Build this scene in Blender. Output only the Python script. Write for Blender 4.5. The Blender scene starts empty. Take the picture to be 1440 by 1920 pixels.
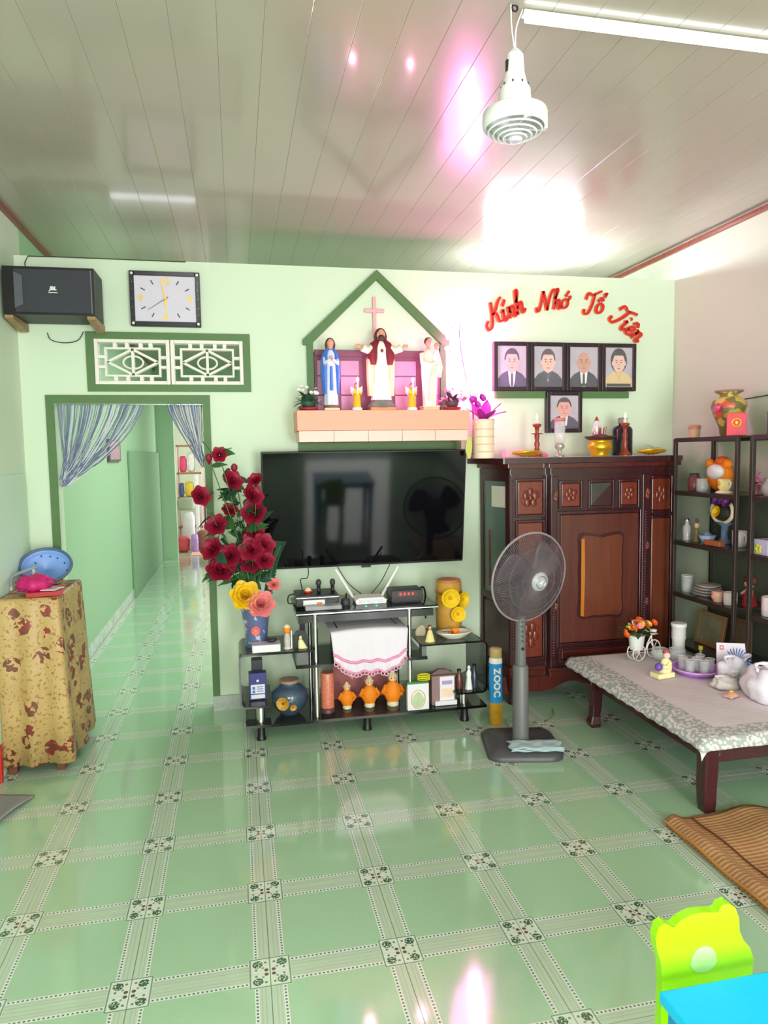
import bpy, bmesh, math, random
from mathutils import Vector, Matrix, Euler
random.seed(7)
PI = math.pi
SC = bpy.context.scene
COL = SC.collection

# ------------------------------------------------------------------ camera
cd = bpy.data.cameras.new('camera')
cd.sensor_fit = 'HORIZONTAL'; cd.sensor_width = 36.0; cd.lens = 1325.04 / 1440 * 36.0
cd.clip_start = 0.05; cd.clip_end = 100
cam = bpy.data.objects.new('camera', cd); COL.objects.link(cam)
Rr, Ru, Rw = (0.97890196, -0.20371511, -0.0158463), (0.03186754, 0.07560718, 0.99662832), (0.20183016, 0.9761064, -0.08050391)
cam.matrix_world = Matrix(((Rr[0], Ru[0], -Rw[0], 0.350537), (Rr[1], Ru[1], -Rw[1], -1.625294), (Rr[2], Ru[2], -Rw[2], 1.531787), (0, 0, 0, 1)))
SC.camera = cam

# ------------------------------------------------------------------ world, lights, exposure
SC.view_settings.view_transform = 'Standard'
SC.view_settings.look = 'None'
SC.view_settings.gamma = 1.0
SC.view_settings.use_curve_mapping = False
SC.view_settings.exposure = 0.83
wd = bpy.data.worlds.new('world'); SC.world = wd; wd.use_nodes = True
wd.node_tree.nodes['Background'].inputs[0].default_value = (0.86, 0.94, 1.0, 1)
wd.node_tree.nodes['Background'].inputs[1].default_value = 1.2

def area(name, loc, rot, sx, sy, e, col=(1, 1, 1)):
    l = bpy.data.lights.new(name, 'AREA'); l.shape = 'RECTANGLE'; l.size = sx; l.size_y = sy
    l.energy = e; l.color = col
    o = bpy.data.objects.new(name, l); o.location = loc; o.rotation_euler = rot; COL.objects.link(o)
    return o
def point(name, loc, e, col=(1, 1, 1), r=0.05):
    l = bpy.data.lights.new(name, 'POINT'); l.energy = e; l.color = col; l.shadow_soft_size = r
    o = bpy.data.objects.new(name, l); o.location = loc; COL.objects.link(o)
    return o
RX = math.radians(90)
# daylight standing in the openings of the front wall behind the camera
area('front_door_daylight', (1.95, -3.36, 1.15), (RX, 0, 0), 1.25, 2.1, 75, (1, 0.98, 0.95))
area('front_window_daylight', (0.0, -3.36, 1.55), (RX, 0, 0), 1.1, 1.2, 48, (1, 0.98, 0.95))
# daylight from the yard side of the rear rooms
area('rear_yard_daylight', (1.9, 10.4, 1.5), (RX, 0, math.radians(90)), 1.6, 1.8, 60, (1, 0.96, 0.95))
area('rear_room_daylight', (1.2, 5.6, 2.78), (0, 0, 0), 2.2, 3.0, 60, (0.95, 1, 0.96))

# ------------------------------------------------------------------ materials
def lin(c):
    r = []
    for v in c:
        v = v / 255.0
        r.append(v / 12.92 if v <= 0.04045 else ((v + 0.055) / 1.055) ** 2.4)
    return (r[0], r[1], r[2], 1)

class X:                                   # small expression layer over shader nodes
    nt = None
    def __init__(s, k): s.k = k
    @staticmethod
    def m(op, *a):
        n = X.nt.nodes.new('ShaderNodeMath'); n.operation = op
        for i, v in enumerate(a):
            if isinstance(v, X): X.nt.links.new(v.k, n.inputs[i])
            else: n.inputs[i].default_value = v
        return X(n.outputs[0])
    def __add__(s, o): return X.m('ADD', s, o)
    def __radd__(s, o): return X.m('ADD', o, s)
    def __sub__(s, o): return X.m('SUBTRACT', s, o)
    def __rsub__(s, o): return X.m('SUBTRACT', o, s)
    def __mul__(s, o): return X.m('MULTIPLY', s, o)
    def __rmul__(s, o): return X.m('MULTIPLY', o, s)
    def __truediv__(s, o): return X.m('DIVIDE', s, o)
    def __lt__(s, o): return X.m('LESS_THAN', s, o)
    def __gt__(s, o): return X.m('GREATER_THAN', s, o)
    def abs(s): return X.m('ABSOLUTE', s)
    def frac(s): return X.m('FRACT', s)
    def sin(s): return X.m('SINE', s)
    def mn(s, o): return X.m('MINIMUM', s, o)
    def mx(s, o): return X.m('MAXIMUM', s, o)
def xmix(f, a, b):
    n = X.nt.nodes.new('ShaderNodeMix'); n.data_type = 'RGBA'
    X.nt.links.new(f.k, n.inputs[0])
    for s, v in ((n.inputs[6], a), (n.inputs[7], b)):
        if isinstance(v, tuple): s.default_value = v
        else: X.nt.links.new(v, s)
    return n.outputs[2]
def xnoise(scale, vec=None, detail=3.0, tex='ShaderNodeTexNoise', out='Fac'):
    n = X.nt.nodes.new(tex); n.inputs['Scale'].default_value = scale
    if 'Detail' in n.inputs: n.inputs['Detail'].default_value = detail if tex == 'ShaderNodeTexNoise' else 0.0
    if vec is not None: X.nt.links.new(vec, n.inputs['Vector'])
    return X(n.outputs[out])
def xcoord(kind='Object'):
    if kind == 'World':
        return X.nt.nodes.new('ShaderNodeNewGeometry').outputs['Position']
    return X.nt.nodes.new('ShaderNodeTexCoord').outputs[kind]
def xsep(v):
    n = X.nt.nodes.new('ShaderNodeSeparateXYZ'); X.nt.links.new(v, n.inputs[0])
    return X(n.outputs[0]), X(n.outputs[1]), X(n.outputs[2])
def xbump(b, h, strength, dist=0.01):
    n = X.nt.nodes.new('ShaderNodeBump'); n.inputs['Strength'].default_value = strength; n.inputs['Distance'].default_value = dist
    X.nt.links.new(h.k, n.inputs['Height']); X.nt.links.new(n.outputs[0], b.inputs['Normal'])

MATS = {}
def base(name, col, rough=0.5, metal=0.0, spec=0.5, coat=0.0, alpha=1.0, trans=0.0, emit=None, es=0.0, ior=1.45):
    m = bpy.data.materials.new(name); m.use_nodes = True
    X.nt = m.node_tree
    b = m.node_tree.nodes['Principled BSDF']
    b.inputs['Base Color'].default_value = lin(col)
    b.inputs['Roughness'].default_value = rough; b.inputs['Metallic'].default_value = metal
    b.inputs['Specular IOR Level'].default_value = spec; b.inputs['Coat Weight'].default_value = coat
    b.inputs['Coat Roughness'].default_value = 0.08
    b.inputs['Alpha'].default_value = alpha; b.inputs['Transmission Weight'].default_value = trans
    b.inputs['IOR'].default_value = ior
    if emit is not None:
        b.inputs['Emission Color'].default_value = lin(emit); b.inputs['Emission Strength'].default_value = es
    return m, b
def M(name, col, rough=0.5, var=0.08, vs=30.0, **k):
    """plain procedural material: base colour varied a little by noise"""
    if name in MATS: return MATS[name]
    m, b = base(name, col, rough, **k)
    n = xnoise(vs, xcoord('Object'))
    c = lin(col); d = tuple(max(0, v * (1 - var)) for v in c[:3]) + (1,); e = tuple(min(1, v * (1 + var)) for v in c[:3]) + (1,)
    X.nt.links.new(xmix(n, d, e), b.inputs['Base Color'])
    MATS[name] = m
    return m
def wood(name, c1, c2, rough=0.3, scale=(1, 1, 12), spec=0.5, coat=0.2):
    if name in MATS: return MATS[name]
    m, b = base(name, c1, rough, spec=spec, coat=coat)
    mp = X.nt.nodes.new('ShaderNodeMapping'); mp.inputs['Scale'].default_value = (scale[2] * 3, scale[2] * 3, scale[0] * 1.5)
    X.nt.links.new(xcoord('Object'), mp.inputs[0])
    n = xnoise(1.6, mp.outputs[0], 6)
    X.nt.links.new(xmix((n - 0.3) * 2.2, lin(c1), lin(c2)), b.inputs['Base Color'])
    xbump(b, n, 0.1, 0.002)
    MATS[name] = m
    return m

# floor tile: mint ceramic, dotted border bands and a flower medallion at each corner
def floor_mat():
    m, b = base('floor_tile_ceramic', (160, 215, 165), 0.09, spec=0.6, coat=0.5)
    P = xcoord('World'); x, y, z = xsep(P)
    T = 0.4
    def near(v):                                    # signed distance to nearest grid line
        return ((v / T + 0.5).frac() - 0.5) * T
    u, v = near(x), near(y); au, av = u.abs(), v.abs()
    n1 = xnoise(140, P, 4); n2 = xnoise(9, P, 3)
    body = xmix(n1 * 0.9, lin((152, 192, 156)), lin((178, 211, 178)))
    body = xmix(n2 * 0.6, body, lin((162, 199, 165)))
    # bands
    ib = (au.mn(av)) < 0.047
    s = au.mn(av)
    lines = ((s - 0.016).abs() < 0.0022).mx((s - 0.027).abs() < 0.0016)
    bandc = xmix(n1, lin((180, 202, 178)), lin((190, 209, 186)))
    bandc = xmix(lines, bandc, lin((172, 192, 172)))
    edge = (s - 0.0405).abs() < 0.0065
    bandc = xmix(edge, bandc, lin((218, 226, 218)))
    along = X.m('MAXIMUM', (au < av) * y, (au > av) * x)
    along = (au < av) * y + (au > av) * x
    dot = edge * (((s - 0.0405).abs()) < 0.003) * (((along / 0.0125).frac() - 0.5).abs() < 0.25)
    bandc = xmix(dot, bandc, lin((88, 108, 104)))
    c = xmix(ib, body, bandc)
    # medallion
    mm = au.mx(av)
    inm = mm < 0.062
    med = xmix(n1 * 0.6, lin((206, 220, 204)), lin((222, 232, 216)))
    med = xmix((mm - 0.0585).abs() < 0.0022, med, lin((120, 146, 128)))
    def disc(cx, cy, r):
        dx = au - cx; dy = av - cy
        return X.m('SQRT', dx * dx + dy * dy) < r
    fl = disc(0.036, 0.036, 0.0155)
    fl = fl * (xnoise(170, P, 2) > 0.44)
    med = xmix(fl, med, lin((56, 96, 70)))
    med = xmix(disc(0.041, 0.013, 0.0042).mx(disc(0.013, 0.041, 0.0042)), med, lin((112, 122, 116)))
    med = xmix(disc(0.011, 0.009, 0.0062), med, lin((104, 78, 76)))
    med = xmix(disc(0.021, 0.019, 0.004), med, lin((150, 140, 138)))
    c = xmix(inm, c, med)
    gr = (au.mn(av)) < 0.0012
    c = xmix(gr, c, lin((140, 160, 140)))
    X.nt.links.new(c, b.inputs['Base Color'])
    xbump(b, xnoise(3.0, P, 1), 0.05, 0.01)
    return m
FLOOR = floor_mat()

def wall_mat(name, c1, c2, rough=0.55):
    m, b = base(name, c1, rough, spec=0.35)
    P = xcoord('World')
    X.nt.links.new(xmix(xnoise(1.3, P, 4), lin(c1), lin(c2)), b.inputs['Base Color'])
    xbump(b, xnoise(60, P, 3), 0.06, 0.004)
    return m
WALL = wall_mat('wall_mint_paint', (217, 234, 211), (210, 229, 204))
WALL_R = wall_mat('wall_pale_paint', (206, 212, 192), (198, 206, 188))
HALL = wall_mat('wall_hall_green_paint', (172, 204, 170), (164, 198, 163))
HALL_G = wall_mat('wall_hall_grey_paint', (140, 172, 140), (130, 164, 134))
CEIL = None
def ceil_mat():
    m, b = base('ceiling_pvc', (172, 162, 151), 0.23, spec=0.6, coat=0.35)
    P = xcoord('World')
    X.nt.links.new(xmix(xnoise(2.0, P, 5), lin((164, 155, 144)), lin((177, 168, 156))), b.inputs['Base Color'])
    xbump(b, xnoise(5, P, 3), 0.08, 0.01)
    return m
CEIL = ceil_mat()
GREEN = M('trim_green_paint', (84, 120, 70), 0.5, 0.06)
WHITE = M('white_plaster', (236, 232, 226), 0.5, 0.04)
WPL = M('white_plastic', (240, 240, 240), 0.35, 0.02)
BLACK = M('black_plastic', (22, 22, 25), 0.35, 0.1)
DARK = M('dark_grey_plastic', (58, 60, 68), 0.45, 0.08)
GREY = M('grey_plastic', (92, 92, 96), 0.4, 0.06)
CHROME = M('chrome', (210, 210, 212), 0.15, 0.02, metal=1.0)
GOLD = M('gold_paint', (226, 172, 40), 0.28, 0.1, metal=0.6)
RED = M('red_plastic', (208, 40, 40), 0.35, 0.05)
PINKP = M('pink_paper', (232, 120, 150), 0.5, 0.08)
YEL = M('yellow_plastic', (246, 206, 30), 0.45, 0.08)
ORG = M('orange_fabric', (250, 140, 20), 0.6, 0.08)
LILAC = M('lilac_plastic', (188, 120, 214), 0.3, 0.05)
PURPLE = M('purple_plastic', (112, 74, 176), 0.4, 0.08)
BLUE = M('blue_plastic', (70, 120, 200), 0.4, 0.06)
LEAF = M('leaf_green', (58, 106, 54), 0.5, 0.25, 60)
LEAF2 = M('leaf_dark_green', (44, 82, 62), 0.5, 0.25, 60)
SKIN = M('painted_skin', (222, 160, 132), 0.5, 0.05)
CREAM = M('cream_paint', (238, 222, 190), 0.5, 0.06)
BROWN = M('brown_paint', (110, 66, 42), 0.5, 0.15)
PAPER = M('white_paper', (232, 230, 236), 0.6, 0.03)
MAHOG = wood('mahogany', (92, 34, 26), (70, 24, 22), 0.28, coat=0.3)
MAHOG_D = wood('mahogany_dark', (66, 26, 28), (50, 20, 24), 0.28, coat=0.3)
MAHOG_L = wood('mahogany_red_panel', (122, 50, 32), (98, 38, 28), 0.3)
OAKP = wood('amber_panel_wood', (112, 56, 34), (96, 46, 30), 0.3)
AMBER = wood('amber_edge_wood', (198, 122, 34), (182, 104, 30), 0.3)
BEDW = wood('bed_dark_wood', (72, 30, 36), (56, 24, 32), 0.25)
GLASS_T = base('smoked_glass', (34, 38, 40), 0.06, spec=0.7, alpha=0.72)[0]
GLASS_E = M('black_glass_edge', (14, 16, 16), 0.1, 0.05)
GLASS_C = base('clear_glass', (232, 240, 240), 0.04, spec=0.6, alpha=0.28)[0]
GLASS_W = base('cabinet_glass', (110, 132, 124), 0.06, spec=0.7, alpha=0.75)[0]

# ------------------------------------------------------------------ mesh helpers
class MB:
    def __init__(s): s.v = []; s.f = []; s.mi = []; s.cur = 0; s.sm = []
    def _add(s, vs, fs, smooth=False):
        o = len(s.v); s.v += [tuple(p) for p in vs]
        for f in fs: s.f.append(tuple(o + i for i in f)); s.mi.append(s.cur); s.sm.append(smooth)
        return s
    def box(s, x0, x1, y0, y1, z0, z1):
        vs = [(x0, y0, z0), (x1, y0, z0), (x1, y1, z0), (x0, y1, z0), (x0, y0, z1), (x1, y0, z1), (x1, y1, z1), (x0, y1, z1)]
        return s._add(vs, [(0, 3, 2, 1), (4, 5, 6, 7), (0, 1, 5, 4), (1, 2, 6, 5), (2, 3, 7, 6), (3, 0, 4, 7)])
    def cbox(s, c, d): return s.box(c[0] - d[0] / 2, c[0] + d[0] / 2, c[1] - d[1] / 2, c[1] + d[1] / 2, c[2] - d[2] / 2, c[2] + d[2] / 2)
    def rings(s, rings, cap0=True, cap1=True, smooth=True, closed=True, loop=False):
        n = len(rings[0]); o = len(s.v); vs = [p for r in rings for p in r]; fs = []
        R = len(rings)
        for i in range(R if loop else R - 1):
            i2 = (i + 1) % R
            for j in range(n if closed else n - 1):
                j2 = (j + 1) % n
                fs.append((i * n + j, i * n + j2, i2 * n + j2, i2 * n + j))
        s._add(vs, fs, smooth)
        if not loop and closed:
            if cap0: s._add(rings[0], [tuple(range(n))[::-1]])
            if cap1: s._add(rings[-1], [tuple(range(n))])
        return s
    def lathe(s, prof, n=20, c=(0, 0, 0), sx=1.0, sy=1.0, cap0=True, cap1=True, smooth=True):
        rs = []
        for r, z in prof:
            rs.append([(c[0] + r * sx * math.cos(2 * PI * j / n), c[1] + r * sy * math.sin(2 * PI * j / n), c[2] + z) for j in range(n)])
        return s.rings(rs, cap0, cap1, smooth)
    def loft(s, secs, n=20, fold=0, amp=0.0, c=(0, 0, 0)):
        """secs: (z, cx, cy, rx, ry[, foldscale])"""
        rs = []
        for q in secs:
            z, cx, cy, rx, ry = q[:5]; a = amp * (q[5] if len(q) > 5 else 1)
            r = []
            for j in range(n):
                t = 2 * PI * j / n; k = 1 + a * math.sin(fold * t)
                r.append((c[0] + cx + rx * k * math.cos(t), c[1] + cy + ry * k * math.sin(t), c[2] + z))
            rs.append(r)
        return s.rings(rs)
    def ell(s, c, rx, ry, rz, n=14, m=9):
        rs = []
        for i in range(1, m):
            a = PI * i / m - PI / 2
            rs.append([(c[0] + rx * math.cos(a) * math.cos(2 * PI * j / n), c[1] + ry * math.cos(a) * math.sin(2 * PI * j / n), c[2] + rz * math.sin(a)) for j in range(n)])
        s.rings(rs, False, False)
        o = len(s.v)
        s._add([(c[0], c[1], c[2] - rz)] + rs[0], [(0, (j + 1) % n + 1, j + 1) for j in range(n)], True)
        s._add([(c[0], c[1], c[2] + rz)] + rs[-1], [(0, j + 1, (j + 1) % n + 1) for j in range(n)], True)
        return s
    def tube(s, pts, r, n=8, closed=False, cap=True):
        P = [Vector(p) for p in pts]; rs = []
        N = len(P); up = None
        for i, p in enumerate(P):
            if closed: t = P[(i + 1) % N] - P[i - 1]
            else: t = P[min(i + 1, N - 1)] - P[max(i - 1, 0)]
            if t.length < 1e-9: t = Vector((0, 0, 1))
            t.normalize()
            if up is None:
                up = Vector((0, 0, 1)) if abs(t.z) < 0.9 else Vector((1, 0, 0))
            a = t.cross(up)
            if a.length < 1e-6: a = t.cross(Vector((0, 1, 0)))
            a.normalize(); b = a.cross(t); up = b
            rr = r[i] if isinstance(r, (list, tuple)) else r
            rs.append([p + a * (rr * math.cos(2 * PI * j / n)) + b * (rr * math.sin(2 * PI * j / n)) for j in range(n)])
        return s.rings(rs, cap, cap, True, True, closed)
    def cyl(s, a, b, r, n=14, r2=None): return s.tube([a, b], [r, r if r2 is None else r2], n)
    def prism(s, poly, y0, y1, axis='y', smooth=False):
        """poly: list of (a,b); axis y: (x,z), axis x: (y,z), axis z: (x,y)"""
        def P(p, h):
            return (p[0], h, p[1]) if axis == 'y' else ((h, p[0], p[1]) if axis == 'x' else (p[0], p[1], h))
        A = [P(p, y0) for p in poly]; B = [P(p, y1) for p in poly]; n = len(poly)
        ar = sum(poly[i][0] * poly[(i + 1) % n][1] - poly[(i + 1) % n][0] * poly[i][1] for i in range(n))
        flip = (ar > 0) if axis != 'y' else (ar < 0)
        s._add(A + B, [(i, n + i, n + (i + 1) % n, (i + 1) % n) if not flip else (i, (i + 1) % n, n + (i + 1) % n, n + i) for i in range(n)], smooth)
        f = tuple(range(n))
        s._add(A, [f[::-1] if flip else f]); s._add(B, [f if flip else f[::-1]])
        return s
    def frame(s, x0, x1, z0, z1, w, y0, y1):
        s.box(x0, x0 + w, y0, y1, z0, z1); s.box(x1 - w, x1, y0, y1, z0, z1)
        s.box(x0 + w, x1 - w, y0, y1, z1 - w, z1); s.box(x0 + w, x1 - w, y0, y1, z0, z0 + w)
        return s
    def grid(s, fn, nu, nv, smooth=True, thick=None):
        vs = [fn(i / nu, j / nv) for j in range(nv + 1) for i in range(nu + 1)]
        fs = [(j * (nu + 1) + i, j * (nu + 1) + i + 1, (j + 1) * (nu + 1) + i + 1, (j + 1) * (nu + 1) + i) for j in range(nv) for i in range(nu)]
        return s._add(vs, fs, smooth)
    def xf(s, mat, start=0):
        for i in range(start, len(s.v)): s.v[i] = tuple(mat @ Vector(s.v[i]))
        return s
    def mesh(s, name, mats):
        me = bpy.data.meshes.new(name); me.from_pydata(s.v, [], s.f); 
        for q in (mats if isinstance(mats, (list, tuple)) else [mats]): me.materials.append(q)
        me.polygons.foreach_set('material_index', s.mi); me.polygons.foreach_set('use_smooth', s.sm)
        me.validate(); me.update()
        return me
    def build(s, name, mats, parent=None, loc=None, rot=None, bevel=0, solid=0, sub=0, kind=None):
        o = bpy.data.objects.new(name, s.mesh(name, mats)); COL.objects.link(o)
        if parent is not None: o.parent = parent
        if loc is not None: o.location = loc
        if rot is not None: o.rotation_euler = rot
        if solid:
            md = o.modifiers.new('solid', 'SOLIDIFY'); md.thickness = solid; md.offset = 0
        if bevel:
            md = o.modifiers.new('bevel', 'BEVEL'); md.width = bevel; md.segments = 2; md.limit_method = 'ANGLE'; md.angle_limit = 0.7
        if sub:
            md = o.modifiers.new('sub', 'SUBSURF'); md.levels = sub; md.render_levels = sub
        if kind: o['kind'] = kind
        return o

def thing(name, label, cat, loc=(0, 0, 0), rz=0.0, group=None):
    o = bpy.data.objects.new(name, None); o.empty_display_size = 0.05; COL.objects.link(o)
    o.location = loc; o.rotation_euler = (0, 0, rz); o['label'] = label; o['category'] = cat
    if group: o['group'] = group
    return o
def tag(o, label, cat, group=None):
    o['label'] = label; o['category'] = cat
    if group: o['group'] = group
    return o
def struct(o, label=None, cat=None):
    o['kind'] = 'structure'
    if label: o['label'] = label; o['category'] = cat
    return o
def dup(root, loc=None, rot=None, label=None, scale=None, parent=None):
    r = root.copy(); COL.objects.link(r)
    if parent is not None: r.parent = parent
    if loc is not None: r.location = loc
    if rot is not None: r.rotation_euler = rot
    if scale is not None: r.scale = scale
    if label: r['label'] = label
    for ch in list(root.children): dup(ch, parent=r)
    return r
def text_mesh(txt, size, depth, shear=0.0, bold=0.0, align='CENTER'):
    c = bpy.data.curves.new('lettering', 'FONT'); c.body = txt; c.size = size; c.extrude = depth / 2; c.shear = shear; c.offset = bold
    c.align_x = align; c.align_y = 'CENTER'; c.resolution_u = 3
    o = bpy.data.objects.new('lettering_tmp', c); COL.objects.link(o)
    dg = bpy.context.evaluated_depsgraph_get(); dg.update()
    me = bpy.data.meshes.new_from_object(o.evaluated_get(dg))
    bpy.data.objects.remove(o); return me
def text(name, txt, size, mat, parent, loc, rot, depth=0.001, shear=0.0, bold=0.0):
    me = text_mesh(txt, size, depth, shear, bold); me.materials.clear(); me.materials.append(mat)
    o = bpy.data.objects.new(name, me); COL.objects.link(o); o.parent = parent; o.location = loc; o.rotation_euler = rot
    return o
def catmull(pts, k=6):
    out = []; n = len(pts)
    for i in range(n - 1):
        p0 = pts[max(i - 1, 0)]; p1 = pts[i]; p2 = pts[i + 1]; p3 = pts[min(i + 2, n - 1)]
        for q in range(k):
            t = q / k
            out.append(tuple(0.5 * (2 * b + (c - a) * t + (2 * a - 5 * b + 4 * c - d) * t * t + (3 * b - a - 3 * c + d) * t ** 3) for a, b, c, d in zip(p0, p1, p2, p3)))
    out.append(tuple(pts[-1])); return out
FRONT = (RX, 0, 0)      # text facing -y

# ================================================================== THE ROOM
XL, XR, YB, YW, ZC, ZP = -0.815, 3.245, -3.4, 2.69, 2.865, 2.66
T = 0.4
fl = struct(MB().box(XL - 0.2, XR + 0.2, YB - 0.3, 12.6, -0.1, -0.003).build('floor', FLOOR))
tile = MB().box(0.0012, T - 0.0012, 0.0012, T - 0.0012, -0.02, 0.0)
tm = tile.mesh('tile', FLOOR)
for j in range(-3, 26):
    for i in range(-2, 8 if j < 7 else 1):
        o = bpy.data.objects.new('tile', tm); COL.objects.link(o); o.parent = fl; o.location = (i * T, j * T, 0)
# partition with door and vent openings
w = MB()
DX0, DX1, DZ = -0.648, 0.166, 1.853
VX0, VX1, VZ0, VZ1 = -0.42, 0.407, 1.957, 2.214
Y2 = YW + 0.11
w.box(XL, DX0, YW, Y2, 0, DZ); w.box(DX1, XR, YW, Y2, 0, DZ)
w.box(XL, XR, YW, Y2, DZ, VZ0)
w.box(XL, VX0, YW, Y2, VZ0, VZ1); w.box(VX1, XR, YW, Y2, VZ0, VZ1)
w.box(XL, XR, YW, Y2, VZ1, ZP)
struct(w.build('wall_back', WALL))
struct(MB().box(XL - 0.1, XL, YB, 2.81, 0, ZC + 0.05).build('wall_left', WALL))
wl = MB(); wl.box(XL, XL + 0.012, 1.7, 2.63, 0.0, 1.46)
struct(wl.build('trim_left_dado', wall_mat('dado_pale_paint', (214, 238, 218), (206, 232, 210))))
struct(MB().box(XL - 0.1, XL, 2.81, 9.45, 0, ZC + 0.05).build('wall_hall_left', HALL))
struct(MB().box(XL, XL + 0.035, 6.5, 9.45, 0, 1.62).build('wall_hall_dado', HALL_G, bevel=0.01))
struct(MB().box(XR, XR + 0.1, YB, 12.5, 0, ZC + 0.05).build('wall_right', WALL_R))
wf = MB()   # front wall with door and window openings (behind the camera)
wf.box(XL, -0.55, YB - 0.1, YB, 0, ZC); wf.box(-0.55, 0.55, YB - 0.1, YB, 0, 0.95); wf.box(-0.55, 0.55, YB - 0.1, YB, 2.15, ZC)
wf.box(0.55, 1.32, YB - 0.1, YB, 0, ZC); wf.box(1.32, 2.58, YB - 0.1, YB, 2.2, ZC); wf.box(2.58, XR, YB - 0.1, YB, 0, ZC)
struct(wf.build('wall_front', WALL))
struct(MB().box(XL - 0.1, -0.565, 9.45, 9.57, 0, ZC).build('wall_hall_end', HALL))
struct(MB().box(-0.565, 0.6, 9.45, 9.57, 2.3, ZC).build('wall_hall_lintel', HALL))
struct(MB().box(0.6, XR, 9.45, 9.57, 0, ZC).build('wall_hall_end_right', HALL))
struct(MB().box(XL - 0.1, XR, 12.4, 12.5, 0, ZC).build('wall_rear', WALL_R))
struct(MB().box(XL - 0.1, XL, 9.57, 12.4, 0, ZC).build('wall_rear_left', WALL_R))
# ceiling of narrow PVC boards
ce = struct(MB().box(XL - 0.1, XR + 0.1, YB - 0.1, 12.5, ZC + 0.012, ZC + 0.05).build('ceiling', CEIL))
PW = 0.1425
pm = MB()
prof = [(0.0003, 0.012), (0.0003, 0.0008), (0.0014, 0.0), (PW - 0.0014, 0.0), (PW - 0.0003, 0.0008), (PW - 0.0003, 0.012)]
pm.prism(prof, YB, 12.4, 'y')
pmesh = pm.mesh('ceiling_board', CEIL)
k0 = math.ceil((XL - 0.475) / PW)
for k in range(k0, int((XR - 0.475) / PW)):
    o = bpy.data.objects.new('ceiling_board', pmesh); COL.objects.link(o); o.parent = ce; o.location = (0.475 + k * PW, 0, ZC - 0.001)
CROWN = wood('crown_red_wood', (150, 84, 66), (124, 62, 50), 0.4)
struct(MB().box(XR - 0.022, XR, YB, 12.4, ZC - 0.03, ZC - 0.002).build('trim_1', CROWN))
struct(MB().box(XL, XL + 0.022, YB, 9.45, ZC - 0.03, ZC - 0.002).build('trim_2', CROWN))
# dark cracks where partition meets wall are real shadow gaps; green painted door surround
dt = struct(MB().box(DX0 - 0.042, DX0, YW - 0.012, YW, 0, DZ + 0.044).build('trim_3', GREEN))
struct(MB().box(DX1, DX1 + 0.042, YW - 0.012, YW, 0.09, DZ + 0.044).build('trim_4', GREEN))
struct(MB().box(DX0, DX1, YW - 0.012, YW, DZ, DZ + 0.044).build('trim_5', GREEN))
SKIRT = M('baseboard_marble', (150, 164, 150), 0.2, 0.35, 18)
bb = struct(MB().box(DX1, XR, YW - 0.012, YW, 0.0, 0.09).build('baseboard_back', SKIRT))
bh = struct(MB().box(XL, XL + 0.012, 2.81, 6.5, 0, 0.09).build('baseboard_hall', M('baseboard_floral', (196, 206, 200), 0.2, 0.5, 10)))
struct(MB().box(XL, XL + 0.01, YB, 2.69, 0, 0.09).build('baseboard_left', SKIRT))
struct(MB().box(XR - 0.01, XR, YB, 2.69, 0, 0.09).build('baseboard_right', SKIRT))

# vent: green surround, two white cement grilles
vent = struct(thing('trim_6', 'green painted surround of the vent above the doorway', 'trim'))
fr = MB(); fr.frame(-0.463, 0.449, 1.917, 2.253, 0.041, YW - 0.012, YW); fr.build('surround', GREEN, vent)
def grille(x0, x1, parent, lab):
    t = thing('vent_grille', lab, 'grille', ((x0 + x1) / 2, YW + 0.02, (VZ0 + VZ1) / 2))
    W_, H_ = (x1 - x0) / 2, (VZ1 - VZ0) / 2
    a, b = -0.02, 0.02
    MB().frame(-W_, W_, -H_, H_, 0.021, a - 0.012, b + 0.01).build('outer_frame', WHITE, t, bevel=0.003)
    MB().frame(-W_ + 0.052, W_ - 0.052, -H_ + 0.045, H_ - 0.045, 0.012, a, b).build('inner_frame', WHITE, t, bevel=0.002)
    for sx in (-1, 1):
        for zz in (-0.028, 0.028):
            MB().box(min(sx * W_, sx * (W_ - 0.053)), max(sx * W_, sx * (W_ - 0.053)), a, b, zz - 0.008, zz + 0.008).build('connector', WHITE, t)
        for xx in (-0.095, -0.03, 0.045, 0.1):
            MB().box(xx - 0.01, xx + 0.01, a, b, min(sx * H_, sx * (H_ - 0.047)), max(sx * H_, sx * (H_ - 0.047))).build('connector', WHITE, t)
    dx, dz = W_ - 0.068, H_ - 0.056
    P4 = [(dx, 0), (0, dz), (-dx, 0), (0, -dz)]
    d = MB()
    for i in range(4):
        p, q = P4[i], P4[(i + 1) % 4]
        v = Vector((q[0] - p[0], 0, q[1] - p[1])); nrm = Vector((-v.z, 0, v.x)).normalized() * 0.0065
        vs = [(p[0] + nrm.x, p[1] + nrm.z), (q[0] + nrm.x, q[1] + nrm.z), (q[0] - nrm.x, q[1] - nrm.z), (p[0] - nrm.x, p[1] - nrm.z)]
        d.prism(vs, a, b, 'y')
    d.build('diamond', WHITE, t)
    e = MB()
    ring = [(0.055 * math.cos(k * PI / 10), 0, 0.036 * math.sin(k * PI / 10)) for k in range(20)]
    e.tube(ring, 0.0065, 6, True); e.box(-0.007, 0.007, a, b, -dz, dz); e.build('oval', WHITE, t)
    return t
grille(VX0, (VX0 + VX1) / 2 - 0.002, vent, 'white cement diamond grille in vent, half nearer the loudspeaker')
grille((VX0 + VX1) / 2 + 0.002, VX1, vent, 'white cement diamond grille in vent, half nearer the altar')

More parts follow.
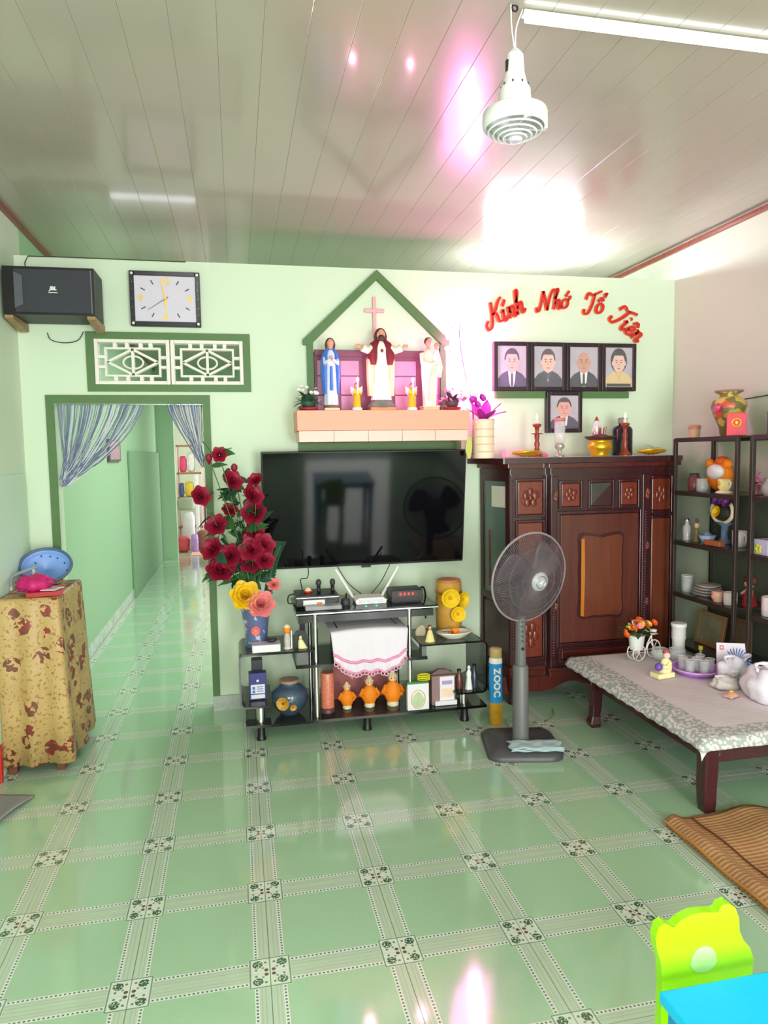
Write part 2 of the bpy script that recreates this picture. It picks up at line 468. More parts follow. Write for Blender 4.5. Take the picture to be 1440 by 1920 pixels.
# ================================================================== HALL AND REAR SHOP
pf = thing('hall_picture', 'small picture hanging on the green hallway wall', 'picture', (XL + 0.002, 5.6, 1.62))
MB().box(0, 0.02, -0.33, 0.33, -0.11, 0.10).build('frame', M('frame_purple_brown', (96, 70, 84), 0.4), pf)
MB().box(0.02, 0.022, -0.27, 0.27, -0.09, 0.08).build('print', M('print_pinkish', (196, 150, 170), 0.5, 0.4, 12), pf)
# string curtains in the doorway
STR1 = M('curtain_string_blue_grey', (128, 136, 170), 0.5, 0.2); STR2 = M('curtain_string_silver', (226, 228, 236), 0.35, 0.05)
def curtain(name, lab, tops, knot, mats_, spread, sag, z0=1.848, tail=0.25):
    b = MB(); nst = len(tops)
    for k, x in enumerate(tops):
        b.cur = 1 if random.random() < 0.35 else 0
        f = k / (nst - 1)
        kx = knot[0] + random.uniform(-spread, spread); kz = knot[1] + random.uniform(-0.03, 0.03)
        y0 = YW + 0.035 + random.uniform(-0.012, 0.012)
        pts = []
        for q in range(9):
            t = q / 8
            sx = x + (kx - x) * (t ** 1.25)
            sz = z0 + (kz - z0) * t - sag * abs(kx - x) * math.sin(PI * t) * (0.6 + 0.4 * random.random())
            pts.append((sx, y0, sz))
        r = random.choice((0.0014, 0.002, 0.0032))
        b.tube(pts, r, 4)
    ob = b.build(name, mats_, kind='stuff')
    tag(ob, lab, 'curtain'); return ob
random.seed(3)
tops = [DX0 + 0.012 + i * (0.47 / 72) + random.uniform(-.003, .003) for i in range(73)]
curtain('string_curtain', 'blue grey string curtain swept to the hinge side of the doorway', tops, (DX0 + 0.026, 1.405), [STR1, STR2], 0.022, 0.12)
tops = [DX1 - 0.008 - i * (0.2 / 44) for i in range(45)]
curtain('string_curtain', 'blue grey string curtain swept toward the red roses', tops, (DX1 - 0.004, 1.5), [STR1, STR2], 0.02, 0.06)
cr = tag(MB().cyl((DX0, YW + 0.035, 1.846), (DX1, YW + 0.035, 1.846), 0.004, 8).build('curtain_rod', CHROME), 'thin metal rod carrying the string curtains in the doorway', 'curtain rod')
# goods in the far shop, seen at the end of the hall
sr = thing('shop_shelf', 'pink and brown shelf of toys at the far end of the hall', 'shelf', (-0.45, 11.0, 0))
for xx in (-0.2, 0.2):
    MB().box(xx - 0.015, xx + 0.015, -0.15, 0.15, 0, 1.75).build('post', M('shelf_pale_pink', (226, 196, 190), 0.5), sr)
for zz in (0.35, 0.85, 1.27, 1.74):
    MB().box(-0.2, 0.2, -0.15, 0.15, zz - 0.015, zz + 0.015).build('board', M('shelf_brown', (168, 112, 88), 0.5), sr)
def bundle(name, lab, loc, rx, ry, rz, col, seed):
    random.seed(seed)
    b = MB(); b.ell((0, 0, rz), rx, ry, rz, 16, 10)
    pw = lambda q: math.copysign(abs(q) ** 0.55, q)
    for i, p in enumerate(b.v):
        q = (p[0] / rx, p[1] / ry, (p[2] - rz) / rz)
        k = 1 + 0.1 * math.sin(q[0] * 5 + seed) * math.cos(q[2] * 7 + seed * 2)
        b.v[i] = (pw(q[0]) * rx * k, pw(q[1]) * ry * k, rz + pw(q[2]) * rz)
    return tag(b.build(name, col, loc=loc), lab, 'goods' if 'bag' not in name else 'bag')
bundle('toy_bundle', 'pink toy bundle on top board of the far shop shelf', (-0.55, 10.95, 1.29), 0.06, 0.06, 0.14, M('toy_pink', (226, 70, 120), 0.5, 0.3, 12), 1)
bundle('toy_bundle', 'white toy bundle on top board of the far shop shelf', (-0.42, 10.95, 1.29), 0.07, 0.07, 0.17, M('toy_white', (240, 224, 232), 0.5, 0.3, 12), 2)
bundle('toy_bundle', 'yellow toy bundle on the middle board of the far shop shelf', (-0.46, 10.95, 0.87), 0.075, 0.07, 0.13, M('toy_yellow', (236, 200, 70), 0.5, 0.3, 12), 3)
bundle('toy_bundle', 'blue grey toy bundle on the middle board of the far shop shelf', (-0.585, 10.95, 0.87), 0.04, 0.07, 0.12, M('toy_blue', (92, 96, 140), 0.5, 0.3, 12), 4)
bundle('goods_bag', 'olive cloth bag slung in front of the far shop shelf', (-0.5, 10.6, 0.66), 0.15, 0.09, 0.11, M('bag_olive', (150, 160, 138), 0.6, 0.2, 8), 5)
bundle('goods_bag', 'tall grey white sack standing below the olive bag in far shop', (-0.46, 10.55, 0.0), 0.1, 0.09, 0.32, M('sack_grey', (206, 202, 206), 0.6, 0.15, 8), 6)
bundle('toy_bundle', 'red and yellow toy bundle on floor of the far shop', (-0.55, 10.3, 0.0), 0.11, 0.09, 0.13, M('toy_red', (196, 70, 80), 0.5, 0.5, 14), 7)
bundle('toy_bundle', 'purple toy bundle on floor beside the red one in far shop', (-0.36, 10.22, 0.0), 0.06, 0.06, 0.15, M('toy_purple', (176, 140, 206), 0.5, 0.4, 14), 8)
bundle('goods_bag', 'brown sack on floor of the far shop', (-0.24, 10.6, 0.0), 0.1, 0.1, 0.16, M('sack_brown', (130, 84, 66), 0.6, 0.3, 14), 9)
tag(MB().box(-0.28, 0.35, 11.4, 11.6, 0.0, 0.75).build('dark_cabinet', M('far_dark_cabinet', (58, 60, 70), 0.5), bevel=0.01), 'dark low cabinet at the back of the far shop', 'cabinet')
tag(MB().box(-0.4, 0.45, 9.75, 10.15, 0.0, 0.012).build('doormat', M('mat_pink', (226, 170, 156), 0.8, 0.3, 20)), 'pink patterned mat on the floor past the hall', 'mat')
tag(MB().box(-0.36, -0.3, 10.72, 10.8, 0.0, 1.25).build('board_panel', M('far_white_board', (236, 228, 232), 0.5), bevel=0.005), 'narrow white upright board beside the far shop shelf', 'board')
bundle('toy_bundle', 'tall pale pink bundle of packets beside far shop shelf', (-0.1, 10.9, 0.0), 0.1, 0.06, 0.78, M('packets_pale', (222, 196, 206), 0.5, 0.4, 20), 11)

# ================================================================== CEILING LAMP, TUBE
lp = thing('fan_bulb', 'white bulb shaped ceiling fan lamp hanging on wires', 'lamp', (1.207, 0.47, 2.47))
MB().lathe([(0.022, 0.255), (0.026, 0.25), (0.029, 0.2), (0.038, 0.165), (0.047, 0.15), (0.05, 0.105)], 24).build('neck', WPL, lp)
sk = MB(); sk.lathe([(0.02, 0.258), (0.012, 0.268), (0.003, 0.27)], 14); sk.build('cap', WPL, lp)
d = MB(); d.lathe([(0.05, 0.105), (0.07, 0.1), (0.096, 0.085), (0.098, 0.06), (0.095, 0.045), (0.088, 0.04)], 32, cap0=False, cap1=False); d.build('shade_ring', WPL, lp)
d = MB(); d.lathe([(0.0015, 0.02), (0.022, 0.012), (0.024, 0.004), (0.012, 0.0), (0.0015, 0.0)][::-1], 24); d.build('hub', M('lamp_hub', (206, 206, 218), 0.4), lp)
for r_, z_ in ((0.035, 0.012), (0.05, 0.017), (0.065, 0.024), (0.08, 0.032)):
    ring = [(r_ * math.cos(k * PI / 16), r_ * math.sin(k * PI / 16), z_) for k in range(32)]
    MB().tube(ring, 0.003, 6, True).build('guard_ring', WPL, lp)
for k in range(4):
    a = k * PI / 2 + 0.4
    def bl(u, v, a=a):
        r = 0.02 + 0.065 * u; t = a + (v - 0.5) * 0.9
        return (r * math.cos(t), r * math.sin(t), 0.04 + 0.02 * v)
    MB().grid(bl, 4, 3).build('blade', M('lamp_blade', (222, 224, 232), 0.4), lp, solid=0.002)
MB().box(0.093, 0.102, -0.01, 0.01, 0.045, 0.1).build('clip', WPL, lp)
MB().box(-0.03, -0.022, -0.012, 0.0, 0.2, 0.232).build('switch', BLACK, lp)
for k in range(9):
    a = k * 2 * PI / 9
    MB().cbox((0.041 * math.cos(a), 0.041 * math.sin(a), 0.158), (0.004, 0.004, 0.012)).build('vent_slot', DARK, lp)
MB().tube(catmull([(-0.012, 0, 0.395), (-0.01, 0, 0.33), (0.001, 0, 0.26)], 6), 0.0022, 6).build('wire', WPL, lp)
MB().tube(catmull([(0.03, 0.012, 0.392), (0.008, 0.003, 0.34), (0.002, 0, 0.30), (0.003, 0, 0.26)], 6), 0.0022, 6).build('wire', WPL, lp)
hook = [(0.009 * math.cos(k * PI / 8), 0, 0.388 - 0.002 + 0.009 * math.sin(k * PI / 8)) for k in range(16)]
MB().tube(hook, 0.003, 6, True).build('hook', BLACK, lp)
EM_T = base('tube_glow', (255, 255, 255), 0.4, emit=(255, 252, 250), es=3.0)[0]
tb = thing('tube_lamp', 'white tube lamp fixed along the ceiling beside the hanging fan lamp', 'lamp', (1.24, 0.49, ZC - 0.003), math.radians(0.8))
MB().box(0, 1.2, -0.016, 0.016, -0.012, 0.0).build('batten', WPL, tb, bevel=0.003)
MB().cyl((0.01, 0, -0.02), (1.19, 0, -0.02), 0.011, 12).build('tube', EM_T, tb)
# lamp mounted on the far side of the partition, lighting the ceiling there
rt = thing('tube_lamp', 'white tube lamp mounted on the rear face of partition top', 'lamp', (2.05, Y2 + 0.16, 2.68))
MB().box(0, 0.62, 0.02, 0.05, -0.04, 0.0).build('batten', WPL, rt)
MB().cyl((0, 0, 0), (0.62, 0, 0), 0.022, 10).build('tube', base('tube_glow_rear', (255, 255, 255), 0.4, emit=(250, 246, 255), es=140.0)[0], rt)
MB().cyl((0.31, 0.03, -0.04), (0.31, -0.16, -0.04), 0.008, 8).build('bracket', WPL, rt)
rt2 = thing('tube_lamp', 'added white tube lamp over the hall, unseen behind partition near loudspeaker', 'lamp', (-0.35, Y2 + 0.25, 2.60))  # unseen lamp added to brighten the rear wall and ceiling past the partition
MB().box(0, 0.5, -0.02, 0.02, -0.06, -0.03).build('batten', WPL, rt2)
for xx in (0.1, 0.4): MB().cyl((xx, 0, -0.045), (xx, -0.25, -0.045), 0.008, 8).build('bracket', WPL, rt2)
MB().cyl((0, 0, 0), (0.5, 0, 0), 0.016, 10).build('tube', base('tube_glow_fill', (255, 255, 255), 0.4, emit=(246, 250, 255), es=2.5)[0], rt2)

# ================================================================== WALL THINGS
# loudspeaker
sp = thing('loudspeaker', 'black loudspeaker on wall brackets in the corner beside the clock', 'speaker', (-0.575, 2.40, 2.285))
b = MB(); b.prism([(-0.222, 0.012), (0.222, 0.012), (0.222, 0.24), (0.12, 0.262), (-0.18, 0.262), (-0.222, 0.24)], 0.0, 0.245, 'z')
for i, p in enumerate(b.v): b.v[i] = p
b.build('cabinet', M('speaker_vinyl', (40, 44, 46), 0.5, 0.1, 200), sp, bevel=0.004)
g = MB(); g.box(-0.222, 0.222, 0.0, 0.012, 0.0, 0.245); g.build('baffle', BLACK, sp)
gm, gb = base('speaker_grille_mesh', (56, 58, 68), 0.5)
vv = xnoise(900, xcoord('Object'), 1, 'ShaderNodeTexVoronoi', 'Distance'); xbump(gb, vv, 0.5, 0.002)
MB().box(-0.165, 0.208, -0.006, 0.0, 0.012, 0.232).build('grille', gm, sp, bevel=0.004)
MB().prism([(-0.165, 0.03), (-0.125, 0.05), (-0.125, 0.195), (-0.165, 0.215)], -0.012, -0.006, 'y').build('horn_flare', M('speaker_horn', (84, 88, 100), 0.45), sp)
MB().box(0.205, 0.21, -0.007, -0.001, 0.012, 0.232).build('grille_edge', M('speaker_edge', (110, 114, 124), 0.4), sp)
text('badge', 'JBL', 0.026, WPL, sp, (0.02, -0.0075, 0.135), FRONT, 0.002, 0.2, 0.001)
MB().box(-0.002, 0.042, -0.008, -0.006, 0.112, 0.116).build('badge_bar', WPL, sp)
TIM = wood('bracket_wood', (168, 140, 92), (140, 112, 66), 0.6)
for nm, xx in (('a', -0.2), ('b', 0.2)):
    br = MB().prism([(0.0, -0.002), (0.285, -0.002), (0.285, -0.04), (0.25, -0.05), (0.0, -0.018)], xx - 0.02, xx + 0.02, 'x')
    tag(br.build('wall_bracket', TIM, loc=(-0.575, 2.40, 2.285)), 'small wooden bracket under loudspeaker, ' + ('against the side wall' if nm == 'a' else 'above the vent corner'), 'bracket', 'wooden loudspeaker brackets')
cb = MB(); cb.tube(catmull([(-0.66, 2.68, 2.24), (-0.64, 2.67, 2.2), (-0.57, 2.67, 2.185), (-0.5, 2.67, 2.2), (-0.47, 2.68, 2.25)], 5), 0.0025, 5)
tag(cb.build('speaker_cable', BLACK), 'thin black cable looping below the loudspeaker', 'cable')
cb = MB(); cb.tube([(-0.755, 2.682, 2.53), (-0.757, 2.682, 2.62), (-0.74, 2.682, 2.655), (-0.6, 2.682, 2.657), (0.1, 2.682, 2.656)], 0.003, 5)
tag(cb.build('wall_cable', M('cable_brown', (70, 56, 44), 0.6)), 'thin brown cable running up from loudspeaker along partition top', 'cable')

# clock
ck = thing('wall_clock', 'rectangular black wall clock with silver dial and gold numerals', 'clock', (-0.018, YW - 0.035, 2.437))
MB().box(-0.193, 0.193, 0, 0.034, -0.153, 0.153).build('case', BLACK, ck, bevel=0.006)
MB().frame(-0.193, 0.193, -0.153, 0.153, 0.026, -0.008, 0.0).build('bezel', M('clock_bezel', (30, 32, 40), 0.2, 0.2, 80), ck, bevel=0.003)
MB().box(-0.168, 0.168, -0.002, 0.0, -0.128, 0.128).build('dial', M('clock_dial_silver', (214, 208, 226), 0.4, 0.04, 400), ck)
for sx in (-1, 1):
    for sz in (-1, 1):
        MB().lathe([(0.008, 0), (0.007, 0.004), (0.002, 0.005)], 10).xf(Matrix.Rotation(RX, 4, 'X')).build('stud', WPL, ck, (sx * 0.178, -0.009, sz * 0.138))
    for z_ in (-0.09, -0.05, 0, 0.05, 0.09):
        MB().lathe([(0.003, 0), (0.0025, 0.002), (0.001, 0.003)], 8).xf(Matrix.Rotation(RX, 4, 'X')).build('bead', CHROME, ck, (sx * 0.180, -0.009, z_))
GN = M('clock_gold', (214, 180, 84), 0.3, 0.1, metal=0.5)
for s_, p in (('12', (0.0, 0.098)), ('3', (0.135, 0.0)), ('6', (0.0, -0.098)), ('9', (-0.135, 0.0))):
    text('numeral', s_, 0.052, GN, ck, (p[0], -0.004, p[1]), FRONT, 0.002, 0, 0.0015)
for h in range(12):
    if h % 3 == 0: continue
    a = h * PI / 6; cx, cz = 0.14 * math.sin(a), 0.105 * math.cos(a)
    tk = MB().box(-0.003, 0.003, -0.004, -0.002, -0.013, 0.013); tk.build('hour_mark', M('clock_mark', (60, 58, 70), 0.4), ck, (cx, 0, cz), (0, a, 0))
for nm, L, wd_, ang, mt, yy in (('hour_hand', 0.06, 0.007, math.radians(178), GN, -0.006), ('minute_hand', 0.1, 0.005, math.radians(-10), GN, -0.008), ('second_hand', 0.115, 0.0016, math.radians(236), BLACK, -0.010)):
    MB().prism([(-wd_, -0.02), (wd_, -0.02), (wd_ * 0.5, L), (-wd_ * 0.5, L)], yy - 0.001, yy, 'y').build(nm, mt, ck, rot=(0, ang, 0))
MB().lathe([(0.008, 0), (0.006, 0.004)], 12).xf(Matrix.Rotation(RX, 4, 'X')).build('hand_cap', GN, ck, (0, -0.009, 0))

# house shaped green moulding over the altar shelf
hs = thing('altar_surround', 'green house shaped moulding on wall around the statues', 'moulding', (1.215, YW - 0.001, 1.80))
def bar(p, q, wd_, y0, y1):
    v = Vector((q[0] - p[0], q[1] - p[1])); n = Vector((-v.y, v.x)).normalized() * wd_ / 2
    return MB().prism([(p[0] + n.x, p[1] + n.y), (q[0] + n.x, q[1] + n.y), (q[0] - n.x, q[1] - n.y), (p[0] - n.x, p[1] - n.y)], y0, y1, 'y')
MB().prism([(0.0, 0.848), (-0.455, 0.425), (-0.455, 0.395), (-0.41, 0.395), (0.0, 0.79)], -0.03, 0, 'y').build('roof_bar', GREEN, hs)
MB().prism([(0.0, 0.848), (0.455, 0.437), (0.455, 0.405), (0.41, 0.405), (0.0, 0.79)], -0.03, 0, 'y').build('roof_bar', GREEN, hs)
MB().box(-0.432, -0.395, -0.028, 0, 0.0, 0.41).build('side_bar', GREEN, hs)
MB().box(0.395, 0.432, -0.028, 0, 0.0, 0.41).build('side_bar', GREEN, hs)
# backdrop of mauve carved panels
MAUVE = M('mauve_wood', (122, 70, 92), 0.45, 0.15, 12); MAUVE_L = M('mauve_light_panel', (186, 140, 172), 0.4, 0.2, 8)
bd = thing('altar_backdrop', 'mauve panelled wooden backdrop behind the statues', 'backdrop', (1.215, YW, 1.793))
MB().box(-0.39, 0.39, -0.03, -0.001, 0.0, 0.36).build('board', MAUVE, bd)
MB().box(-0.39, 0.39, -0.045, -0.03, 0.335, 0.372).build('top_rail', MAUVE, bd, bevel=0.004)
for x0, x1 in ((-0.375, -0.3), (-0.235, -0.12), (0.10, 0.235), (0.3, 0.375)):
    for z0, z1 in ((0.01, 0.1), (0.105, 0.215), (0.22, 0.31)):
        MB().box(x0, x1, -0.038, -0.03, z0, z1).build('panel', MAUVE_L, bd, bevel=0.003)
cx = thing('wall_cross', 'pale pink cross hanging on wall above the central statue', 'cross', (1.20, YW, 2.2))
CRS = M('cross_pink', (226, 176, 182), 0.4)
MB().box(-0.011, 0.011, -0.018, 0, 0.0, 0.29).build('upright', CRS, cx, bevel=0.003)
MB().box(-0.062, 0.062, -0.02, -0.002, 0.196, 0.218).build('crossbar', CRS, cx, bevel=0.003)
# altar shelf
sh = thing('altar_shelf', 'long salmon pink wall shelf under the statues', 'shelf', (1.21, YW, 1.612))
SAL = M('salmon_paint', (246, 170, 146), 0.45, 0.04); SAL2 = M('salmon_pale_tile', (250, 200, 190), 0.35, 0.05)
MB().box(-0.515, 0.515, -0.25, 0, 0.064, 0.18).build('body', SAL, sh, bevel=0.003)
for k in range(5):
    MB().box(-0.505 + k * 0.202, -0.505 + k * 0.202 + 0.2, -0.242, 0, 0.0, 0.063).build('lower_tile', SAL2, sh, bevel=0.001)
MB().box(-0.49, 0.535, -0.02, 0, -0.048, -0.0005).build('wall_strip', GREEN, sh)

# ------------------------------------------------------------------ statues
ZS = 1.7925
HAIR = M('statue_hair_brown', (74, 46, 36), 0.5)
def head(t, z, r, hair=HAIR, long=True, y=0.0, x=0.0):
    MB().ell((x, y, z), r * 0.8, r * 0.88, r, 14, 10).build('head', SKIN, t)
    h = MB()
    h.ell((x, y + r * 0.22, z + r * 0.22), r * 0.96, r * 0.92, r * 0.95, 14, 9)
    if long:
        for s_ in (-1, 1):
            h.tube([(x + s_ * r * 0.7, y + r * 0.1, z + r * 0.4), (x + s_ * r * 0.88, y + r * 0.15, z - r * 0.4), (x + s_ * r * 0.85, y + r * 0.1, z - r * 1.35)], [r * 0.3, r * 0.32, r * 0.2], 8)
    h.build('hair', hair, t)
    MB().ell((x, y - r * 0.9, z - r * 0.12), r * 0.1, r * 0.16, r * 0.18, 6, 5).build('nose', SKIN, t)
    for s_ in (-1, 1):
        MB().ell((x + s_ * r * 0.3, y - r * 0.78, z + r * 0.08), r * 0.12, r * 0.08, r * 0.06, 6, 5).build('eye', BLACK, t)
    MB().ell((x, y - r * 0.82, z - r * 0.45), r * 0.2, r * 0.06, r * 0.05, 6, 5).build('mouth', M('statue_lip', (176, 84, 80), 0.5), t)
    MB().cyl((x, y, z - r * 1.5), (x, y, z - r * 0.5), r * 0.42, 10).build('neck', SKIN, t)
def hand(t, p, r, d, name='hand'):
    b = MB(); b.ell(p, r, r * 0.6, r, 8, 6)
    for k in range(4):
        a = (k - 1.5) * 0.28
        q = Vector(d).normalized(); s_ = Vector((-q.z, 0, q.x))
        e = q * (r * 2.1) + s_ * (math.sin(a) * r * 1.9)
        b.cyl(tuple(Vector(p) + s_ * (a * r * 1.2)), tuple(Vector(p) + e), r * 0.26, 6)
    s_ = Vector((-d[2], 0, d[0])) ; b.cyl(p, tuple(Vector(p) + s_ * r * 1.3 + Vector(d) * r * 0.6), r * 0.26, 6)
    b.build(name, SKIN, t)
# central statue with open arms
ST_W = M('robe_white', (246, 240, 232), 0.5, 0.03); ST_R = M('mantle_crimson', (118, 24, 44), 0.5, 0.1); ST_C = M('mantle_cream_gold', (240, 214, 160), 0.5, 0.08)
j = thing('statue', 'large white robed statue with open arms and crimson mantle', 'statue', (1.21, 2.55, ZS))
MB().box(-0.075, 0.075, -0.06, 0.06, 0, 0.02).build('plinth', M('plinth_orange', (214, 150, 96), 0.5, 0.1), j, bevel=0.003)
MB().lathe([(0.088, 0.02), (0.084, 0.035), (0.062, 0.06), (0.045, 0.07)], 24, sy=0.7).build('globe_base', M('statue_base_green', (96, 112, 98), 0.5, 0.3, 30), j)
MB().loft([(0.065, 0, 0, 0.062, 0.042, 1), (0.2, 0, 0, 0.048, 0.036, 1), (0.3, 0, 0, 0.044, 0.034, 0.6), (0.37, 0, 0, 0.046, 0.03, 0.2), (0.395, 0, 0, 0.032, 0.024, 0), (0.41, 0, 0, 0.018, 0.016, 0)], 40, 9, 0.05).build('robe', ST_W, j)
for s_ in (-1, 1):
    MB().loft([(0.09, s_ * 0.062, 0.012, 0.018, 0.032), (0.2, s_ * 0.062, 0.01, 0.022, 0.034), (0.3, s_ * 0.06, 0.008, 0.026, 0.032), (0.35, s_ * 0.052, 0.005, 0.02, 0.03)], 18, 5, 0.12).build('side_drape', ST_C, j)
    MB().loft([(0.27, s_ * 0.05, -0.012, 0.018, 0.028), (0.31, s_ * 0.052, -0.008, 0.03, 0.034), (0.36, s_ * 0.05, 0, 0.034, 0.034), (0.4, s_ * 0.036, 0.002, 0.028, 0.03), (0.42, s_ * 0.02, 0.006, 0.014, 0.022)], 18, 5, 0.06).build('mantle', ST_R, j)
    MB().tube([(s_ * 0.05, -0.005, 0.375), (s_ * 0.085, -0.02, 0.355), (s_ * 0.118, -0.03, 0.37)], [0.022, 0.022, 0.024], 12).build('sleeve', M('sleeve_pale', (244, 226, 206), 0.5), j)
    hand(j, (s_ * 0.135, -0.034, 0.378), 0.011, (s_ * 1.0, 0, 0.12))
MB().ell((0, -0.036, 0.352), 0.009, 0.005, 0.011, 8, 6).build('heart', M('heart_dark', (120, 60, 50), 0.4), j)
head(j, 0.452, 0.033)
MB().ell((0, -0.026, 0.428), 0.02, 0.012, 0.02, 10, 7).build('beard', HAIR, j)
# blue statue
m = thing('statue', 'blue mantled statue with joined hands beside the white flowers', 'statue', (0.908, 2.55, ZS))
MB().box(-0.045, 0.045, -0.04, 0.04, 0, 0.018).build('plinth', CREAM, m, bevel=0.003)
MB().lathe([(0.046, 0.018), (0.046, 0.028), (0.036, 0.04)], 18, sy=0.8).build('base', M('statue_base_brown', (120, 100, 72), 0.5, 0.3, 30), m)
MB().loft([(0.036, 0, 0, 0.042, 0.034, 1), (0.15, 0, 0, 0.038, 0.031, 1), (0.26, 0, -0.002, 0.033, 0.029, 0.6), (0.33, 0, 0, 0.034, 0.027, 0), (0.355, 0, 0, 0.016, 0.016, 0)], 40, 8, 0.06).build('robe', M('robe_pale_blue', (206, 220, 244), 0.5, 0.05), m)
SB = M('mantle_blue', (66, 116, 206), 0.5, 0.08)
for s_ in (-1, 1):
    MB().loft([(0.1, s_ * 0.036, 0.004, 0.014, 0.03), (0.22, s_ * 0.04, 0.002, 0.019, 0.032), (0.3, s_ * 0.036, 0, 0.022, 0.03), (0.345, s_ * 0.026, 0.002, 0.018, 0.026), (0.365, s_ * 0.014, 0.008, 0.01, 0.02)], 16, 4, 0.08).build('mantle', SB, m)
    MB().tube([(s_ * 0.036, -0.01, 0.315), (s_ * 0.036, -0.03, 0.275), (s_ * 0.006, -0.042, 0.3)], [0.013, 0.013, 0.009], 10).build('arm', M('robe_pale_blue', (206, 220, 244), 0.5, 0.05), m)
MB().loft([(0.12, 0, -0.03, 0.011, 0.006), (0.2, 0, -0.032, 0.01, 0.006), (0.26, 0, -0.031, 0.008, 0.005)], 10).build('sash', SB, m)
hand(m, (0.0, -0.045, 0.305), 0.007, (0, 0, 1))
head(m, 0.398, 0.026)
# cream statue holding a child
s = thing('statue', 'cream statue holding a child beside the pink flower bowl', 'statue', (1.508, 2.55, ZS))
MB().box(-0.05, 0.05, -0.042, 0.042, 0, 0.022).build('plinth', M('plinth_sand', (236, 206, 170), 0.5), s, bevel=0.003)
MB().box(-0.054, 0.054, -0.046, 0.046, 0.022, 0.03).build('plinth_cap', CREAM, s, bevel=0.002)
IV = M('statue_ivory', (246, 228, 212), 0.5, 0.05)
MB().loft([(0.03, 0, 0, 0.04, 0.034, 1), (0.14, 0.0, 0, 0.044, 0.034, 1), (0.25, 0, 0, 0.05, 0.035, 0.7), (0.32, 0, 0, 0.05, 0.032, 0.3), (0.355, 0, 0, 0.036, 0.026, 0), (0.37, 0, 0, 0.016, 0.016, 0)], 40, 7, 0.06).build('robe', IV, s)
MB().tube([(-0.045, -0.005, 0.34), (-0.05, -0.03, 0.285), (0.0, -0.045, 0.27), (0.03, -0.045, 0.285)], [0.017, 0.016, 0.014, 0.012], 10).build('arm', IV, s)
MB().tube([(0.046, -0.005, 0.34), (0.058, -0.02, 0.26), (0.05, -0.03, 0.2)], [0.016, 0.018, 0.012], 10).build('arm', IV, s)
MB().tube([(0.0, -0.04, 0.25), (-0.02, -0.038, 0.16), (-0.012, -0.036, 0.06)], [0.006, 0.006, 0.006], 8).build('sash_fold', M('statue_fold', (226, 206, 190), 0.5), s)
MB().loft([(0.285, 0.03, -0.03, 0.02, 0.018), (0.33, 0.035, -0.03, 0.02, 0.016), (0.36, 0.037, -0.03, 0.01, 0.01)], 12).build('child_body', WHITE, s)
MB().ell((0.038, -0.032, 0.385), 0.017, 0.017, 0.02, 10, 8).build('child_head', SKIN, s)
head(s, 0.41, 0.027, long=False, x=-0.004)
# two small golden figures
def goldfig(x, lab):
    t = thing('figurine', lab, 'figurine', (x, 2.5, ZS), group='golden figurines between the statues')
    MB().lathe([(0.03, 0), (0.03, 0.014), (0.026, 0.018)], 18).build('base', WPL, t)
    MB().loft([(0.018, 0, 0, 0.023, 0.02, 1), (0.08, 0, 0, 0.019, 0.017, 1), (0.11, 0, 0, 0.021, 0.016, 0.5), (0.125, 0, 0, 0.01, 0.01, 0)], 24, 6, 0.06).build('robe', M('figurine_gold_robe', (240, 186, 24), 0.4), t)
    for s_ in (-1, 1):
        MB().tube([(s_ * 0.016, -0.005, 0.112), (s_ * 0.02, -0.02, 0.095), (s_ * 0.006, -0.028, 0.1)], [0.007, 0.007, 0.005], 8).build('arm', M('figurine_gold_robe', (240, 186, 24), 0.4), t)
        MB().grid(lambda u, v, s_=s_: (s_ * (0.006 + 0.03 * u), 0.014 + 0.006 * u, 0.08 + 0.03 * u * u + 0.06 * v * (1 - 0.4 * u)), 4, 4).build('wing', M('figurine_wing', (236, 200, 210), 0.5), t, solid=0.003)
    MB().cyl((0, -0.028, 0.09), (0, -0.028, 0.165), 0.004, 8).build('candle', WPL, t)
    MB().ell((0, -0.028, 0.178), 0.009, 0.009, 0.014, 10, 7).build('flame_bulb', base('bulb_pale', (255, 236, 230), 0.3, emit=(255, 232, 220), es=1.5)[0], t)
    point('altar_pink_fill', (x, 2.445, ZS + 0.2), 1.0, (1, 0.34, 0.6), 0.02)  # pink lamp added to strengthen the altar glow, not light from the candle
    MB().ell((0, 0, 0.143), 0.013, 0.013, 0.016, 10, 8).build('head', SKIN, t)
    MB().ell((0, 0.004, 0.148), 0.0145, 0.014, 0.015, 10, 8).build('hair', M('fig_hair', (150, 90, 60), 0.5), t)
goldfig(1.053, 'small golden figurine holding a candle beside the blue mantled statue')
goldfig(1.385, 'small golden figurine holding a candle beside the cream statue')

